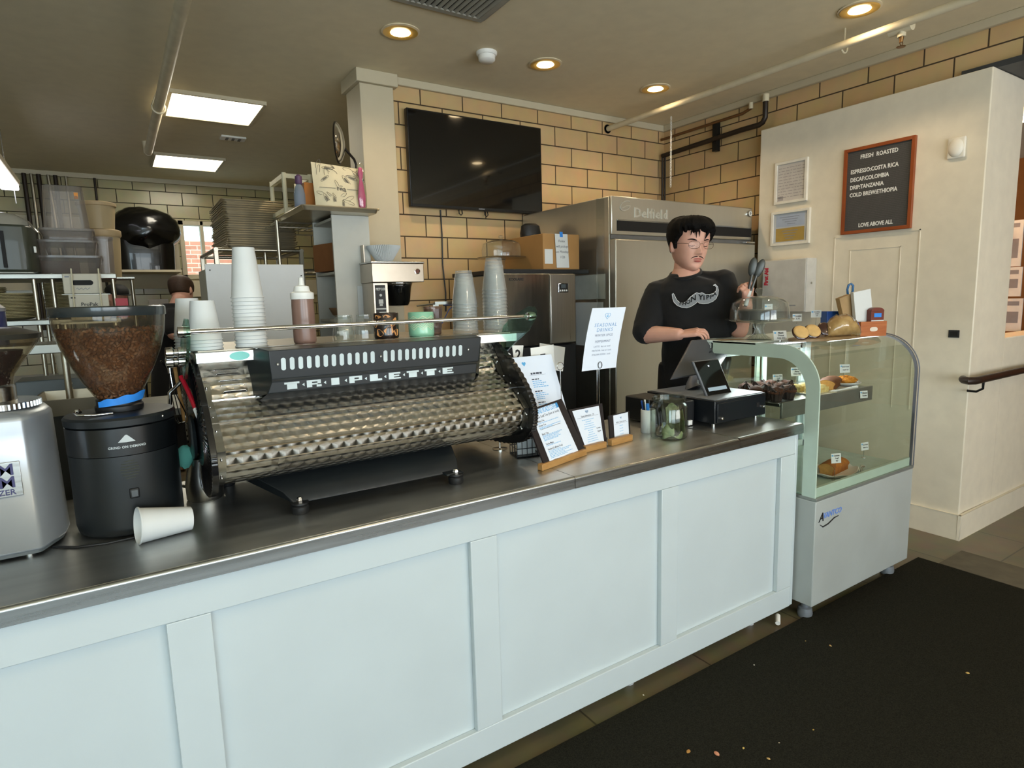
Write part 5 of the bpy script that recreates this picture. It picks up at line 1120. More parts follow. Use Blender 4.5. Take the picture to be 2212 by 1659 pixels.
obj('latch', MB().box(x1-.075, x1-.055, y0-.0075, y0-.005, DZ+.06, DZ+.08), M_('black_matte'), t, world=True)
for x in (x0+.03, x1-.03):
    for y in (y0+.03, y1-.03): obj('foot', MB().cyl((x, y, DZ), (x, y, DZ+.016), .008, n=14), M_('chrome'), t, world=True)
t = thing('printer_box', 'low black till box behind the tip jar, left of the cash drawer', 'till box', (2.06, 1.93, CT))
obj('body', MB().box(1.99, 2.125, 1.80, 2.1, CT+.004, CT+.115), M_('black_plastic'), t, world=True, bevel=.006); obj('connector', MB().box(2.075, 2.10, 1.79, 1.80, CT+.008, CT+.03), M_('plain_white'), t, world=True, bevel=.001)
s = Sheet((1493, 735), (1588, 733), (1551, 800), (1448, 820), yb=(1.96, 1.96), yt=(2.07, 2.07))
t = thing('till_tablet', 'dark grey till tablet tilted on a stand, its back to the customers', 'tablet', (2.30, 2.0, DZ+.121))
q = MB(); s.slab(q, 0, 1, 0, 1, -.009, .004); obj('shell', q, mat('tablet_grey', '4c4d50', .38, var=.02), t, world=True, bevel=.005, seg=3)
q = MB(); s.slab(q, .03, .97, .04, .96, -.0095, -.0092); obj('screen', q, emitter('screen_white', 'eef2f2', .8), t, world=True)
q = MB(); Mq = s.M(.56, .60, .0045)
for a in ((-.010, .010, .007, .010), (-.010, .010, -.010, -.007), (-.010, -.007, -.007, .007), (.007, .010, -.007, .007), (-.003, .003, -.003, .003)): q.box(a[0], a[1], a[2], a[3], 0, .0008, Mq)
obj('square_mark', q, mat('mark_dark', '26272a', .3), t, world=True)
c = s.p(.5, .35, -.01); obj('stand', MB().tube([c, (c.x, c.y+.02, c.z-.03), (2.33, 1.99, DZ+.14), (2.33, 1.98, DZ+.122)], [.02, .02, .03, .05], 14), M_('tablet_grey'), t, world=True)
s = Sheet((1496, 780), (1552, 774), (1582, 849), (1528, 858), yb=(1.80, 1.80), yt=(1.845, 1.845))
t = thing('card_terminal', 'small black card terminal with lit screen text, in front of the tablet', 'card terminal', (s.p(.5, 0).x, 1.82, DZ+.121))
q = MB(); s.slab(q, 0, 1, 0, 1, -.014, 0); obj('shell', q, mat('terminal_frame', '5c5f63', .35), t, world=True, bevel=.006, seg=3)
q = MB(); s.slab(q, .04, .96, .03, .97, .0002, .0012); obj('screen', q, mat('screen_black', '08090a', .12, coat=.6), t, world=True, bevel=.0008)
q = MB(); scribble(s, q, .2, .85, .52, .004, rg); scribble(s, q, .2, .42, .46, .004, rg); scribble(s, q, .2, .75, .36, .002, rg)
o = obj('screen_text', q, emitter('screen_text', '8fa0a4', .6), t, world=True, merge=False)
q = MB(); s.slab(q, .14, .86, .14, .24, .0014, .0018); obj('screen_button', q, emitter('screen_button', 'a8bcc2', .7), t, world=True)
q = MB(); heart(s, q, .5, .82, .006, .0016); obj('screen_heart', q, emitter('screen_heart', 'dfe6f0', 1), t, world=True)
q = MB(); m0_ = s.p(.5, .2, -.014); q.tube([m0_, (m0_.x, m0_.y+.03, DZ+.15), (m0_.x, m0_.y+.02, DZ+.122)], [.02, .025, .032], 14); obj('stand', q, M_('terminal_frame'), t, world=True)
# ================================================================ bay behind the counter
t = thing('television', 'large black flat television hung on the tiled wall', 'television', (2.28, 3.90, 2.13))
obj('casing', MB().box(1.735, 2.815, 3.865, 3.905, 2.125, 2.752), mat('tv_black', '08090b', .35), t, world=True, bevel=.004)
obj('screen', MB().box(1.745, 2.805, 3.8635, 3.8648, 2.145, 2.742), mat('tv_screen', '030406', .08, coat=.5), t, world=True)
obj('chin', MB().box(1.745, 2.805, 3.8625, 3.8647, 2.127, 2.144), mat('tv_chin', '101214', .3), t, world=True)
q = MB(); q.text('SAMSUNG', .011, plane_m((2.28, 3.862, 2.1355), (1, 0, 0), (0, 0, 1)), bold=.0003); obj('maker_mark', q, M_('ink_grey'), t, world=True)
for x in (2.12, 2.33): obj('strap_loop', MB().tube([(x-.012, 3.89, 2.125), (x-.013, 3.885, 2.10), (x, 3.882, 2.088), (x+.013, 3.885, 2.10), (x+.012, 3.89, 2.125)], .004, 8), M_('black_plastic'), t, world=True)
obj('wall_mount', MB().box(2.1, 2.45, 3.905, 3.94, 2.3, 2.6), M_('black_metal'), t, world=True)
solo('power_cable', MB().tube([(1.985, 3.93, 2.124), (1.99, 3.932, 1.95), (1.985, 3.932, 1.75), (2.0, 3.932, 1.55), (1.995, 3.932, 1.42)], .005, 8), M_('black_plastic'), 'black cable running down the tiles below the television', 'cable')
# fridge
t = thing('fridge', 'tall two door stainless reach-in fridge in the far corner', 'fridge', (3.37, 3.44, 0)); x0, x1, y0, y1 = 2.672, 4.075, 2.95, 3.93
mat('fridge_steel', 'cfccc2', .34, .92, var=.008, vscale=2.0, stretch=(12, 12, 1), rvar=.02)
P = lambda n, b, m, par=None, **k: obj(n, b, m, par or t, world=True, **k)
P('cabinet', MB().box(x0, x1, y0+.012, y1, .14, 2.118), M_('fridge_steel'), bevel=.006)
gp = P('header_panel', MB().box(x0, x1, y0-.01, y0+.012, 1.882, 2.118), M_('fridge_steel'), bevel=.006)
P('grille_slot', MB().box(x0+.045, x1-.01, y0-.0125, y0-.0095, 1.905, 1.975), M_('black_matte'), gp, bevel=.001)
P('grille_lip', MB().box(x0+.045, x1-.012, y0-.016, y0-.0125, 1.968, 1.976), M_('steel'), gp)
P('gap_strip', MB().box(x0+.005, x1-.005, y0-.004, y0+.011, 1.855, 1.881), mat('gap_grey', '77787a', .4, .5), bevel=.002)
for (a, b_) in ((x0+.002, 3.368), (3.378, x1-.002)):
    d = P('door', MB().box(a, b_, y0-.045, y0+.011, .16, 1.852), M_('fridge_steel'), bevel=.008, seg=3)
    hx = b_-.06 if a < 3 else a+.06; P('door_handle', MB().tube([(hx, y0-.046, 1.1), (hx, y0-.085, 1.12), (hx, y0-.085, 1.42), (hx, y0-.046, 1.44)], .012, 10), M_('chrome'), d)
P('hinge', MB().box(x1-.12, x1-.02, y0-.055, y0-.02, 1.856, 1.868), M_('chrome'), bevel=.002)
q = MB(); q.text('Delfield', .085, plane_m((3.02, y0-.0106, 2.022), (1, 0, 0), (0, 0, 1)), bold=.002, depth=.003, spacing=1.15)
q.tube([(2.79+.045*math.cos(a), y0-.012, 2.062+.028*math.sin(a)+.012*math.cos(a)) for a in [2*PI*k/24*0.85+.6 for k in range(25)]], .004, 6); q.tube([(2.76, y0-.012, 2.045), (2.80, y0-.012, 2.062), (2.83, y0-.012, 2.062)], .003, 6)
P('raised_lettering', q, mat('emboss_silver', 'd9d6cc', .3, .6), gp, merge=False)
q = MB(); q.lathe([(.001, -.014), (.021, -.014), (.024, -.01), (.024, 0)], (4.035, y0-.0095, 2.075), 28, axis='y'); th_ = P('thermometer', q, M_('chrome'), gp)
q = MB(); q.lathe([(.001, -.0148), (.019, -.0146)], (4.035, y0-.0095, 2.075), 28, axis='y'); P('dial', q, M_('paper_white'), gp); q = MB(); q.box(4.033, 4.036, y0-.0265, y0-.025, 2.066, 2.087); q.box(4.033, 4.046, y0-.0265, y0-.025, 2.074, 2.077); P('needle', q, M_('ink_black'), gp)
for x in (x0+.08, x1-.08):
    for y in (y0+.08, y1-.08): P('leg', MB().cyl((x, y, 0), (x, y, .14), .025), M_('steel'))
solo('posted_notice', MB().box(x0-.003, x0-.001, 3.02, 3.30, 1.17, 1.46), M_('paper_white'), 'white notice paper stuck low on the left side of the fridge', 'paper')
solo('posted_notice', MB().box(x0-.003, x0-.001, 3.0, 3.36, 1.48, 1.64), mat('pale_grey_paper', 'b3b8b2', .6), 'pale grey sheet stuck above the white notice on the fridge side', 'paper')
solo('dark_bag', MB().ball((0, 0, .02), (.22, .12, .045), 20, 8, fn=lambda q: 1+.1*pnoise(q*3)), M_('black_matte'), 'flat dark bundle lying on top of the fridge', 'bundle', loc=(3.55, 3.3, 2.116))
solo('clear_divider', MB().box(2.60, 2.606, 2.93, 3.0, 0.0, 2.1), thin_glass('divider_clear', 'f4f6f6', .03), 'narrow clear upright divider at the left front edge of the fridge', 'divider')
# ice machine on a dark bin
t = thing('ice_machine', 'stainless ice machine with a small control display on a dark bin', 'ice machine', (2.2, 3.35, 0)); x0, x1, y0, y1 = 1.935, 2.465, 3.05, 3.68
P('bin', MB().box(x0, x1+.02, y0+.02, y1, .1, 1.205), mat('bin_dark', '1b1d20', .4), bevel=.01)
P('head', MB().box(x0, x1, y0+.006, y1, 1.21, 1.645), M_('fridge_steel'), bevel=.008)
P('front_panel', MB().box(x0, 2.262, y0, y0+.006, 1.213, 1.642), mat('swoop_reflect_steel', '9a9890', .2, 1, var=.1, vscale=3, stretch=(12, 1, 1)), bevel=.002); P('control_panel', MB().box(2.266, x1, y0-.004, y0+.006, 1.213, 1.642), M_('steel_v'), bevel=.006)  # streaked base colour carries the swooping reflection of the front panel
ds = P('display', MB().box(2.325, 2.405, y0-.007, y0-.004, 1.528, 1.585), M_('black_plastic'), bevel=.004)
P('display_window', MB().box(2.348, 2.383, y0-.0085, y0-.007, 1.555, 1.578), mat('lcd_grey', '4b5458', .3), ds); P('display_frame', MB().tube([(2.328, y0-.008, 1.531), (2.402, y0-.008, 1.531), (2.402, y0-.008, 1.582), (2.328, y0-.008, 1.582)], .0014, 5, loop=True), M_('chrome'), ds)
for k in range(4): P('button', MB().box(2.336+.016*k, 2.346+.016*k, y0-.0085, y0-.007, 1.535, 1.545), M_('paper_white'), ds)
q = MB(); q.text('KOOLAIRE', .022, plane_m((2.02, y0-.0006, 1.61), (1, 0, 0), (0, 0, 1)), bold=.0003); P('maker_mark', q, M_('ink_black'))
P('top_cover', MB().box(x0-.01, x1+.13, y0+.02, y1, 1.6455, 1.672), M_('black_plastic'), bevel=.003)
for x in (x0+.05, x1-.05):
    for y in (y0+.08, y1-.06): P('leg', MB().cyl((x, y, 0), (x, y, .1), .02), M_('steel'))
# cardboard box with a note
t = thing('cardboard_box', 'brown cardboard box with a taped note on top of the ice machine', 'box', (2.43, 3.35, 1.6725)); x0, x1, y0, y1 = 2.285, 2.575, 3.14, 3.62
P('carton', MB().box(x0, x1, y0, y1, 1.6725, 1.895), mat('cardboard', 'a97f4c', .75, var=.04, vscale=5), bevel=.003); P('top_tape', MB().box((x0+x1)/2-.025, (x0+x1)/2+.025, y0-.0006, y1, 1.8951, 1.8956), mat('packing_tape', 'b8935c', .3))
P('label', MB().box(x0+.012, x0+.075, y0-.001, y0-.0003, 1.71, 1.80), M_('paper_white'))
Mn = plane_m((x0+.145, y0-.006, 1.79), (1, 0, 0), (-.08, -.03, 1)); q = MB(); q.box(-.05, .05, -.105, .105, -.0005, .0005, Mn); nt_ = P('note', q, M_('paper_white'))
q = MB()
for k, ln in enumerate(('Fedex', 'will pickup', 'on Monday', '1/26')): q.text(ln, .022, Mn @ Matrix.Translation((0, .06-.033*k, .0008)), shear=.2, depth=.0001)
P('handwriting', q, M_('ink_soft'), nt_, merge=False); P('blue_tape', MB().box(-.012, .012, .085, .118, .0006, .0012, Mn), M_('tape_blue'), nt_)
t = thing('radio_speaker', 'small black rounded speaker on the back left corner of the cardboard box', 'speaker', (2.50, 3.58, 1.8955))
q = MB(); q.lathe([(.07, 0), (.078, .01), (.08, .05), (.07, .10), (.045, .115), (.002, .118)], n=32, sx=1, sy=.7); obj('body', q, M_('black_plastic'), t)
# glass cake stand in the back, with dome
t = thing('cake_stand', 'glass cake stand in the background on top of the ice machine', 'cake stand', (2.13, 3.38, 1.672))
obj('foot', MB().lathe([(.06, 0), (.055, .005), (.02, .02), (.018, .06), (.03, .078)], n=32), M_('glassware'), t); obj('plate', MB().lathe([(.03, .078), (.155, .084), (.16, .09), (.155, .092), (.03, .086)], n=48), M_('glassware'), t)
t = thing('cake_dome', 'glass dome with knob on the background cake stand left of the cardboard box', 'cake dome', (2.13, 3.38, 1.7585)); obj('bell', MB().lathe([(.125, .006), (.127, .05), (.118, .09), (.09, .105), (.01, .112)], n=48, cap=False), M_('glassware'), t); obj('knob', MB().lathe([(.01, .112), (.008, .12), (.018, .13), (.016, .14), (.002, .144)], n=20), M_('glassware'), t)
# back counter with coffee brewer
t = thing('back_counter', 'steel back counter along the tiled wall', 'counter', (1.6, 3.6, 0)); P('top', MB().box(1.385, 1.925, 3.30, 3.897, .88, .92), M_('steel'), bevel=.003); P('cabinet', MB().box(1.40, 1.915, 3.33, 3.89, .0, .8795), M_('dark_grey'))
t = thing('coffee_brewer', 'stainless filter coffee brewer with black brew basket on the back counter', 'coffee brewer', (1.5, 3.6, .92)); x0, x1, y0, y1 = 1.39, 1.70, 3.50, 3.86
x0 = 1.296+.005; x1 = 1.636
P('head', MB().box(x0, x1, y0, y1, 1.615, 1.728), mat('brewer_steel', 'c2b8aa', .3, .9, var=.03), bevel=.004); P('head_cap', MB().box(x0-.004, x1+.003, y0-.004, y1, 1.7285, 1.738), M_('steel'), bevel=.002)
P('column', MB().box(1.389, 1.44, y0+.02, y1, .9205, 1.614), M_('brewer_steel'), bevel=.003) if False else P('column', MB().box(x0+.006, x0+.10, y0+.012, y1, .9205, 1.614), M_('brewer_steel'), bevel=.003)
cp = P('control_strip', MB().box(x0+.018, x0+.082, y0+.008, y0+.0118, 1.30, 1.60), M_('black_plastic'), bevel=.004)
q = MB(); q.text('FETCO', .019, plane_m((x0+.05, y0+.0072, 1.575), (1, 0, 0), (0, 0, 1)), bold=.0008); q.box(x0+.036, x0+.064, y0+.0068, y0+.0078, 1.49, 1.515); q.box(x0+.04, x0+.06, y0+.0068, y0+.0078, 1.476, 1.488); q.lathe([(.001, -.001), (.008, 0)], (x0+.05, y0+.0072, 1.54), 16, axis='y'); q.box(x0+.018, x0+.082, y0+.0068, y0+.0078, 1.455, 1.463); q.box(x0+.036, x0+.08, y0+.0068, y0+.0078, 1.435, 1.441); q.box(x0+.036, x0+.05, y0+.0068, y0+.0078, 1.40, 1.43); P('panel_marks', q, M_('paper_white'), cp, merge=False)
P('lamp_button', MB().lathe([(.001, -.006), (.012, -.006), (.0145, -.003), (.0145, 0)], (x1-.045, y0-.0005, 1.68), 24, axis='y'), mat('amber_knob', '6b3a2a', .3), None); P('button_ring', MB().lathe([(.0145, -.0045), (.018, -.004), (.018, 0)], (x1-.045, y0-.0005, 1.68), 24, axis='y', cap=False), M_('chrome'))
bk = P('brew_basket', MB().lathe([(.085, 1.61), (.087, 1.60), (.083, 1.585), (.072, 1.50), (.060, 1.475), (.002, 1.468)], (1.50, 3.60, 0), 40), mat('basket_black', '1d1d1c', .15, .6, coat=.5)); P('basket_rim', MB().lathe([(.088, 1.6), (.092, 1.605), (.092, 1.612), (.088, 1.6135)], (1.50, 3.60, 0), 40, cap=False), M_('chrome'), bk)
P('base', MB().box(x0, x1, y0, y1, .9205, .94), M_('steel'))
t = thing('steel_backing', 'upright stainless splash panel behind and left of the coffee brewer', 'panel', (1.36, 3.87, .92)); P('sheet', MB().box(1.312, 1.40, 3.795, 3.80, .9205, 1.845) .box(1.312, 1.317, 3.65, 3.795, 1.62, 1.845), M_('brewer_steel'))
solo('posted_notice', MB().box(1.375-.10, 1.375-.02, 3.695, 3.697, 1.42, 1.60), M_('paper_white'), 'white paper list taped beside the coffee brewer on the shelf side', 'paper')
def fluted(n=48, r0=.045, r1=.10, h=.095, amp=.004):
    q = MB(); rings = []
    for j in range(7):
        u = j/6; r = r0+(r1-r0)*u; rings.append([((r+amp*(u+.1)*math.cos(n/2*2*PI*k/(n*2)*1.0*1)*1)*math.cos(2*PI*k/(n*2)) if False else (r+amp*u*(1 if k % 2 else -1))*math.cos(2*PI*k/(n*2)), (r+amp*u*(1 if k % 2 else -1))*math.sin(2*PI*k/(n*2)), h*u) for k in range(n*2)])
    q.loft(rings, cap=False, sm=False); q.poly([(r0*.98*math.cos(2*PI*k/32), r0*.98*math.sin(2*PI*k/32), .0005) for k in range(32)]); return q
fm = None
for k in range(3):
    q = fluted(); solo('coffee_filter', q, M_('paper_white'), ['outermost fluted white paper filter of the nest on the brewer', 'fluted white paper filter nested inside the outer ones'][min(k, 1)], 'coffee filter', loc=(1.445, 3.66, 1.739+.004*k), rotz=.03*k, group='nested paper coffee filters', sharp=10)
t = thing('steel_spatula', 'steel spatula lying against the tiles right of the brewer', 'spatula', (1.83, 3.75, 1.48)); q = MB(); q.tube([(-.14, 0, -.012), (0, 0, .0), (.12, 0, .012)], .006, 8); q.box(-.01, .12, -.01, .01, -.008, .012); obj('blade', q, M_('steel'), t)
obj('shelf_clip', MB().box(-.02, .02, .0, .185, -.018, -.008), M_('steel'), t)
solo('blue_brush', MB().tube([(0, 0, 0), (.05, 0, .004), (.11, 0, .006)], [.008, .013, .012], 10).tube([(0, 0, 0), (-.03, .02, -.03), (-.07, .05, -.12)], .003, 6).cyl((.05, 0, 0), (.05, .25, 0), .005), M_('deep_blue'), 'blue handled brush hung on the tiled wall behind the clear cups', 'brush', loc=(1.93, 3.68, 1.465))

# ================================================================ right wall fittings
XW = 4.1
def frame(lb, y0, y1, z0, z1, fm, fw, d, inner):
    t = thing('picture_frame' if 'letter' not in lb else 'letter_board', lb, 'picture frame' if 'letter' not in lb else 'letter board', (XW, (y0+y1)/2, z0)); q = MB()
    q.box(XW-d, XW-.0005, y0, y0+fw, z0, z1); q.box(XW-d, XW-.0005, y1-fw, y1, z0, z1); q.box(XW-d, XW-.0005, y0+fw, y1-fw, z1-fw, z1); q.box(XW-d, XW-.0005, y0+fw, y1-fw, z0, z0+fw)
    obj('frame', q, fm, t, world=True, bevel=.0015); obj('backing', MB().box(XW-d*.5, XW-.0008, y0+fw, y1-fw, z0+fw, z1-fw), inner, t, world=True); return t, d*.5
MW = lambda y, z, d: plane_m((XW-d-.0008, y, z), (0, -1, 0), (0, 0, 1))
mat('frame_white', 'e3ded2', .4); mat('frame_wood', '9a4f26', .4, col2='85401c', vscale=5); mat('felt_grey', '4f4d4b', .9, var=.06, vscale=200)
rg = random.Random(9)
t, d = frame('white framed certificate, the upper of the two on the painted wall', 2.52, 2.767, 2.115, 2.405, M_('frame_white'), .018, .022, mat('cert_paper', 'c9c3bd', .6))
q = MB()
for v in range(11):
    z = 2.36-.02*v; y = 2.74
    while y > 2.56: w = rg.uniform(.01, .04); q.box(-w/2, w/2, -.002, .002, 0, .0004, MW(y-w/2, z, d)); y -= w+.008
obj('seal', MB().box(-.02, .02, -.015, .015, 0, .0004, MW(2.72, 2.155, d)), mat('cert_ink', 'a09a9a', .6), t, world=True); obj('small_print', q, mat('cert_ink', 'a09a9a', .6), t, world=True, merge=False)
t, d = frame('white framed permit with a gold lower half, below the certificate', 2.49, 2.785, 1.825, 2.065, M_('frame_white'), .018, .022, mat('permit_paper', 'bcc0c4', .6))
obj('gold_panel', MB().box(XW-d-.0012, XW-d-.0004, 2.53, 2.748, 1.852, 1.945), mat('permit_gold', 'a98d4a', .6), t, world=True); obj('blue_panel', MB().box(XW-d-.0012, XW-d-.0004, 2.53, 2.748, 1.955, 2.035), mat('permit_blue', 'a7b2c6', .6), t, world=True)
q = MB()
for v in range(4): q.box(-.08+.02*v, .07-.01*v, -.002, .002, 0, .0004, MW(2.64, 2.02-.016*v, d+.001))
for v in range(4): q.box(-.06+.01*v, .06-.01*v, -.002, .002, 0, .0004, MW(2.64, 1.925-.018*v, d+.001))
obj('small_print', q, mat('permit_ink', '858a96', .6), t, world=True, merge=False)
t, d = frame('wood framed grey letter board listing fresh roasted coffees', 1.845, 2.268, 1.856, 2.392, M_('frame_wood'), .02, .024, M_('felt_grey'))
q = MB()
for y, z, tx, al, sp_ in ((2.055, 2.33, 'FRESH  ROASTED', 'CENTER', 1.05), (2.225, 2.245, 'ESPRESSO:COSTA RICA', 'LEFT', 1.0), (2.225, 2.195, 'DECAF:COLOMBIA', 'LEFT', 1.0), (2.225, 2.147, 'DRIP:TANZANIA', 'LEFT', 1.0), (2.225, 2.10, 'COLD BREW:ETHIOPIA', 'LEFT', 1.0), (2.055, 1.905, 'LOVE ABOVE ALL', 'CENTER', .95)):
    q = MB(); q.text(tx, .035, MW(y, z, d) @ Matrix.Diagonal((.80, 1, 1, 1)), align=al, bold=.0009, depth=.0012, spacing=sp_); obj('letter_row', q, M_('plain_white'), t, world=True, merge=False)
q = MB()
for k in range(46): q.box(-.19, .19, -.0012, .0012, 0, .0008, MW(2.056, 1.885+.0107*k, d-.0008))
obj('felt_ribs', q, mat('felt_dark', '454342', .95), t, world=True, merge=False)
# first aid cabinet
t = thing('first_aid_cabinet', 'pale metal first aid cabinet mounted on the wall behind the cake dome', 'cabinet', (4.04, 2.60, 1.352))
obj('body', MB().box(3.985, XW-.001, 2.435, 2.775, 1.352, 1.72), mat('aid_white', 'c3c1bb', .45), t, world=True, bevel=.004)
obj('door', MB().box(3.978, 3.9845, 2.44, 2.77, 1.356, 1.716), M_('aid_white'), t, world=True, bevel=.003)
Ma = plane_m((3.9765, 2.737, 1.605), (0, 0, 1), (0, 1, 0)); q = MB(); q.text('First Aid', .042, Ma @ Matrix.Diagonal((.85, 1, 1, 1)), bold=.002); obj('lettering', q, mat('aid_red', 'c02136', .5), t, world=True)
obj('side_latch', MB().lathe([(.001, -.004), (.008, -.003), (.008, 0)], (4.04, 2.4345, 1.55), 16, axis='y'), M_('steel'), t, world=True)
obj('hand_print', MB().cbox((3.977, 2.53, 1.40), (.001, .05, .006)), M_('ink_grey'), t, world=True)
p = at(2068, 320, X=XW)
t = thing('wall_sensor', 'white rounded square sensor high on the painted wall, right of the letter board', 'sensor', (XW-.001, p.y, p.z)); obj('base', MB().box(-.018, 0, -.045, .045, -.058, .058), M_('frame_white'), t, bevel=.008, seg=3); obj('cover', MB().ball((-.018, 0, 0), (.022, .038, .05), 24, 12), M_('frame_white'), t)
p = at(2061, 721, X=XW); t = thing('wall_outlet', 'small black square socket on the painted wall near the handrail', 'outlet', (XW-.001, p.y, p.z)); obj('plate', MB().box(-.004, 0, -.028, .028, -.022, .022), M_('black_plastic'), t, bevel=.001); obj('insert', MB().box(-.006, -.004, -.018, .018, -.013, .013), M_('black_matte'), t)
# posted newspaper pages in the next room
for k, (py0, py1, lb) in enumerate(((478, 575, 'upper grey printed page on the dark wood wall of the next room'), (578, 640, 'middle page of photographs on the wood wall of the next room'), (645, 716, 'lowest printed page on the wood wall of the next room'))):
    a = at(2173, py0, X=5.49); b_ = at(2204, py1, X=5.49)
    t = thing('posted_page', lb, 'poster', (5.49, a.y, b_.z), group='pages on the wood wall'); y0, y1 = b_.y-.0, a.y+.12; z0, z1 = b_.z, a.z
    obj('sheet', MB().box(5.487, 5.4995, y0, y1, z0, z1), mat('news_grey', 'c9c8c6', .7), t, world=True)
    q = MB(); q.box(5.4862, 5.4868, y0+.02, y1-.02, z1-.05, z1-.02)
    for j in range(2): q.box(5.4862, 5.4868, y0+.02+j*(y1-y0)/2, y0+(j+1)*(y1-y0)/2-.02, z0+.06, z0+(z1-z0)*.6)
    obj('printed_pictures', q, mat('news_ink', '7b7a80', .7), t, world=True)
# ================================================================ kitchen
mat('shelf_white', 'c9c8bf', .5, var=.015); mat('alu', 'b3aea0', .33, 1, var=.05, vscale=5); mat('pan_metal', 'c4baa2', .32, .9, var=.05, vscale=10)
# tall white open shelf beside the column
t = thing('open_shelf_unit', 'tall white open shelf unit beside the column, open to the left', 'shelf', (1.26, 3.9, 0))
P('side_panel', MB().box(1.145, 1.375, 3.70, 3.716, 0, 2.022), M_('shelf_white'), bevel=.002); P('back_panel', MB().box(1.361, 1.375, 3.7165, 4.10, 0, 2.022), M_('shelf_white')); P('side_panel', MB().box(1.145, 1.375, 4.10, 4.116, 0, 2.022), M_('shelf_white'), bevel=.002)
for z in (2.008, 1.69, 1.40, 1.02, .6, .1): P('shelf_board', MB().box(1.15, 1.3605, 3.7165, 4.0995, z-.016, z), M_('shelf_white'), bevel=.001)
solo('carton', MB().box(-.10, .09, -.12, .14, 0, .17), mat('carton_brown', '8a5a34', .75), 'orange brown cardboard carton on the upper shelf of the white unit', 'box', loc=(1.25, 3.93, 1.70), rotz=.25)
t = thing('woven_basket', 'shallow brown woven basket on the lower visible shelf of the white unit', 'basket', (1.25, 3.88, 1.4005)); obj('bowl', MB().lathe([(.05, 0), (.08, .03), (.10, .07), (.096, .07), (.075, .03), (.001, .006)], n=32), mat('basket_brown', '8b6f52', .8, bump=.8, bscale=120), t)
def sheet_pan(name, lb, loc, W, D, grp=None, rz=0, mat_='pan_metal', h=.025):
    q = MB(); ring = lambda w, d, z, r=.02: [(sx*(w/2-r)+r*math.cos(a), sy*(d/2-r)+r*math.sin(a), z) for sx, sy, a0 in ((1, 1, 0), (-1, 1, PI/2), (-1, -1, PI), (1, -1, 1.5*PI)) for a in [a0+PI/2*k/4 for k in range(5)]]
    q.loft([ring(W-.03, D-.03, 0), ring(W-.012, D-.012, h-.003), ring(W, D, h-.002), ring(W+.003, D+.003, h-.005), ring(W, D, h+.001), ring(W-.014, D-.014, h), ring(W-.034, D-.034, .002)])
    return solo(name, q, M_(mat_), lb, 'sheet pan', loc=loc, rotz=rz, group=grp)
sheet_pan('sheet_pan', 'single aluminium sheet pan on top of the white shelf unit, under the tea bag', (1.165, 3.86, 2.0225), .46, .62)
# tea bag
q = MB(); c0 = at(680, 455, Y=3.72); TL_, TR_, BR_, BL_ = at(671, 349, Y=3.75), at(784, 366, Y=3.75), at(778, 455, Y=3.70), at(683, 452, Y=3.70)
t = thing('tea_bag_pack', 'big cream paper tea pack printed with line drawn flowers on the tray', 'tea pack', (1.2, 3.74, 2.045))
z_b = 2.046
def bagpt(u, v, s):
    p = (BL_*(1-u)+BR_*u)*(1-v)+(TL_*(1-u)+TR_*u)*v; p = Vector((p.x, p.y, z_b+(p.z-min(BL_.z, BR_.z))*1.0)); th = .035*(1-v)**.5*(math.sin(PI*min(max(u, .0), 1)))**.5+.002
    return Vector((p.x, p.y+th*s+.004*pnoise(Vector((u*5, v*5, s))), max(z_b, p.z)))
N = 14; rings = []
for j in range(N+1):
    v = j/N; rings.append([bagpt(k/12, v, -1) for k in range(13)]+[bagpt(1-k/12, v, 1) for k in range(13)])
q.loft(rings); obj('pouch', q, mat('tea_paper', 'cfc8ac', .6, var=.02), t, world=True)
q = MB(); rg = random.Random(21); Mb = lambda u, v: plane_m(bagpt(u, v, -1)+Vector((0, -.0025, 0)), (TR_-TL_), (0, 0, 1))
q.text('tea', .045, Mb(.54, .46), bold=.001); q.text('the', .012, Mb(.54, .53)); 
for k in range(26):
    u, v = rg.uniform(.08, .92), rg.uniform(.06, .94)
    if abs(v-.46) < .08: continue
    a = rg.uniform(0, 6); L = rg.uniform(.02, .04); W = L*rg.uniform(.2, .4)
    pts = [Mb(u, v) @ Vector((L*math.cos(w)*math.cos(a)-W*math.sin(w)*math.sin(a), L*math.cos(w)*math.sin(a)+W*math.sin(w)*math.cos(a), 0)) for w in [2*PI*i/16 for i in range(16)]]
    q.tube(pts, .0011, 4, loop=True)
    if k % 3 == 0: q.poly([p*.6+Mb(u, v).translation*.4 for p in pts])
for a_, b_ in ((.1, .42), (.66, .9)): q.tube([Mb(a_+(b_-a_)*i/6, .47).translation for i in range(7)], .0015, 4)
obj('printed_drawing', q, mat('tea_ink', '6d685c', .7), t, world=True, merge=False)
p = at(780, 455, Y=3.70); t = thing('pink_utensil', 'bright pink plastic wrapped utensil standing right of the tea pack', 'utensil', (p.x+.006, 3.69, 2.047)); q = MB(); q.lathe([(.004, .0), (.02, .03), (.024, .08), (.014, .16), (.008, .19), (.012, .2), (.016, .225), (.012, .255), (.003, .26)], n=20, sy=.5); obj('body', q, mat('pink', 'c23d86', .4), t)
q = MB(); q.lathe([(.012, 0), (.029, .03), (.032, .1), (.022, .27), (.01, .285)], n=20, sy=.55, cap=False); obj('wrapper', q, M_('cling_film'), t)
solo('carton', MB().box(-.04, .04, -.08, .08, 0, .16), mat('carton_orange', '9a5f22', .7), 'orange brown carton standing behind the tea pack on the tray', 'box', loc=(1.055, 3.84, 2.047))
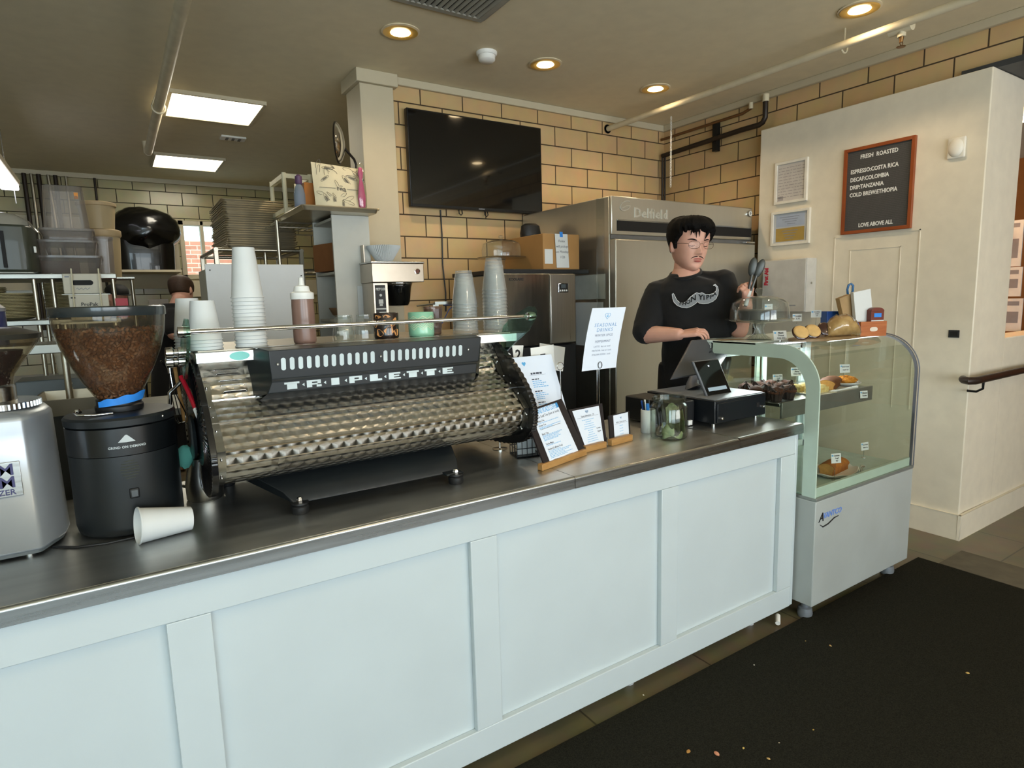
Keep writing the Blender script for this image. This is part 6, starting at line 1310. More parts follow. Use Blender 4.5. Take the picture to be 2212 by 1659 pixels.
t = thing('spray_bottle', 'translucent bottle with a purple top and blue liquid leaning on the tray edge', 'bottle', (.985, 3.76, 2.047)); obj('body', MB().lathe([(.02, 0), (.032, .01), (.032, .09), (.022, .13), (.014, .145)], n=24), thin_glass('spray_clear', 'b9c6d6', .1, body=.3), t); obj('liquid', MB().lathe([(.001, .002), (.029, .004), (.030, .03), (.001, .031)], n=24), mat('blue_liquid', '2c4f8f', .3), t); obj('cap', MB().lathe([(.016, .145), (.02, .15), (.02, .19), (.008, .2)], n=20), mat('purple_cap', '5b3f5e', .5), t)
# security mirror on the column
t = thing('security_mirror', 'round convex mirror on a bent arm fixed to the column', 'mirror', (1.26, 3.83, 2.47)); Mm = Matrix.Rotation(R_(62), 4, 'Z')
obj('mirror_face', MB().lathe([(.118, 0), (.105, -.012), (.07, -.026), (.03, -.033), (.001, -.034)], n=40, axis='y', M=Mm), M_('chrome'), t); obj('rim', MB().lathe([(.118, 0), (.124, .002), (.122, .010), (.08, .016), (.001, .018)], n=40, axis='y', M=Mm), mat('rim_dark', '27221e', .35, .4), t)
obj('arm', MB().tube([(.0, .01, 0), (.03, .03, 0), (.035, .03, -.01), (.12, .08, -.07), (.135, .09, -.10), (.135, .09, -.18), (.18, .10, -.19)], .008, 10), M_('rim_dark'), t)
# upturned white stool frame behind
t = thing('white_step_stool', 'upturned white step stool with open rungs behind the sheet pans', 'stool', (1.08, 4.25, 2.0)); q = MB(); a = at(609, 385, Y=4.2); b_ = at(663, 366, Y=4.2)
for x, y in ((a.x, 4.15), (b_.x, 4.15), (a.x, 4.5), (b_.x, 4.5)): q.cyl((x, y, 2.04), (x, y, 2.33), .014, n=8)
for z in (2.10, 2.31):
    q.box(a.x-.012, a.x+.012, 4.15, 4.5, z-.014, z+.014); q.box(b_.x-.012, b_.x+.012, 4.15, 4.5, z-.014, z+.014); q.box(a.x, b_.x, 4.138, 4.162, z-.014, z+.014)
q.box(a.x-.03, b_.x+.03, 4.12, 4.53, 2.031, 2.05); P('frame', q, mat('stool_white', 'd6d0b4', .5))
# wire rack right of the pans
t = thing('wire_rack', 'chrome wire rack standing between the sheet pans and the white shelf unit', 'rack', (1.2, 4.35, 0)); 
for x, y in ((.93, 4.14), (1.30, 4.14), (.93, 4.56), (1.30, 4.56)): P('post', MB().cyl((x, y, 0), (x, y, 2.03), .012, n=12), M_('alu'))
for z in (2.02, 1.72, 1.35, .9): 
    q = MB()
    for k in range(9): q.cyl((.93+.046*k, 4.14, z), (.93+.046*k, 4.56, z), .003, n=6)
    for y in (4.14, 4.56): q.cyl((.93, y, z), (1.30, y, z), .006, n=8); q.cyl((.93, y, z-.03), (1.30, y, z-.03), .004, n=6)
    P('wire_shelf', q, M_('alu'))
# white appliance back and pan rack
t = thing('white_cabinet', 'plain white cabinet back standing behind the paper cup stacks', 'cabinet', (.68, 3.7, 0)); P('back_sheet', MB().box(.43, .935, 3.60, 3.612, 0, 1.722), mat('sheet_white', 'd3d6d8', .45, var=.01), bevel=.002); P('carcass', MB().box(.44, .925, 3.6125, 3.98, 0, 1.70), M_('shelf_white'), bevel=.003)
for x, z in ((.452, 1.69), (.448, 1.53), (.92, 1.66)): P('screw', MB().ball((x, 3.599, z), .004, 8, 5), M_('dark_grey'))
t = thing('pan_rack', 'aluminium pan rack carrying the tall pile of sheet pans', 'rack', (.9, 4.8, 0))
for x in (.60, 1.14):
    for y in (4.42, 5.12): P('post', MB().box(x-.014, x+.014, y-.014, y+.014, .1, 1.862), M_('alu'), bevel=.003)
    for k in range(12): P('runner', MB().box(x-.004, x+.03 if x < 1 else x+.004, 4.42, 5.12, .35+.12*k, .354+.12*k), M_('alu'))
    P('top_bar', MB().cyl((x, 4.40, 1.865), (x, 5.14, 1.865), .014, n=12), M_('alu'))
P('front_bar', MB().cyl((.60, 4.42, 1.865), (1.14, 4.42, 1.865), .013, n=12), M_('alu')); P('rear_bar', MB().cyl((.60, 5.12, 1.865), (1.14, 5.12, 1.865), .013, n=12), M_('alu'))
for x in (.60, 1.14):
    for y in (4.42, 5.12): P('caster', MB().cyl((x-.02, y, .05), (x+.02, y, .05), .05, n=16), M_('black_plastic'))
for z, lb in ((1.55, 'grey tub on an upper runner of the pan rack'), (1.31, 'grey tub on a lower runner of the pan rack')): solo('food_tub', MB().box(-.15, .15, -.2, .2, 0, .09), mat('tub_grey', '7f827c', .5), lb, 'tub', loc=(.88, 4.75, z+.005), bevel=.01)
rg = random.Random(5); pm = sheet_pan('sheet_pan', 'lowest aluminium sheet pan of the tall pile', (.905, 4.80, 1.879), .455, .655, 'piled sheet pans')
for k in range(1, 21):
    o = pm.copy(); COL.objects.link(o); o.location = (.905+rg.uniform(-.006, .006), 4.80+rg.uniform(-.008, .008), 1.879+.0148*k); o.rotation_euler = (0, 0, rg.uniform(-.012, .012)); o['label'] = 'topmost aluminium sheet pan of the tall pile' if k == 20 else 'aluminium sheet pan within the tall pile on the rack'
# left storage rack with plates and tubs
t = thing('storage_rack', 'steel storage rack at the left holding plates and tubs', 'rack', (-.7, 4.4, 0))
for x in (-1.6, -.335, -.255, .02):
    for y in (4.16, 4.66):
        if x == -.255 and y > 4.5: continue
        P('post', MB().cyl((x, y, 0), (x, y, 1.70), .011, n=10), M_('alu'))
for z in (1.70, 1.455, 1.12, .7, .2): P('shelf', MB().box(-1.62, .04, 4.14, 4.68, z-.03, z-.001), mat('rack_steel', '8f8f88', .35, .9, var=.05), bevel=.004)
mat('plate_cream', 'b5a77e', .35, var=.03)
pl_ = MB(); pl_.lathe([(.001, 0), (.06, 0), (.085, .006), (.115, .016), (.114, .019), (.083, .010), (.001, .004)], n=36); plm = pl_.mesh('plate', M_('plate_cream'))
for (x, y, n, w) in ((-.46, 4.33, 17, 'left stack near the edge of the photo'), (-.60, 4.45, 22, 'far left stack behind'), (-.20, 4.37, 24, 'right stack between the rack posts')):
    for k in range(n):
        o = bpy.data.objects.new('dinner_plate', plm); COL.objects.link(o); o.location = (x+rg.uniform(-.002, .002), y, 1.4555+.0078*k); tag(o, ('topmost cream plate of the ' if k == n-1 else 'cream plate within the ')+w, 'plate', 'cream plates, '+w)
# grey hood-like container with clear dome behind it
t = thing('paper_dispenser', 'dark olive grey rounded dispenser on the top shelf at the left edge', 'dispenser', (-.38, 4.05, 1.70)); q = MB(); ou = [(-.20, 4.30), (-.20, 4.02), (-.12, 3.985), (.0, 3.975), (.07, 3.99), (.095, 4.03), (.10, 4.30)]
q.prism([(-.40+x, y) for x, y in ou], 1.70, 1.935); P('shell', q, mat('olive_grey', '3c4036', .4, var=.04, coat=.2), bevel=.012, seg=3); q = MB(); q.box(-.43, -.415, 3.965, 3.98, 1.72, 1.90); P('dark_stripe', q, M_('black_matte')); P('pale_latch', MB().box(-.306, -.297, 4.02, 4.05, 1.80, 1.83), M_('plain_white')); P('bracket', MB().box(-.55, -.32, 4.02, 4.28, 1.699, 1.6998), M_('alu'))
t = thing('clear_dome_lid', 'big clear plastic dome lid standing behind the olive grey dispenser', 'lid', (-.46, 4.42, 1.70)); q = MB(); q.lathe([(.19, 0), (.185, .12), (.165, .23), (.12, .30), (.06, .335), (.001, .345)], n=40, sx=1, sy=.8, cap=False); q.M = Matrix.Identity(4); obj('dome', q, M_('plastic_clear'), t)
# clear bins
thin_glass('bin_clear', 'd9d3cd', .15, refl=1.4, body=.14); thin_glass('bucket_tan', 'bba884', .2, body=.8)
def tub(name, lb, x0, x1, y0, y1, z0, z1, m, taper=.9, rimz=None, up=True, mk=None):
    t = thing(name, lb, 'tub', ((x0+x1)/2, (y0+y1)/2, z0)); w, d, h = (x1-x0)/2, (y1-y0)/2, z1-z0
    R = lambda s, z, r=.03: [(sx*(w*s-r)+r*math.cos(a), sy*(d*s-r)+r*math.sin(a), z) for sx, sy, a0 in ((1, 1, 0), (-1, 1, PI/2), (-1, -1, PI), (1, -1, 1.5*PI)) for a in [a0+PI/2*k/4 for k in range(5)]]
    a, b_ = (taper, 1) if up else (1, taper)
    q = MB(); q.loft([R(a, 0), R(b_, h)], cap=False); q.poly(R(a if up else b_, 0 if up else h)[::1]); obj('wall', q, m, t); zr = h-.012 if up else .002
    q = MB(); q.loft([R(1.0, zr), R(1.04, zr), R(1.04, zr+.012), R(1.0, zr+.012)]); obj('rim', q, m, t)
    if mk: obj('sticker', MB().box(w*.45, w*.62, -d*taper-.004, -d*taper-.002, h-.07, h-.035), mk, t)
    return t
tub('storage_tub', 'wide clear tub, lowest of the clear tubs on the rack', -.325, -.02, 4.2, 4.62, 1.7005, 1.80, M_('bin_clear'))
tub('storage_tub', 'wide clear tub stacked second from the bottom on the rack', -.315, -.035, 4.22, 4.60, 1.802, 1.885, M_('bin_clear'))
tub('storage_tub', 'tall upturned clear square tub on top of the clear tubs, with an orange sticker', -.275, -.055, 4.25, 4.5, 1.888, 2.185, M_('bin_clear'), taper=.82, up=False, mk=mat('orange_sticker', 'd98a2a', .5))
tub('storage_tub', 'middle clear tub whose rim shows below the tall upturned tub', -.29, -.045, 4.235, 4.55, 1.8865, 1.95, thin_glass('bin_clear2', 'd6d0ca', .15, body=.2))
solo('brown_box', MB().box(-.09, .09, -.06, .06, 0, .07), mat('dark_brown', '4a2d18', .7), 'dark brown box inside the lowest clear tub', 'box', loc=(-.22, 4.30, 1.703))
for k, (z, lb) in enumerate(((1.7005, 'tan round bucket at the bottom right of the tub pile'), (1.995, 'tan lidded round bucket, topmost at the right of the clear tubs'))):
    t = thing('food_bucket', lb, 'bucket', (-.02+.01*(1-k), 4.70 if k else 4.72, z), group='tan buckets'); h = .29 if not k else .16; obj('body', MB().lathe([(.001, 0), (.085, 0), (.10, h*.9), (.10, h*.92)], n=36), M_('bucket_tan'), t); obj('lid', MB().lathe([(.103, h*.87), (.108, h*.9), (.108, h), (.098, h+.006), (.001, h+.004)], n=36), mat('lid_tan', 'b09a76', .5), t)
P2 = lambda n, b, m, tt, **k: obj(n, b, m, tt, world=True, **k)
t = thing('bucket_shelf', 'narrow steel shelf behind the rack carrying the tan buckets', 'shelf', (0, 4.78, 0)); P2('board', MB().box(-.16, .14, 4.69-.08, 4.9, 1.69, 1.70), M_('rack_steel'), t); P2('post', MB().cyl((.13, 4.88, 0), (.13, 4.88, 1.69), .012), M_('alu'), t); P2('post', MB().cyl((-.15, 4.88, 0), (-.15, 4.88, 1.69), .012), M_('alu'), t)
tub('storage_tub', 'upright clear square tub beside the pile at its right', -.06, .045, 4.44, 4.60, 1.702, 1.93, M_('bin_clear2'), taper=.85)
# white cartons with hand holes
def carton(lb, px0, py0, px1, py1, Y, name_txt, zt=None):
    a = at(px0, py0, Y=Y); c = at(px1, py1, Y=Y); t = thing('produce_carton', lb, 'carton', ((a.x+c.x)/2, Y+.15, c.z), group='white cartons with hand holes')
    b_ = P2('carton', MB().box(a.x, c.x, Y, Y+.14, c.z, a.z), mat('carton_white', 'c9c5b6', .6, var=.02), t, bevel=.004); cx, cz = (a.x+c.x)/2, c.z+(a.z-c.z)*(.38 if name_txt else .55)
    P2('hand_hole', MB().prism([(cx+.035*s+.013*math.cos(w), cz+.013*math.sin(w)) for s, w0 in ((1, -PI/2), (-1, PI/2)) for w in [w0+PI*k/8 for k in range(9)]], Y-.0015, Y-.0005, 'xz'), M_('black_matte'), t)
    q = MB()
    if name_txt: q.text(name_txt, .026, plane_m((cx, Y-.0016, cz+.032), (1, 0, 0), (0, 0, 1)), bold=.0006)
    else: q.tube([(cx-.03+.006*j, Y-.0016, cz-.032+.006*math.sin(j*2.1)) for j in range(11)], .0016, 5)
    q.cbox((0, 0, 0), (.0001, .0001, .0001), Matrix.Translation((cx, Y-.0012, cz))); q.box(a.x+.01, a.x+.03, Y-.0016, Y-.001, a.z-.02, a.z-.012); P2('printing', q, M_('ink_grey') if not name_txt else mat('carton_ink', '4a4a48', .6), t, merge=False)
carton('upper white carton with a black hand hole below the clear tubs', 133, 591, 222, 634, 4.135-.14, '')
carton('lower white carton printed ProPak just above the bean hopper', 147, 637, 240, 690, 4.125-.14, 'ProPak')
t = thing('wire_carrier', 'thin white wire carrier holding the two white cartons', 'carrier', (-.1, 4.1, 1.30)); 
for px in (157, 216):
    a = at(px-4, 580, Y=3.975); c = at(px+6, 690, Y=3.975); P2('upright', MB().cyl(a, c, .0035, n=6), M_('stool_white'), t)
a = at(140, 692, Y=3.98); c = at(245, 692, Y=3.98); P2('shelf', MB().box(a.x-.02, c.x+.02, 3.97, 4.135, c.z-.012, c.z-.002), M_('rack_steel'), t); P2('leg', MB().cyl((c.x+.01, 3.985, 0), (c.x+.01, 3.985, c.z-.012), .012), M_('alu'), t); P2('leg', MB().cyl((c.x+.01, 4.12, 0), (c.x+.01, 4.12, c.z-.012), .012), M_('alu'), t); P2('leg', MB().cyl((a.x, 3.985, 0), (a.x, 3.985, c.z-.012), .012), M_('alu'), t); P2('divider', MB().box(a.x-.0, c.x, 3.99, 4.13, at(180, 635.2, Y=3.985).z-.003, at(180, 635.2, Y=3.985).z), M_('rack_steel'), t)
# things around the grinder hoppers, kitchen side of the counter
p = at(12, 690, Y=2.75); t = thing('blue_canister', 'dark blue canister with a pale lid at the left edge above the small hopper', 'canister', (p.x-.065, 2.80, 1.385)); obj('body', MB().lathe([(.001, 0), (.062, 0), (.062, .12), (.058, .125)], n=36), mat('navy', '232f66', .35, coat=.3), t); obj('lid', MB().lathe([(.064, .118), (.064, .13), (.05, .143), (.001, .145)], n=36), mat('lid_pale', '8d9098', .4), t)
t = thing('equipment_stand', 'dark steel stand with shelves and controls behind the grinders', 'stand', (-.25, 2.9, 0)); 
P2('cabinet', MB().box(-.75, .02, 2.72, 3.3, .1, 1.05), mat('stand_dark', '2c2d29', .45, .3, var=.08), t, bevel=.004); P2('upper_shelf', MB().box(-.75, -.13, 2.70, 2.95, 1.35, 1.384), M_('rack_steel'), t, bevel=.003); P2('post', MB().cyl((-.16, 2.73, 1.05), (-.16, 2.73, 1.35), .011), M_('alu'), t); P2('post', MB().cyl((-.72, 2.73, 1.05), (-.72, 2.73, 1.35), .011), M_('alu'), t)
P2('control_box', MB().box(-.33, -.10, 2.9, 3.1, 1.15, 1.24), M_('mid_grey'), t, bevel=.004); P2('box_support', MB().box(-.32, -.11, 2.92, 3.08, 1.05, 1.149), M_('black_metal'), t)
for k in range(3): P2('indicator', MB().ball((-.16, 2.898, 1.18+.02*k), .005, 8, 5), M_('paper_white'), t)
solo('steel_tray', MB().loft([[(-.09, -.14, 0), (.09, -.14, 0), (.09, .14, 0), (-.09, .14, 0)], [(-.10, -.15, .055), (.10, -.15, .055), (.10, .15, .055), (-.10, .15, .055)], [(-.093, -.143, .055), (.093, -.143, .055), (.093, .143, .055), (-.093, .143, .055)], [(-.083, -.133, .006), (.083, -.133, .006), (.083, .133, .006), (-.083, .133, .006)]], sm=False), M_('dull_aluminium'), 'steel tray between the two grinders, seen below the bean hopper', 'tray', loc=(-.15, 2.62, 1.155), rotz=-.05)
t = thing('tray_stand', 'small dark stand under the steel tray behind the grinders', 'stand', (-.15, 2.62, 0)); P2('column', MB().box(-.22, -.08, 2.50, 2.64, 0, 1.154), M_('stand_dark'), t)
p = at(183, 800, Y=3.3); t = thing('white_bucket', 'white plastic bucket behind the bean hopper, left of the kitchen worker', 'bucket', (p.x, 3.3, 1.03)); 
obj('body', MB().lathe([(.001, .02), (.085, .02), (.10, .28), (.103, .28), (.103, .30), (.1, .3)], n=36), M_('carton_white'), t)
t = thing('prep_table', 'steel prep table behind the grinders toward the kitchen', 'table', (.2, 3.3, 0)); P2('top', MB().box(.03, .40, 3.1, 3.6, 1.02, 1.05), M_('rack_steel'), t); 
for x in (.06, .37):
    for y in (3.14, 3.55): P2('leg', MB().cyl((x, y, 0), (x, y, 1.02), .018), M_('alu'), t)
# black plastic wrapped mixer on the far wall
def blobfn(q): return 1+.10*pnoise(q*1.7+Vector((3, 1, 2)))+.035*pnoise(q*6)
t = thing('black_plastic_bundle', 'large bundle wrapped in glossy black plastic on the far kitchen wall', 'bundle', (.37, 7.85, 1.92))
mb = MB(); mb.ball((.38, 7.84, 2.33), (.33, .25, .26), 56, 34, fn=blobfn); P2('wrapped_top', mb, mat('bag_black', '060607', .22, coat=.4, bump=.5, bscale=14), t)
mb = MB(); rings = []
for z, s in ((1.91, 1.0), (2.0, 1.02), (2.15, 1.05), (2.35, 1.0), (2.42, .6)): rings.append([(.37+.27*s*math.copysign(abs(math.cos(a))**.5, math.cos(a))*(1+.02*math.sin(9*a)), 7.90+.22*s*math.copysign(abs(math.sin(a))**.5, math.sin(a)), z) for a in [2*PI*k/48 for k in range(48)]])
mb.loft(rings); P2('wrapped_body', mb, M_('bag_black'), t); P2('wall_arm', MB().box(-.05, .2, 8.0, 8.165, 2.48, 2.52), M_('black_metal'), t)
t = thing('wall_shelf', 'white shelf board under the black plastic bundle on the far wall', 'shelf', (.37, 8.0, 1.88)); P2('board', MB().box(.05, .68, 7.66, 8.165, 1.885, 1.908), M_('white_paint'), t)
t = thing('kitchen_pipes', 'cluster of dark vertical pipes on the far kitchen wall at the left', 'pipe', (-.6, 8.1, 1.6))
for k, (x, r) in enumerate(((-.62, .02), (-.56, .016), (-.50, .022), (-.42, .016), (-.36, .02), (-.27, .012), (-.02, .012))): P2('pipe', MB().cyl((x+(.05 if k == 3 else 0), 8.12-.02*(k % 2), 1.3), (x, 8.12, 2.9), r, n=10), M_('dull_aluminium') if k % 2 else M_('dark_pipe'), t)
t = thing('grey_paper', 'white papers taped to the far kitchen wall left of the worker', 'paper', (.4, 8.19, 1.3)); P2('sheet', MB().box(.36, .56, 8.185, 8.198, 1.2, 1.60), M_('cert_paper'), t)
t = thing('red_item', 'red packet beside the lower white carton', 'packet', (.06, 4.4, 1.40)); P2('packet', MB().box(.02, .08, 4.1, 4.2, 1.455, 1.56), M_('red'), t)
# ================================================================ people
mat('skin', 'd8a591', .5, sss=.15, var=.03, vscale=18); mat('skin_dark', 'a86f58', .55); mat('hair_black', '0b0908', .75, var=.15, vscale=60, stretch=(1, 1, 4), bump=.8, bscale=160, spec=.15); mat('hair_brown', '3a281c', .65, var=.1, vscale=80, bump=.4, bscale=160)
mat('shirt_black', '0b0b0d', .85, var=.06, vscale=9, bump=.25, bscale=30, sheen=.1); mat('lip', 'a8574f', .45); mat('trouser', '191a1f', .85)
def remesh(o, v, smooth=6, fac=.5, sub=False):
    r = o.modifiers.new('remesh', 'REMESH'); r.mode = 'VOXEL'; r.voxel_size = v; r.use_smooth_shade = True
    if smooth: s = o.modifiers.new('smooth', 'SMOOTH'); s.factor = fac; s.iterations = smooth
def lerp_tab(tab, z):
    for a, b in zip(tab, tab[1:]):
        if a[0] <= z <= b[0]:
            u = (z-a[0])/(b[0]-a[0]); u = u*u*(3-2*u) if len(tab) < 4 else u; return [x+(y-x)*u for x, y in zip(a[1:], b[1:])]
    return tab[0][1:] if z < tab[0][0] else tab[-1][1:]
# height above chin: half width, front reach, back reach
HEAD = [(-.004, .012, .058, -.030), (.004, .030, .076, .005), (.018, .043, .083, .030), (.035, .053, .085, .055), (.055, .061, .087, .075), (.08, .067, .088, .088), (.105, .071, .088, .098), (.13, .074, .090, .104), (.155, .076, .091, .106), (.18, .074, .086, .102), (.20, .066, .074, .090), (.215, .052, .056, .070), (.226, .030, .032, .042), (.230, .010, .010, .014)]
G = lambda x, m, s: math.exp(-((x-m)/s)**2)
def head_point(a, z, off=0.0, face=True):
    w, f, bk = lerp_tab(HEAD, z); c, s = math.cos(a), math.sin(a)   # a = -90 deg is the face
    e = .86; X = math.copysign(abs(c)**e, c)*(w+off); r = (f if s < 0 else bk)+off; Y = math.copysign(abs(s)**e, s)*r
    if face and s < 0:
        fr = -s; d = 0
        d += .024*G(X, 0, .0105)*(G(z, .084, .010) if z < .084 else G(z, .084, .034)); d += .006*G(abs(X), .012, .007)*G(z, .081, .008)
        d -= .0075*G(abs(X), .031, .014)*G(z, .122, .013); d += .0055*G(abs(X), .031, .011)*G(z, .119, .0085)
        d += .0045*G(X, 0, .045)*G(z, .140, .008); d += .0045*G(X, 0, .020)*G(z, .055, .0045)+.005*G(X, 0, .017)*G(z, .045, .0045)-.003*G(X, 0, .02)*G(z, .0502, .0018)-.002*G(X, 0, .02)*G(z, .034, .006)
        d += .005*G(X, 0, .018)*G(z, .014, .012); d += .003*G(abs(X), .045, .018)*G(z, .095, .018)
        Y -= d*fr
    return Vector((X, Y, z))
def head_mesh(mb, M, n=72, m=92):
    rings = []
    for j in range(m+1):
        z = -.004+.234*j/m; rings.append([M @ head_point(2*PI*k/n, z) for k in range(n)])
    mb.loft(rings)
    for sx in (-1, 1):  # ears
        mb.ball(M @ Vector((sx*.078, .012, .108)), (.008, .017, .031), 14, 10, M=(M.to_3x3().to_4x4() @ Matrix.Rotation(sx*.35, 4, 'Z') @ Matrix.Rotation(-.15, 4, 'X')))
        mb.ball(M @ Vector((sx*.073, .008, .098)), (.008, .012, .02), 10, 8, M=M.to_3x3().to_4x4())
def hair_mesh(mb, M, line, thick, n=72, m=60, seed=0, fringe=.0):
    rings = []
    for j in range(m+1):
        z = .04+.190*j/m; ring = []
        for k in range(n):
            a = 2*PI*k/n; msk = min(1, max(0, (z-line(a))/.012)); t = (thick(a, z)*(1+.22*pnoise(Vector((math.cos(a)*9, math.sin(a)*9, z*14+seed)))))*msk-.005*(1-msk)
            p = head_point(a, z, t, face=False); p.z += max(0, t)*.8*min(1, max(0, (z-.15)/.07)); ring.append(M @ p)
        rings.append(ring)
    mb.loft(rings)
def hand(mb, W, M, sc, curl, spread=.12, thumb=(.9, .5), side=1):
    """wrist at W; M: x across the palm (towards the thumb when side=1), y along the fingers, z out of the back of the hand"""
    T = Matrix.Translation(W) @ M.to_4x4() @ Matrix.Scale(sc, 4)
    q = lambda x, y, z: T @ Vector((x*side, y, z))
    for x, r in ((-.028, .0125), (-.010, .0135), (.010, .0138), (.028, .0130)): mb.capsule(q(x*.7, .005, 0), q(x, .085, .0), r*sc*1.05, r*sc, 12)
    mb.ball(q(.0, .045, .0), (.036*sc, .048*sc, .014*sc), 16, 10, M=M.to_4x4())
    for i, (x, L) in enumerate(((.030, .070), (.010, .079), (-.011, .073), (-.030, .057))):
        c = curl[i]; p = Vector((x, .086, 0)); ang = -c[0]; sp = spread*(x/.03); rr = .0088 if i < 3 else .0078
        for k, (fr, r) in enumerate(((.45, 1), (.3, .92), (.25, .84))):
            d = Vector((math.sin(sp)*math.cos(ang), math.cos(sp)*math.cos(ang), math.sin(ang)))*L*fr; e = p+d
            mb.capsule(q(*p), q(*e), rr*r*sc, rr*r*.93*sc, 10); p = e
            if k < 2: ang -= c[k+1]
    a, b = thumb; p = Vector((.026, .022, -.004)); ang = a
    for L, r, dz in ((.040, .0125, -.2-b*.3), (.032, .0102, -.3-b*.5), (.026, .0088, -.4-b*.6)):
        d = Vector((math.sin(ang), math.cos(ang), dz*.6)).normalized()*L; e = p+d; mb.capsule(q(*p), q(*e), r*sc, r*.92*sc, 10); p = e; ang *= .72
def basis(y, z):
    y = Vector(y).normalized(); z = Vector(z); x = y.cross(z).normalized(); z = x.cross(y); return Matrix((x, y, z)).transposed()

# ---- the barista
BA = Vector((2.645, 2.285, 0)); AZ = -R_(49.2); RB = Matrix.Rotation(AZ, 3, 'Z'); IB = RB.inverted()
def Lp(px, py, ly):
    """photo pixel -> barista's own coordinates on the plane y = ly (negative = towards the viewer)"""
    d = IB @ (FW+RT*((px-1106)/FPX)-UP*((py-829.5)/FPX)); o = IB @ (CAM-BA); return o+d*((ly-o.y)/d.y)
S = 1.10
t = thing('person', 'person in black T-shirt with white moustache print and glasses at the till, holding tongs', 'person', BA, AZ)
neck = Lp(1480, 590, .02); chin = Lp(1497, 583, -.06)
Mh = Matrix.Translation(Vector((Lp(1484, 540, .0).x, .01, Lp(1495, 581, -.06).z))) @ Matrix.Rotation(R_(30), 4, 'Z') @ Matrix.Rotation(R_(7), 4, 'X') @ Matrix.Rotation(R_(2), 4, 'Y') @ Matrix.Scale(S*1.03, 4) @ Matrix.Diagonal((1.10, 1.02, 1, 1))
mb = MB(); head_mesh(mb, Mh)
shL, shR = Lp(1420, 634, .02), Lp(1562, 612, .02); hip = Vector((Lp(1490, 800, 0).x, .02, 1.03))
elL, wrL = Lp(1392, 722, -.06), Lp(1466, 722, -.17); elR, wrR = Lp(1596, 712, -.02), Lp(1612, 660, -.12)
mb.capsule((neck.x, .03, neck.z-.10), (Mh.translation.x, .025, Mh.translation.z+.06), .068*S, .058*S, 20); mb.capsule((neck.x-.03, .05, neck.z-.06), (neck.x+.02, .05, neck.z-.06), .06, .06, 16)
for a, b, r0, r1 in ((Vector((neck.x-.04, .035, shL.z-.01)), shL+Vector((.01, 0, -.01)), .05, .048), (Vector((neck.x+.04, .035, shR.z-.01)), shR+Vector((-.01, 0, -.01)), .05, .048), (shL, elL, .055, .047), (shR, elR, .052, .045), (elL, wrL, .049, .030), (elR, wrR, .044, .029)): mb.capsule(a, b, r0*S, r1*S, 18)
mb.capsule((neck.x, .03, neck.z-.14), (hip.x, .03, hip.z), .12, .13, 20)
for sx in (-1, 1):
    k0 = Vector((hip.x+sx*.09, .02, hip.z-.05)); k1 = Vector((hip.x+sx*.11, .0, .55)); k2 = Vector((hip.x+sx*.12, .03, .10)); mb.capsule(k0, k1, .085, .058); mb.capsule(k1, k2, .055, .040); mb.capsule(k2+Vector((0, .02, -.05)), k2+Vector((0, -.12, -.06)), .035, .03)
# left-of-photo hand on the tablet's top edge; the other grips the tongs
dirL = (Lp(1532, 726, -.20)-wrL); mL = basis(dirL+Vector((0, 0, .03)), (-.05, -.35, .93)); hand(mb, wrL+dirL.normalized()*.005, mL, 1.02, [(.25, .75, .55), (.2, .75, .6), (.25, .8, .6), (.35, .8, .6)], .10, (.85, .7), side=-1)
tg0 = Lp(1606, 655, -.14); tg1 = Lp(1640, 568, -.13)
mR = basis((-.75, -.55, .25), (.35, -.75, .5)); hand(mb, wrR+Vector((-.0, -.0, .0)), basis((.05, -.45, .9), (.75, -.6, -.25)), 1.0, [(.9, 1.1, .7), (.95, 1.15, .7), (1.0, 1.15, .7), (1.05, 1.15, .7)], .05, (.7, 1.0), side=1)
body = obj('skin_body', mb, M_('skin'), t, merge=False); remesh(body, .0036, 3, .45)
# shirt
zc = Lp(1478, 588, -.05).z
mb = MB(); bx = Lp(1500, 700, 0).x
rings = []
def tor(cx, cy, z, hw, hd, e=.75, tilt=0): return [Vector((cx+hw*math.copysign(abs(math.cos(a))**e, math.cos(a)), cy+hd*math.copysign(abs(math.sin(a))**e, math.sin(a)), z+tilt*math.cos(a))) for a in [2*PI*k/40 for k in range(40)]]
def mid(pyl, pxa, pxb): a, b = Lp(pxa, pyl, 0), Lp(pxb, pyl, 0); return (a.x+b.x)/2, (b.x-a.x)/2, (a.z+b.z)/2
for py, a, b, d in ((862, 1424, 1560, .135), (820, 1426, 1572, .145), (780, 1428, 1580, .15), (740, 1430, 1578, .15), (700, 1428, 1580, .145), (660, 1418, 1582, .14), (634, 1415, 1582, .128), (616, 1424, 1576, .112), (603, 1438, 1556, .092), (594, 1446, 1520, .078)):
    cx, hw, z = mid(py, a, b); rings.append(tor(cx, .03, z, hw, d, tilt=-.012 if py < 640 else 0))
mb.loft(rings)
hmL = shL.lerp(elL, .92); hmR = shR.lerp(elR, .80)
mb.capsule(shL, hmL, .073, .076, 22); mb.capsule(shR, hmR, .074, .078, 22)
mb.capsule(Vector((neck.x-.075, .03, zc-.045)), shL, .035, .068, 18); mb.capsule(Vector((neck.x+.085, .03, zc-.025)), shR, .036, .070, 18)
sh = obj('t_shirt', mb, M_('shirt_black'), t, merge=False); remesh(sh, .007, 5, .5)
dm = sh.modifiers.new('folds', 'DISPLACE'); tx = bpy.data.textures.new('folds', 'CLOUDS'); tx.noise_scale = .11; dm.texture = tx; dm.strength = .016; dm.mid_level = .5
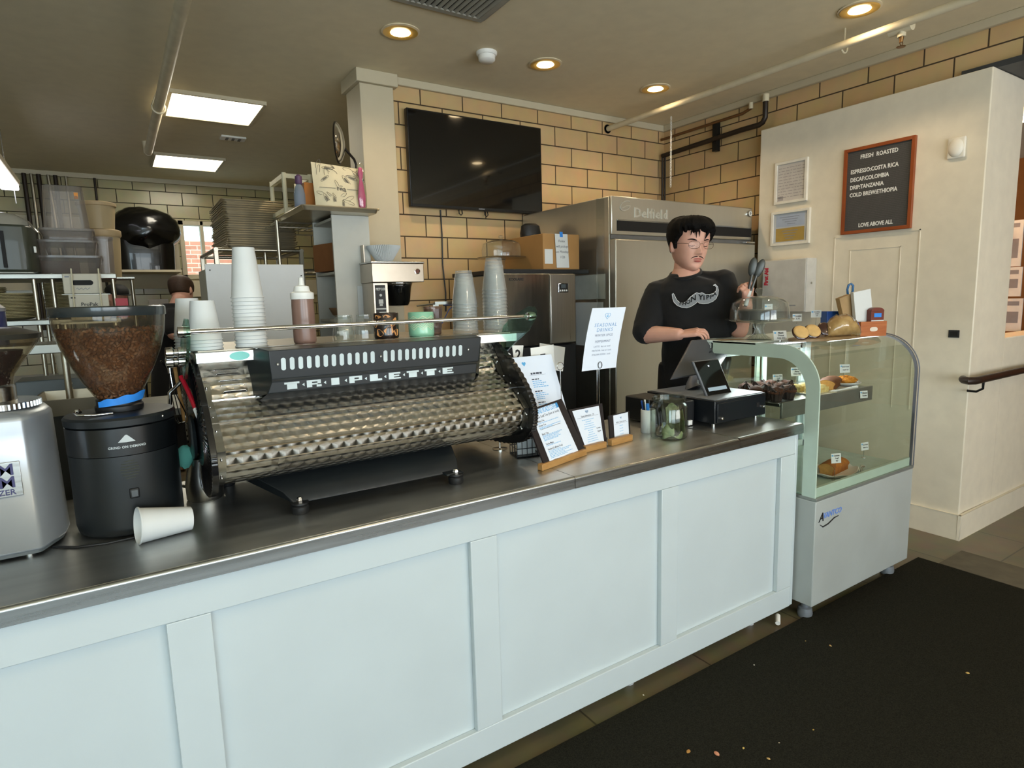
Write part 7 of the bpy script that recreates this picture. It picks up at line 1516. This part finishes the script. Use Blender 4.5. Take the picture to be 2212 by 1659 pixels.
# neckline rib
zc = Lp(1478, 588, -.05).z
mb = MB(); mb.tube([Vector((neck.x+.002+.080*math.cos(a), .02+.086*math.sin(a), zc-.004+.028*math.sin(a)+.008*math.cos(a))) for a in [2*PI*k/36 for k in range(36)]], .0085, 8, loop=True); obj('neck_band', mb, M_('shirt_black'), t)
# open the shirt at the neck by a skin coloured throat patch in front of it
mb = MB(); rr_ = []
for j in range(5):
    u = j/4; rr_.append([Vector((neck.x+.002+(.079-.016*u)*math.cos(a), .02+(.085-.02*u)*math.sin(a), zc-.004+.035*u+(.028*(1-u)+.01*u)*math.sin(a)+.008*math.cos(a))) for a in [2*PI*k/36 for k in range(36)]])
mb.loft(rr_, cap=False); obj('throat', mb, M_('skin'), t)
# hair
def line(a):
    f = -math.sin(a)      # 1 = face, -1 = nape
    if f > .55: return .176+.006*math.sin(a*11)+.004*math.sin(a*27)
    if f > .0: return .098+(.172-.098)*((f)/.55)**1.0*.85 if f > .25 else .092
    return .055+.03*(1+f)
mb = MB(); hair_mesh(mb, Mh, line, lambda a, z: .006+.016*min(1, max(0, (z-.10)/.09))+.006*max(0, -math.sin(a))*min(1, max(0, (z-.17)/.03))); obj('hair', mb, M_('hair_black'), t)
mb = MB()
for (x, z0, dx, L) in ((-.020, .184, .004, .034), (-.008, .184, .004, .028), (.024, .184, -.012, .046), (.032, .184, -.014, .036), (-.036, .182, -.004, .022), (.045, .18, .003, .022)):
    pts = []
    for j in range(5):
        zz = z0-L*j/4; xx = x+dx*j/4; a = -PI/2+xx/.075*.95; pts.append(Mh @ (head_point(a, zz, .004+.008*(1-j/4))))
    mb.tube(pts, [.005, .0045, .003, .0018, .0006], 6)
obj('fringe_locks', mb, M_('hair_black'), t)
hp_ = lambda x, z, o=.0015: Mh @ head_point(-PI/2+math.asin(max(-1, min(1, x/.080))), z, o)
for sx in (-1, 1):
    mb = MB(); mb.tube([hp_(sx*(.014+.036*k/6), .139+.006*math.sin(PI*k/6*.8)-.002*k/6, .0018) for k in range(7)], [.0018, .003, .0034, .0034, .003, .002, .001], 6); obj('eyebrow', mb, M_('hair_black'), t)
    mb = MB(); mb.tube([hp_(sx*(.018+.027*k/8), .1155-.0035*math.sin(PI*k/8), .0010) for k in range(9)], [.0008]+[.0015]*7+[.0008], 5); obj('eyelashes', mb, M_('hair_black'), t)
mb = MB()
for sx in (-1, 1): mb.tube([hp_(sx*(.003+.030*k/6), .0665-.002*k/6-.009*(k/6)**2.5, .0016) for k in range(7)], [.0022, .003, .003, .0028, .0022, .0016, .0008], 6)
obj('moustache', mb, mat('moustache_hair', '2a1a14', .8), t)
mb = MB(); mb.tube([hp_(-.022+.044*k/8, .0545+.002*math.sin(PI*k/8)-.0005, .0006) for k in range(9)], [.0012, .003, .0036, .0038, .0034, .0038, .0036, .003, .0012], 6); mb.tube([hp_(-.020+.040*k/8, .0462-.001*math.sin(PI*k/8), .0008) for k in range(9)], [.001, .0032, .0044, .0048, .005, .0048, .0044, .0032, .001], 6); obj('lips', mb, M_('lip'), t)
mb = MB(); mb.ball(Mh @ Vector((-.079, .008, .076)), (.0025, .0025, .004), 8, 6); obj('ear_stud', mb, M_('steel'), t)
# glasses
mb = MB(); gm = mat('glasses_wire', '5b3d33', .3, .8)
for sx in (-1, 1):
    pts = []
    for k in range(28):
        w = 2*PI*k/28; x = sx*(.033+.0245*math.copysign(abs(math.cos(w))**.75, math.cos(w))); z = .119+.0165*math.copysign(abs(math.sin(w))**.75, math.sin(w)); pts.append(Mh @ Vector((x, -.110+abs(x)*.14, z)))
    mb.tube(pts, .0009, 6, loop=True)
    mb.tube([Mh @ Vector((sx*.0575, -.098, .124)), Mh @ Vector((sx*.073, -.075, .124)), Mh @ Vector((sx*.080, -.02, .121)), Mh @ Vector((sx*.080, .012, .118))], .0011, 6)
mb.tube([Mh @ Vector((-.009, -.1056, .123)), Mh @ Vector((0, -.108, .126)), Mh @ Vector((.009, -.1056, .123))], .0010, 6)
gl = obj('glasses', mb, gm, t)
for sx in (-1, 1):
    mb = MB(); mb.poly([Mh @ Vector((sx*.033+sx*.0235*math.copysign(abs(math.cos(w))**.75, math.cos(w)), -.1098+abs(sx*.033+sx*.0235*math.cos(w))*.18, .119+.0158*math.copysign(abs(math.sin(w))**.75, math.sin(w)))) for w in [2*PI*k/28 for k in range(28)]]); obj('lens', mb, thin_glass('lens_glass', 'fbfbfb', .02, refl=.25), gl)
# shirt print: moustache shape with lettering, wrapped on the chest
SHD = []
def chest(px, py):   # on the front of the chest
    lo, hi = Lp(px, py, -.11), None; cx, hw = Lp(1497, py, 0).x, (Lp(1583, py, 0).x-Lp(1415, py, 0).x)/2; q = min(.97, abs((lo.x-cx)/hw)); y = .03-.148*(1-q**2.6)**(1/2.2)-.010; return Lp(px, py, y)
up_ = [(1452, 635), (1455, 634), (1458, 640), (1462, 648), (1469, 654), (1476, 655), (1484, 650), (1492, 641), (1500, 635), (1505, 632), (1510, 634), (1516, 632), (1524, 636), (1533, 636), (1541, 634), (1547, 628), (1548, 620), (1543, 616), (1541, 617)]
lo_ = [(1452, 635), (1453, 645), (1456, 653), (1463, 660), (1473, 664), (1484, 665), (1493, 662), (1502, 656), (1507, 652), (1511, 655), (1520, 656), (1530, 655), (1540, 651), (1547, 645), (1551, 636), (1552, 627), (1550, 619), (1545, 614), (1541, 616)]
def res_(p, n):
    o = []
    for k in range(n+1):
        u = k/n*(len(p)-1); i = min(int(u), len(p)-2); f = u-i; o.append((p[i][0]*(1-f)+p[i+1][0]*f, p[i][1]*(1-f)+p[i+1][1]*f))
    return o
U, Lw = res_(up_, 54), res_(lo_, 54); mb = MB(); g = [[chest(u[0]*(1-v)+l[0]*v, u[1]*(1-v)+l[1]*v) for u, l in zip(U, Lw)] for v in (0, .33, .66, 1)]
mb.loft(g, cap=False, closed=False); pr_ = obj('chest_print', mb, mat('print_grey', '8f9296', .8), t)
mb = MB(); f0 = Vector((0, -.0022, 0)); mb.tube([p+f0 for p in g[0]], .0013, 5); mb.tube([p+f0 for p in g[3]], .0013, 5)
obj('outline', mb, mat('print_white', 'e8eaec', .8), pr_)
def chw(cx, cy, sc, sl):
    return lambda v: (chest(cx+v.x*sc*.92, cy-2.5-v.y*sc*.92+v.x*sc*sl)+Vector((0, -.0035-v.z, 0)))
mb = MB()
for ch, cx, cy, sc, sl in (('P', 1470, 659, 9, .1), ('H', 1478, 658, 13, .0), ('O', 1487, 655, 13, -.2), ('N', 1498, 648, 17, -.45), ('Y', 1514, 645, 17, .1), ('I', 1521, 646, 15, .0), ('P', 1529, 645, 15, 0), ('P', 1537, 644, 13, -.15), ('A', 1544, 638, 12, -.4)):
    mb.text(ch, 1.0, None, bold=.02, depth=0, warp=chw(cx, cy, sc, sl))
obj('print_letters', mb, mat('print_ink', '0f1012', .9), pr_, merge=False)
# trousers and shoes
mb = MB(); cx = hip.x; mb.loft([tor(cx, .03, z, w, d) for z, w, d in ((.90, .175, .125), (1.0, .175, .13), (1.12, .17, .13))])
for sx in (-1, 1): mb.capsule((cx+sx*.09, .03, .93), (cx+sx*.11, .01, .55), .095, .075, 18); mb.capsule((cx+sx*.11, .01, .55), (cx+sx*.12, .03, .12), .074, .062, 18)
tr_ = obj('trousers', mb, M_('trouser'), t, merge=False); remesh(tr_, .012, 4)
for sx in (-1, 1):
    mb = MB(); mb.capsule((cx+sx*.12, .06, .05), (cx+sx*.12, -.14, .04), .047, .042, 16); mb.box(cx+sx*.12-.045, cx+sx*.12+.045, -.185, .11, 0, .02); sho = obj('shoe', mb, M_('black_matte'), t, merge=False); remesh(sho, .008, 3)
# tongs held in the hand, a thing of its own
Wd = lambda p: BA+RB @ p
ta, tb = Lp(1610, 662, -.165), Lp(1638, 562, -.15); tt = thing('tongs', 'grey kitchen tongs with white taped grip held up by the person at the till', 'tongs', Wd(ta), AZ)
d = (tb-ta); L_ = d.length; u = d/L_; xs = Vector((u.z, 0, -u.x))
for s in (-1, 1):
    mb = MB(); mb.tube([Vector((0, 0, 0)), u*L_*.35+xs*s*.006, u*L_*.68+xs*s*.011], .0065, 8); mb.ball(u*L_*.84+xs*s*.017, (.021, .009, .048), 16, 10, M=Matrix.Rotation(.26+.10*s, 4, 'Y')); obj('arm', mb, mat('tong_grey', '4d504f', .4, .5), tt)
mb = MB(); mb.tube([u*L_*.02, u*L_*.34], .011, 10); obj('white_grip', mb, M_('plain_white'), tt)
# papers lying by the till
p = at(1590, 731, Z=1.268); solo('paper_slip', MB().box(-.07, .07, -.03, .03, 0, .0008), M_('kraft'), 'tan paper slip lying on the left end of the display case top', 'paper', loc=(2.60, 1.98, 1.2642), rotz=-.4)

# ---- kitchen worker seen from behind
KB = at(365, 900, Y=6.2); KB = Vector((.50, 6.25, 0)); RK = R_(0)
t = thing('person', 'person in black T-shirt seen from behind at the far kitchen counter', 'person', KB, 0)
def Kp(px, py, dy=0): p = at(px, py, Y=KB.y+dy); return p-KB
hd_c = Kp(394, 626); Mk = Matrix.Translation(Kp(396, 655)+Vector((0, .02, -.015))) @ Matrix.Rotation(R_(180-35), 4, 'Z') @ Matrix.Rotation(R_(14), 4, 'X') @ Matrix.Rotation(R_(8), 4, 'Y') @ Matrix.Scale(1.14, 4)
mb = MB(); head_mesh(mb, Mk, 48, 50); nk = Kp(372, 668); s1, s2 = Kp(338, 690, -.05), Kp(385, 690, .15)
mb.capsule(nk+Vector((0, 0, -.06)), Kp(388, 645, .0), .07, .06, 16)
e1, w1 = Kp(375, 722, -.22), Kp(380, 770, -.05)
mb.capsule(Kp(378, 690, -.15), e1, .055, .05, 14); mb.capsule(e1, Kp(392, 735, .25), .046, .03, 14); mb.capsule(s1, Kp(330, 760, .1), .055, .045, 14); mb.capsule(Kp(330, 760, .1), Kp(350, 770, .35), .045, .03, 14)
hand(mb, Kp(392, 735, .25), basis((.2, 1, -.1), (0, 0, 1)), 1, [(.2, .3, .2)]*4, .1); hand(mb, Kp(350, 770, .35), basis((.2, 1, -.1), (0, 0, 1)), 1, [(.2, .3, .2)]*4, .1, side=-1)
mb.capsule(nk+Vector((0, 0, -.1)), (0, 0, 1.0), .13, .13, 16)
for sx in (-1, 1): mb.capsule((sx*.09, 0, .95), (sx*.1, 0, .5), .085, .06); mb.capsule((sx*.1, 0, .5), (sx*.1, 0, .1), .055, .04); mb.capsule((sx*.1, 0, .05), (sx*.1, .12, .04), .035, .03)
o = obj('skin_body', mb, M_('skin'), t, merge=False); remesh(o, .008, 3)
mb = MB(); hair_mesh(mb, Mk, lambda a: .155 if -math.sin(a) > .5 else (.10 if -math.sin(a) > -.1 else .075), lambda a, z: .007, 48, 40); obj('hair', mb, M_('hair_brown'), t)
mb = MB()
def kr(py, pa, pb, d):
    a, b = Kp(pa, py), Kp(pb, py); return tor((a.x+b.x)/2, .0, (a.z+b.z)/2, (b.x-a.x)/2, d)
mb.loft([kr(900, 325, 400, .14), kr(820, 326, 398, .15), kr(760, 328, 392, .15), kr(710, 328, 388, .14), kr(685, 330, 387, .13), kr(668, 337, 386, .11), kr(655, 350, 384, .08)])
mb.capsule(Kp(372, 685, -.1), Kp(374, 712, -.2), .085, .075, 16); mb.capsule(s1, Kp(330, 735, .04), .08, .07, 16)
o = obj('t_shirt', mb, M_('shirt_black'), t, merge=False); remesh(o, .012, 4)
mb = MB(); mb.loft([tor(0, 0, z, w, .12) for z, w in ((.88, .17), (1.02, .17))]); 
for sx in (-1, 1): mb.capsule((sx*.09, 0, .9), (sx*.1, 0, .5), .09, .075); mb.capsule((sx*.1, 0, .5), (sx*.1, 0, .12), .074, .06)
o = obj('trousers', mb, M_('trouser'), t, merge=False); remesh(o, .016, 3)
t = thing('kitchen_counter', 'steel kitchen counter along the far wall in front of the worker', 'counter', (.7, 7.2, 0)); P2('top', MB().box(.36, 2.2, 6.75, 7.5, .90, .93), M_('rack_steel'), t); P2('cabinet', MB().box(.38, 2.15, 6.8, 7.45, .0, .899), M_('stand_dark'), t)
# ---- person in a cap, mostly hidden
KB = Vector((.05, 7.0, 0)); t = thing('person', 'person in a dark cap half hidden behind the white cartons in the kitchen', 'person', KB, 0); Mk = Matrix.Translation(Kp(254, 668)+Vector((0, 0, -.0))) @ Matrix.Rotation(R_(35), 4, 'Z') @ Matrix.Rotation(R_(8), 4, 'X')
mb = MB(); head_mesh(mb, Mk, 40, 40); c = Mk.translation; mb.capsule(c+Vector((0, .02, -.12)), c+Vector((0, .02, .05)), .07, .06, 14); mb.capsule(c+Vector((0, .02, -.2)), (0, 0, 1.0), .13, .13, 16)
for sx in (-1, 1): mb.capsule((sx*.19+c.x, .02, c.z-.15), (sx*.24+c.x, 0, 1.1), .055, .045); mb.capsule((sx*.24+c.x, 0, 1.1), (sx*.15+c.x, -.25, 1.05), .045, .03); hand(mb, Vector((sx*.15+c.x, -.25, 1.05)), basis((0, -1, 0), (0, 0, 1)), 1, [(.2, .3, .2)]*4, .1); mb.capsule((sx*.09, 0, .95), (sx*.1, 0, .5), .085, .06); mb.capsule((sx*.1, 0, .5), (sx*.1, 0, .1), .055, .04); mb.capsule((sx*.1, 0, .05), (sx*.1, -.12, .04), .035, .03)
o = obj('skin_body', mb, M_('skin'), t, merge=False); remesh(o, .01, 3)
mb = MB(); hair_mesh(mb, Mk, lambda a: .145, lambda a, z: .012, 40, 30); mb.prism([(.07*math.cos(a), -.06-.09*abs(math.sin(a))) for a in [PI*k/12 for k in range(13)]], .148, .154); 
mb = MB(); hair_mesh(mb, Mk, lambda a: .143, lambda a, z: .012, 40, 30); rr2 = [[Mk @ Vector((.072*math.cos(a), -.05-(.095)*math.sin(a), z)) for a in [PI*k/12 for k in range(13)]] for z in (.146, .151)]; mb.loft(rr2, sm=False); obj('cap', mb, M_('black_matte'), t)
mb = MB(); mb.loft([tor(0, 0, z, w, .13) for z, w in ((.95, .18), (1.2, .19), (1.35, .2), (c.z-.13, .19), (c.z-.09, .10))])
for sx in (-1, 1): mb.capsule((sx*.19+c.x, .02, c.z-.15), (sx*.24+c.x, 0, 1.15), .08, .07)
o = obj('t_shirt', mb, M_('shirt_black'), t, merge=False); remesh(o, .016, 3)
mb = MB(); mb.loft([tor(0, 0, z, w, .12) for z, w in ((.88, .17), (1.0, .17))]); 
for sx in (-1, 1): mb.capsule((sx*.09, 0, .9), (sx*.1, 0, .12), .09, .06)
o = obj('trousers', mb, M_('trouser'), t, merge=False); remesh(o, .018, 3)
# ================================================================ light
w = bpy.data.worlds.new('world'); SC.world = w; w.use_nodes = True; nt = w.node_tree; nt.nodes.clear()
o = nt.nodes.new('ShaderNodeOutputWorld'); bg = nt.nodes.new('ShaderNodeBackground'); nt.links.new(bg.outputs[0], o.inputs[0])
sky = nt.nodes.new('ShaderNodeTexSky'); sky.sky_type = 'HOSEK_WILKIE'; sky.turbidity = 6; sky.ground_albedo = .4; sky.sun_direction = (.3, .5, .8)
mx = nt.nodes.new('ShaderNodeMix'); mx.data_type = 'RGBA'; mx.inputs[0].default_value = .75; nt.links.new(sky.outputs[0], mx.inputs[6]); mx.inputs[7].default_value = (.80, .90, 1.0, 1)
nt.links.new(mx.outputs[2], bg.inputs[0]); bg.inputs[1].default_value = 3.0
def area(name, loc, size, power, col, direction, spread=PI):
    l = bpy.data.lights.new(name, 'AREA'); l.shape = 'RECTANGLE'; l.size, l.size_y = size; l.energy = power; l.color = col; l.spread = spread
    o = bpy.data.objects.new(name, l); COL.objects.link(o); o.location = loc; o.rotation_euler = Vector(direction).to_track_quat('-Z', 'Y').to_euler(); return o
for (x0, x1, pw, up, c) in ((-3.3, -1.2, 50, -.05, (.66, .90, 1)), (-.9, 1.3, 30, 0, (.68, .90, 1)), (-.9, 1.3, 32, 1.5, (1, .95, .84)), (1.6, 3.9, 85, 1.3, (.97, .95, .88))):  # warm middle entry is added fill, aimed upward to brighten the ceiling
    area('daylight_and_fill', ((x0+x1)/2, YF+.0, 1.5), (x1-x0, 2.0), pw, c, (0, 1, up))
for i, (px, py) in enumerate(CANS):
    p = at(px, py, Z=CEIL)
    l = bpy.data.lights.new('can_and_fill_spot', 'SPOT'); l.energy = 35; l.color = (1, .76, .48); l.spot_size = R_(150); l.spot_blend = .8; l.shadow_soft_size = .05
    o = bpy.data.objects.new('can_and_fill_spot', l); COL.objects.link(o); o.location = (p.x, p.y, CEIL-.01)
for (x, y) in PANELS:
    area('panel_light', (x, y, CEIL-.03), (.56, .56), 9, (1, .93, .78), (0, 0, -1))
area('case_led', (2.95, 1.96, 1.205), (.75, .03), 4, (.93, .97, 1), (0, -.35, -1))
for (x, y) in ((-1.2, .2), (1.2, .2), (3.2, -.6), (-1.2, -1.8), (1.2, -1.8)):  # added fill spots without fixtures, brightening the unseen customer side
    l = bpy.data.lights.new('can_and_fill_spot', 'SPOT'); l.energy = 20; l.color = (1, .76, .48); l.spot_size = R_(150); l.spot_blend = .8; l.shadow_soft_size = .05
    o = bpy.data.objects.new('can_and_fill_spot', l); COL.objects.link(o); o.location = (x, y, CEIL-.02)
l = bpy.data.lights.new('next_room_lamp', 'POINT'); l.energy = 60; l.color = (1, .68, .38); l.shadow_soft_size = .1
o = bpy.data.objects.new('next_room_lamp', l); COL.objects.link(o); o.location = (4.95, 2.6, 2.8)
l = bpy.data.lights.new('sun', 'SUN'); l.energy = 5; l.color = (1, .95, .88); l.angle = R_(1)
o = bpy.data.objects.new('sun', l); COL.objects.link(o); o.rotation_euler = Vector((.1, .5, -1)).to_track_quat('-Z', 'Y').to_euler()
VS = SC.view_settings; VS.view_transform = 'Standard'; VS.look = 'None'; VS.gamma = 1; VS.use_curve_mapping = False; VS.exposure = 0.45
SC.cycles.max_bounces = 10; SC.cycles.transparent_max_bounces = 24; SC.cycles.use_denoising = True; SC.cycles.caustics_reflective = False; SC.cycles.caustics_refractive = False
SC.cycles.sample_clamp_indirect = 6
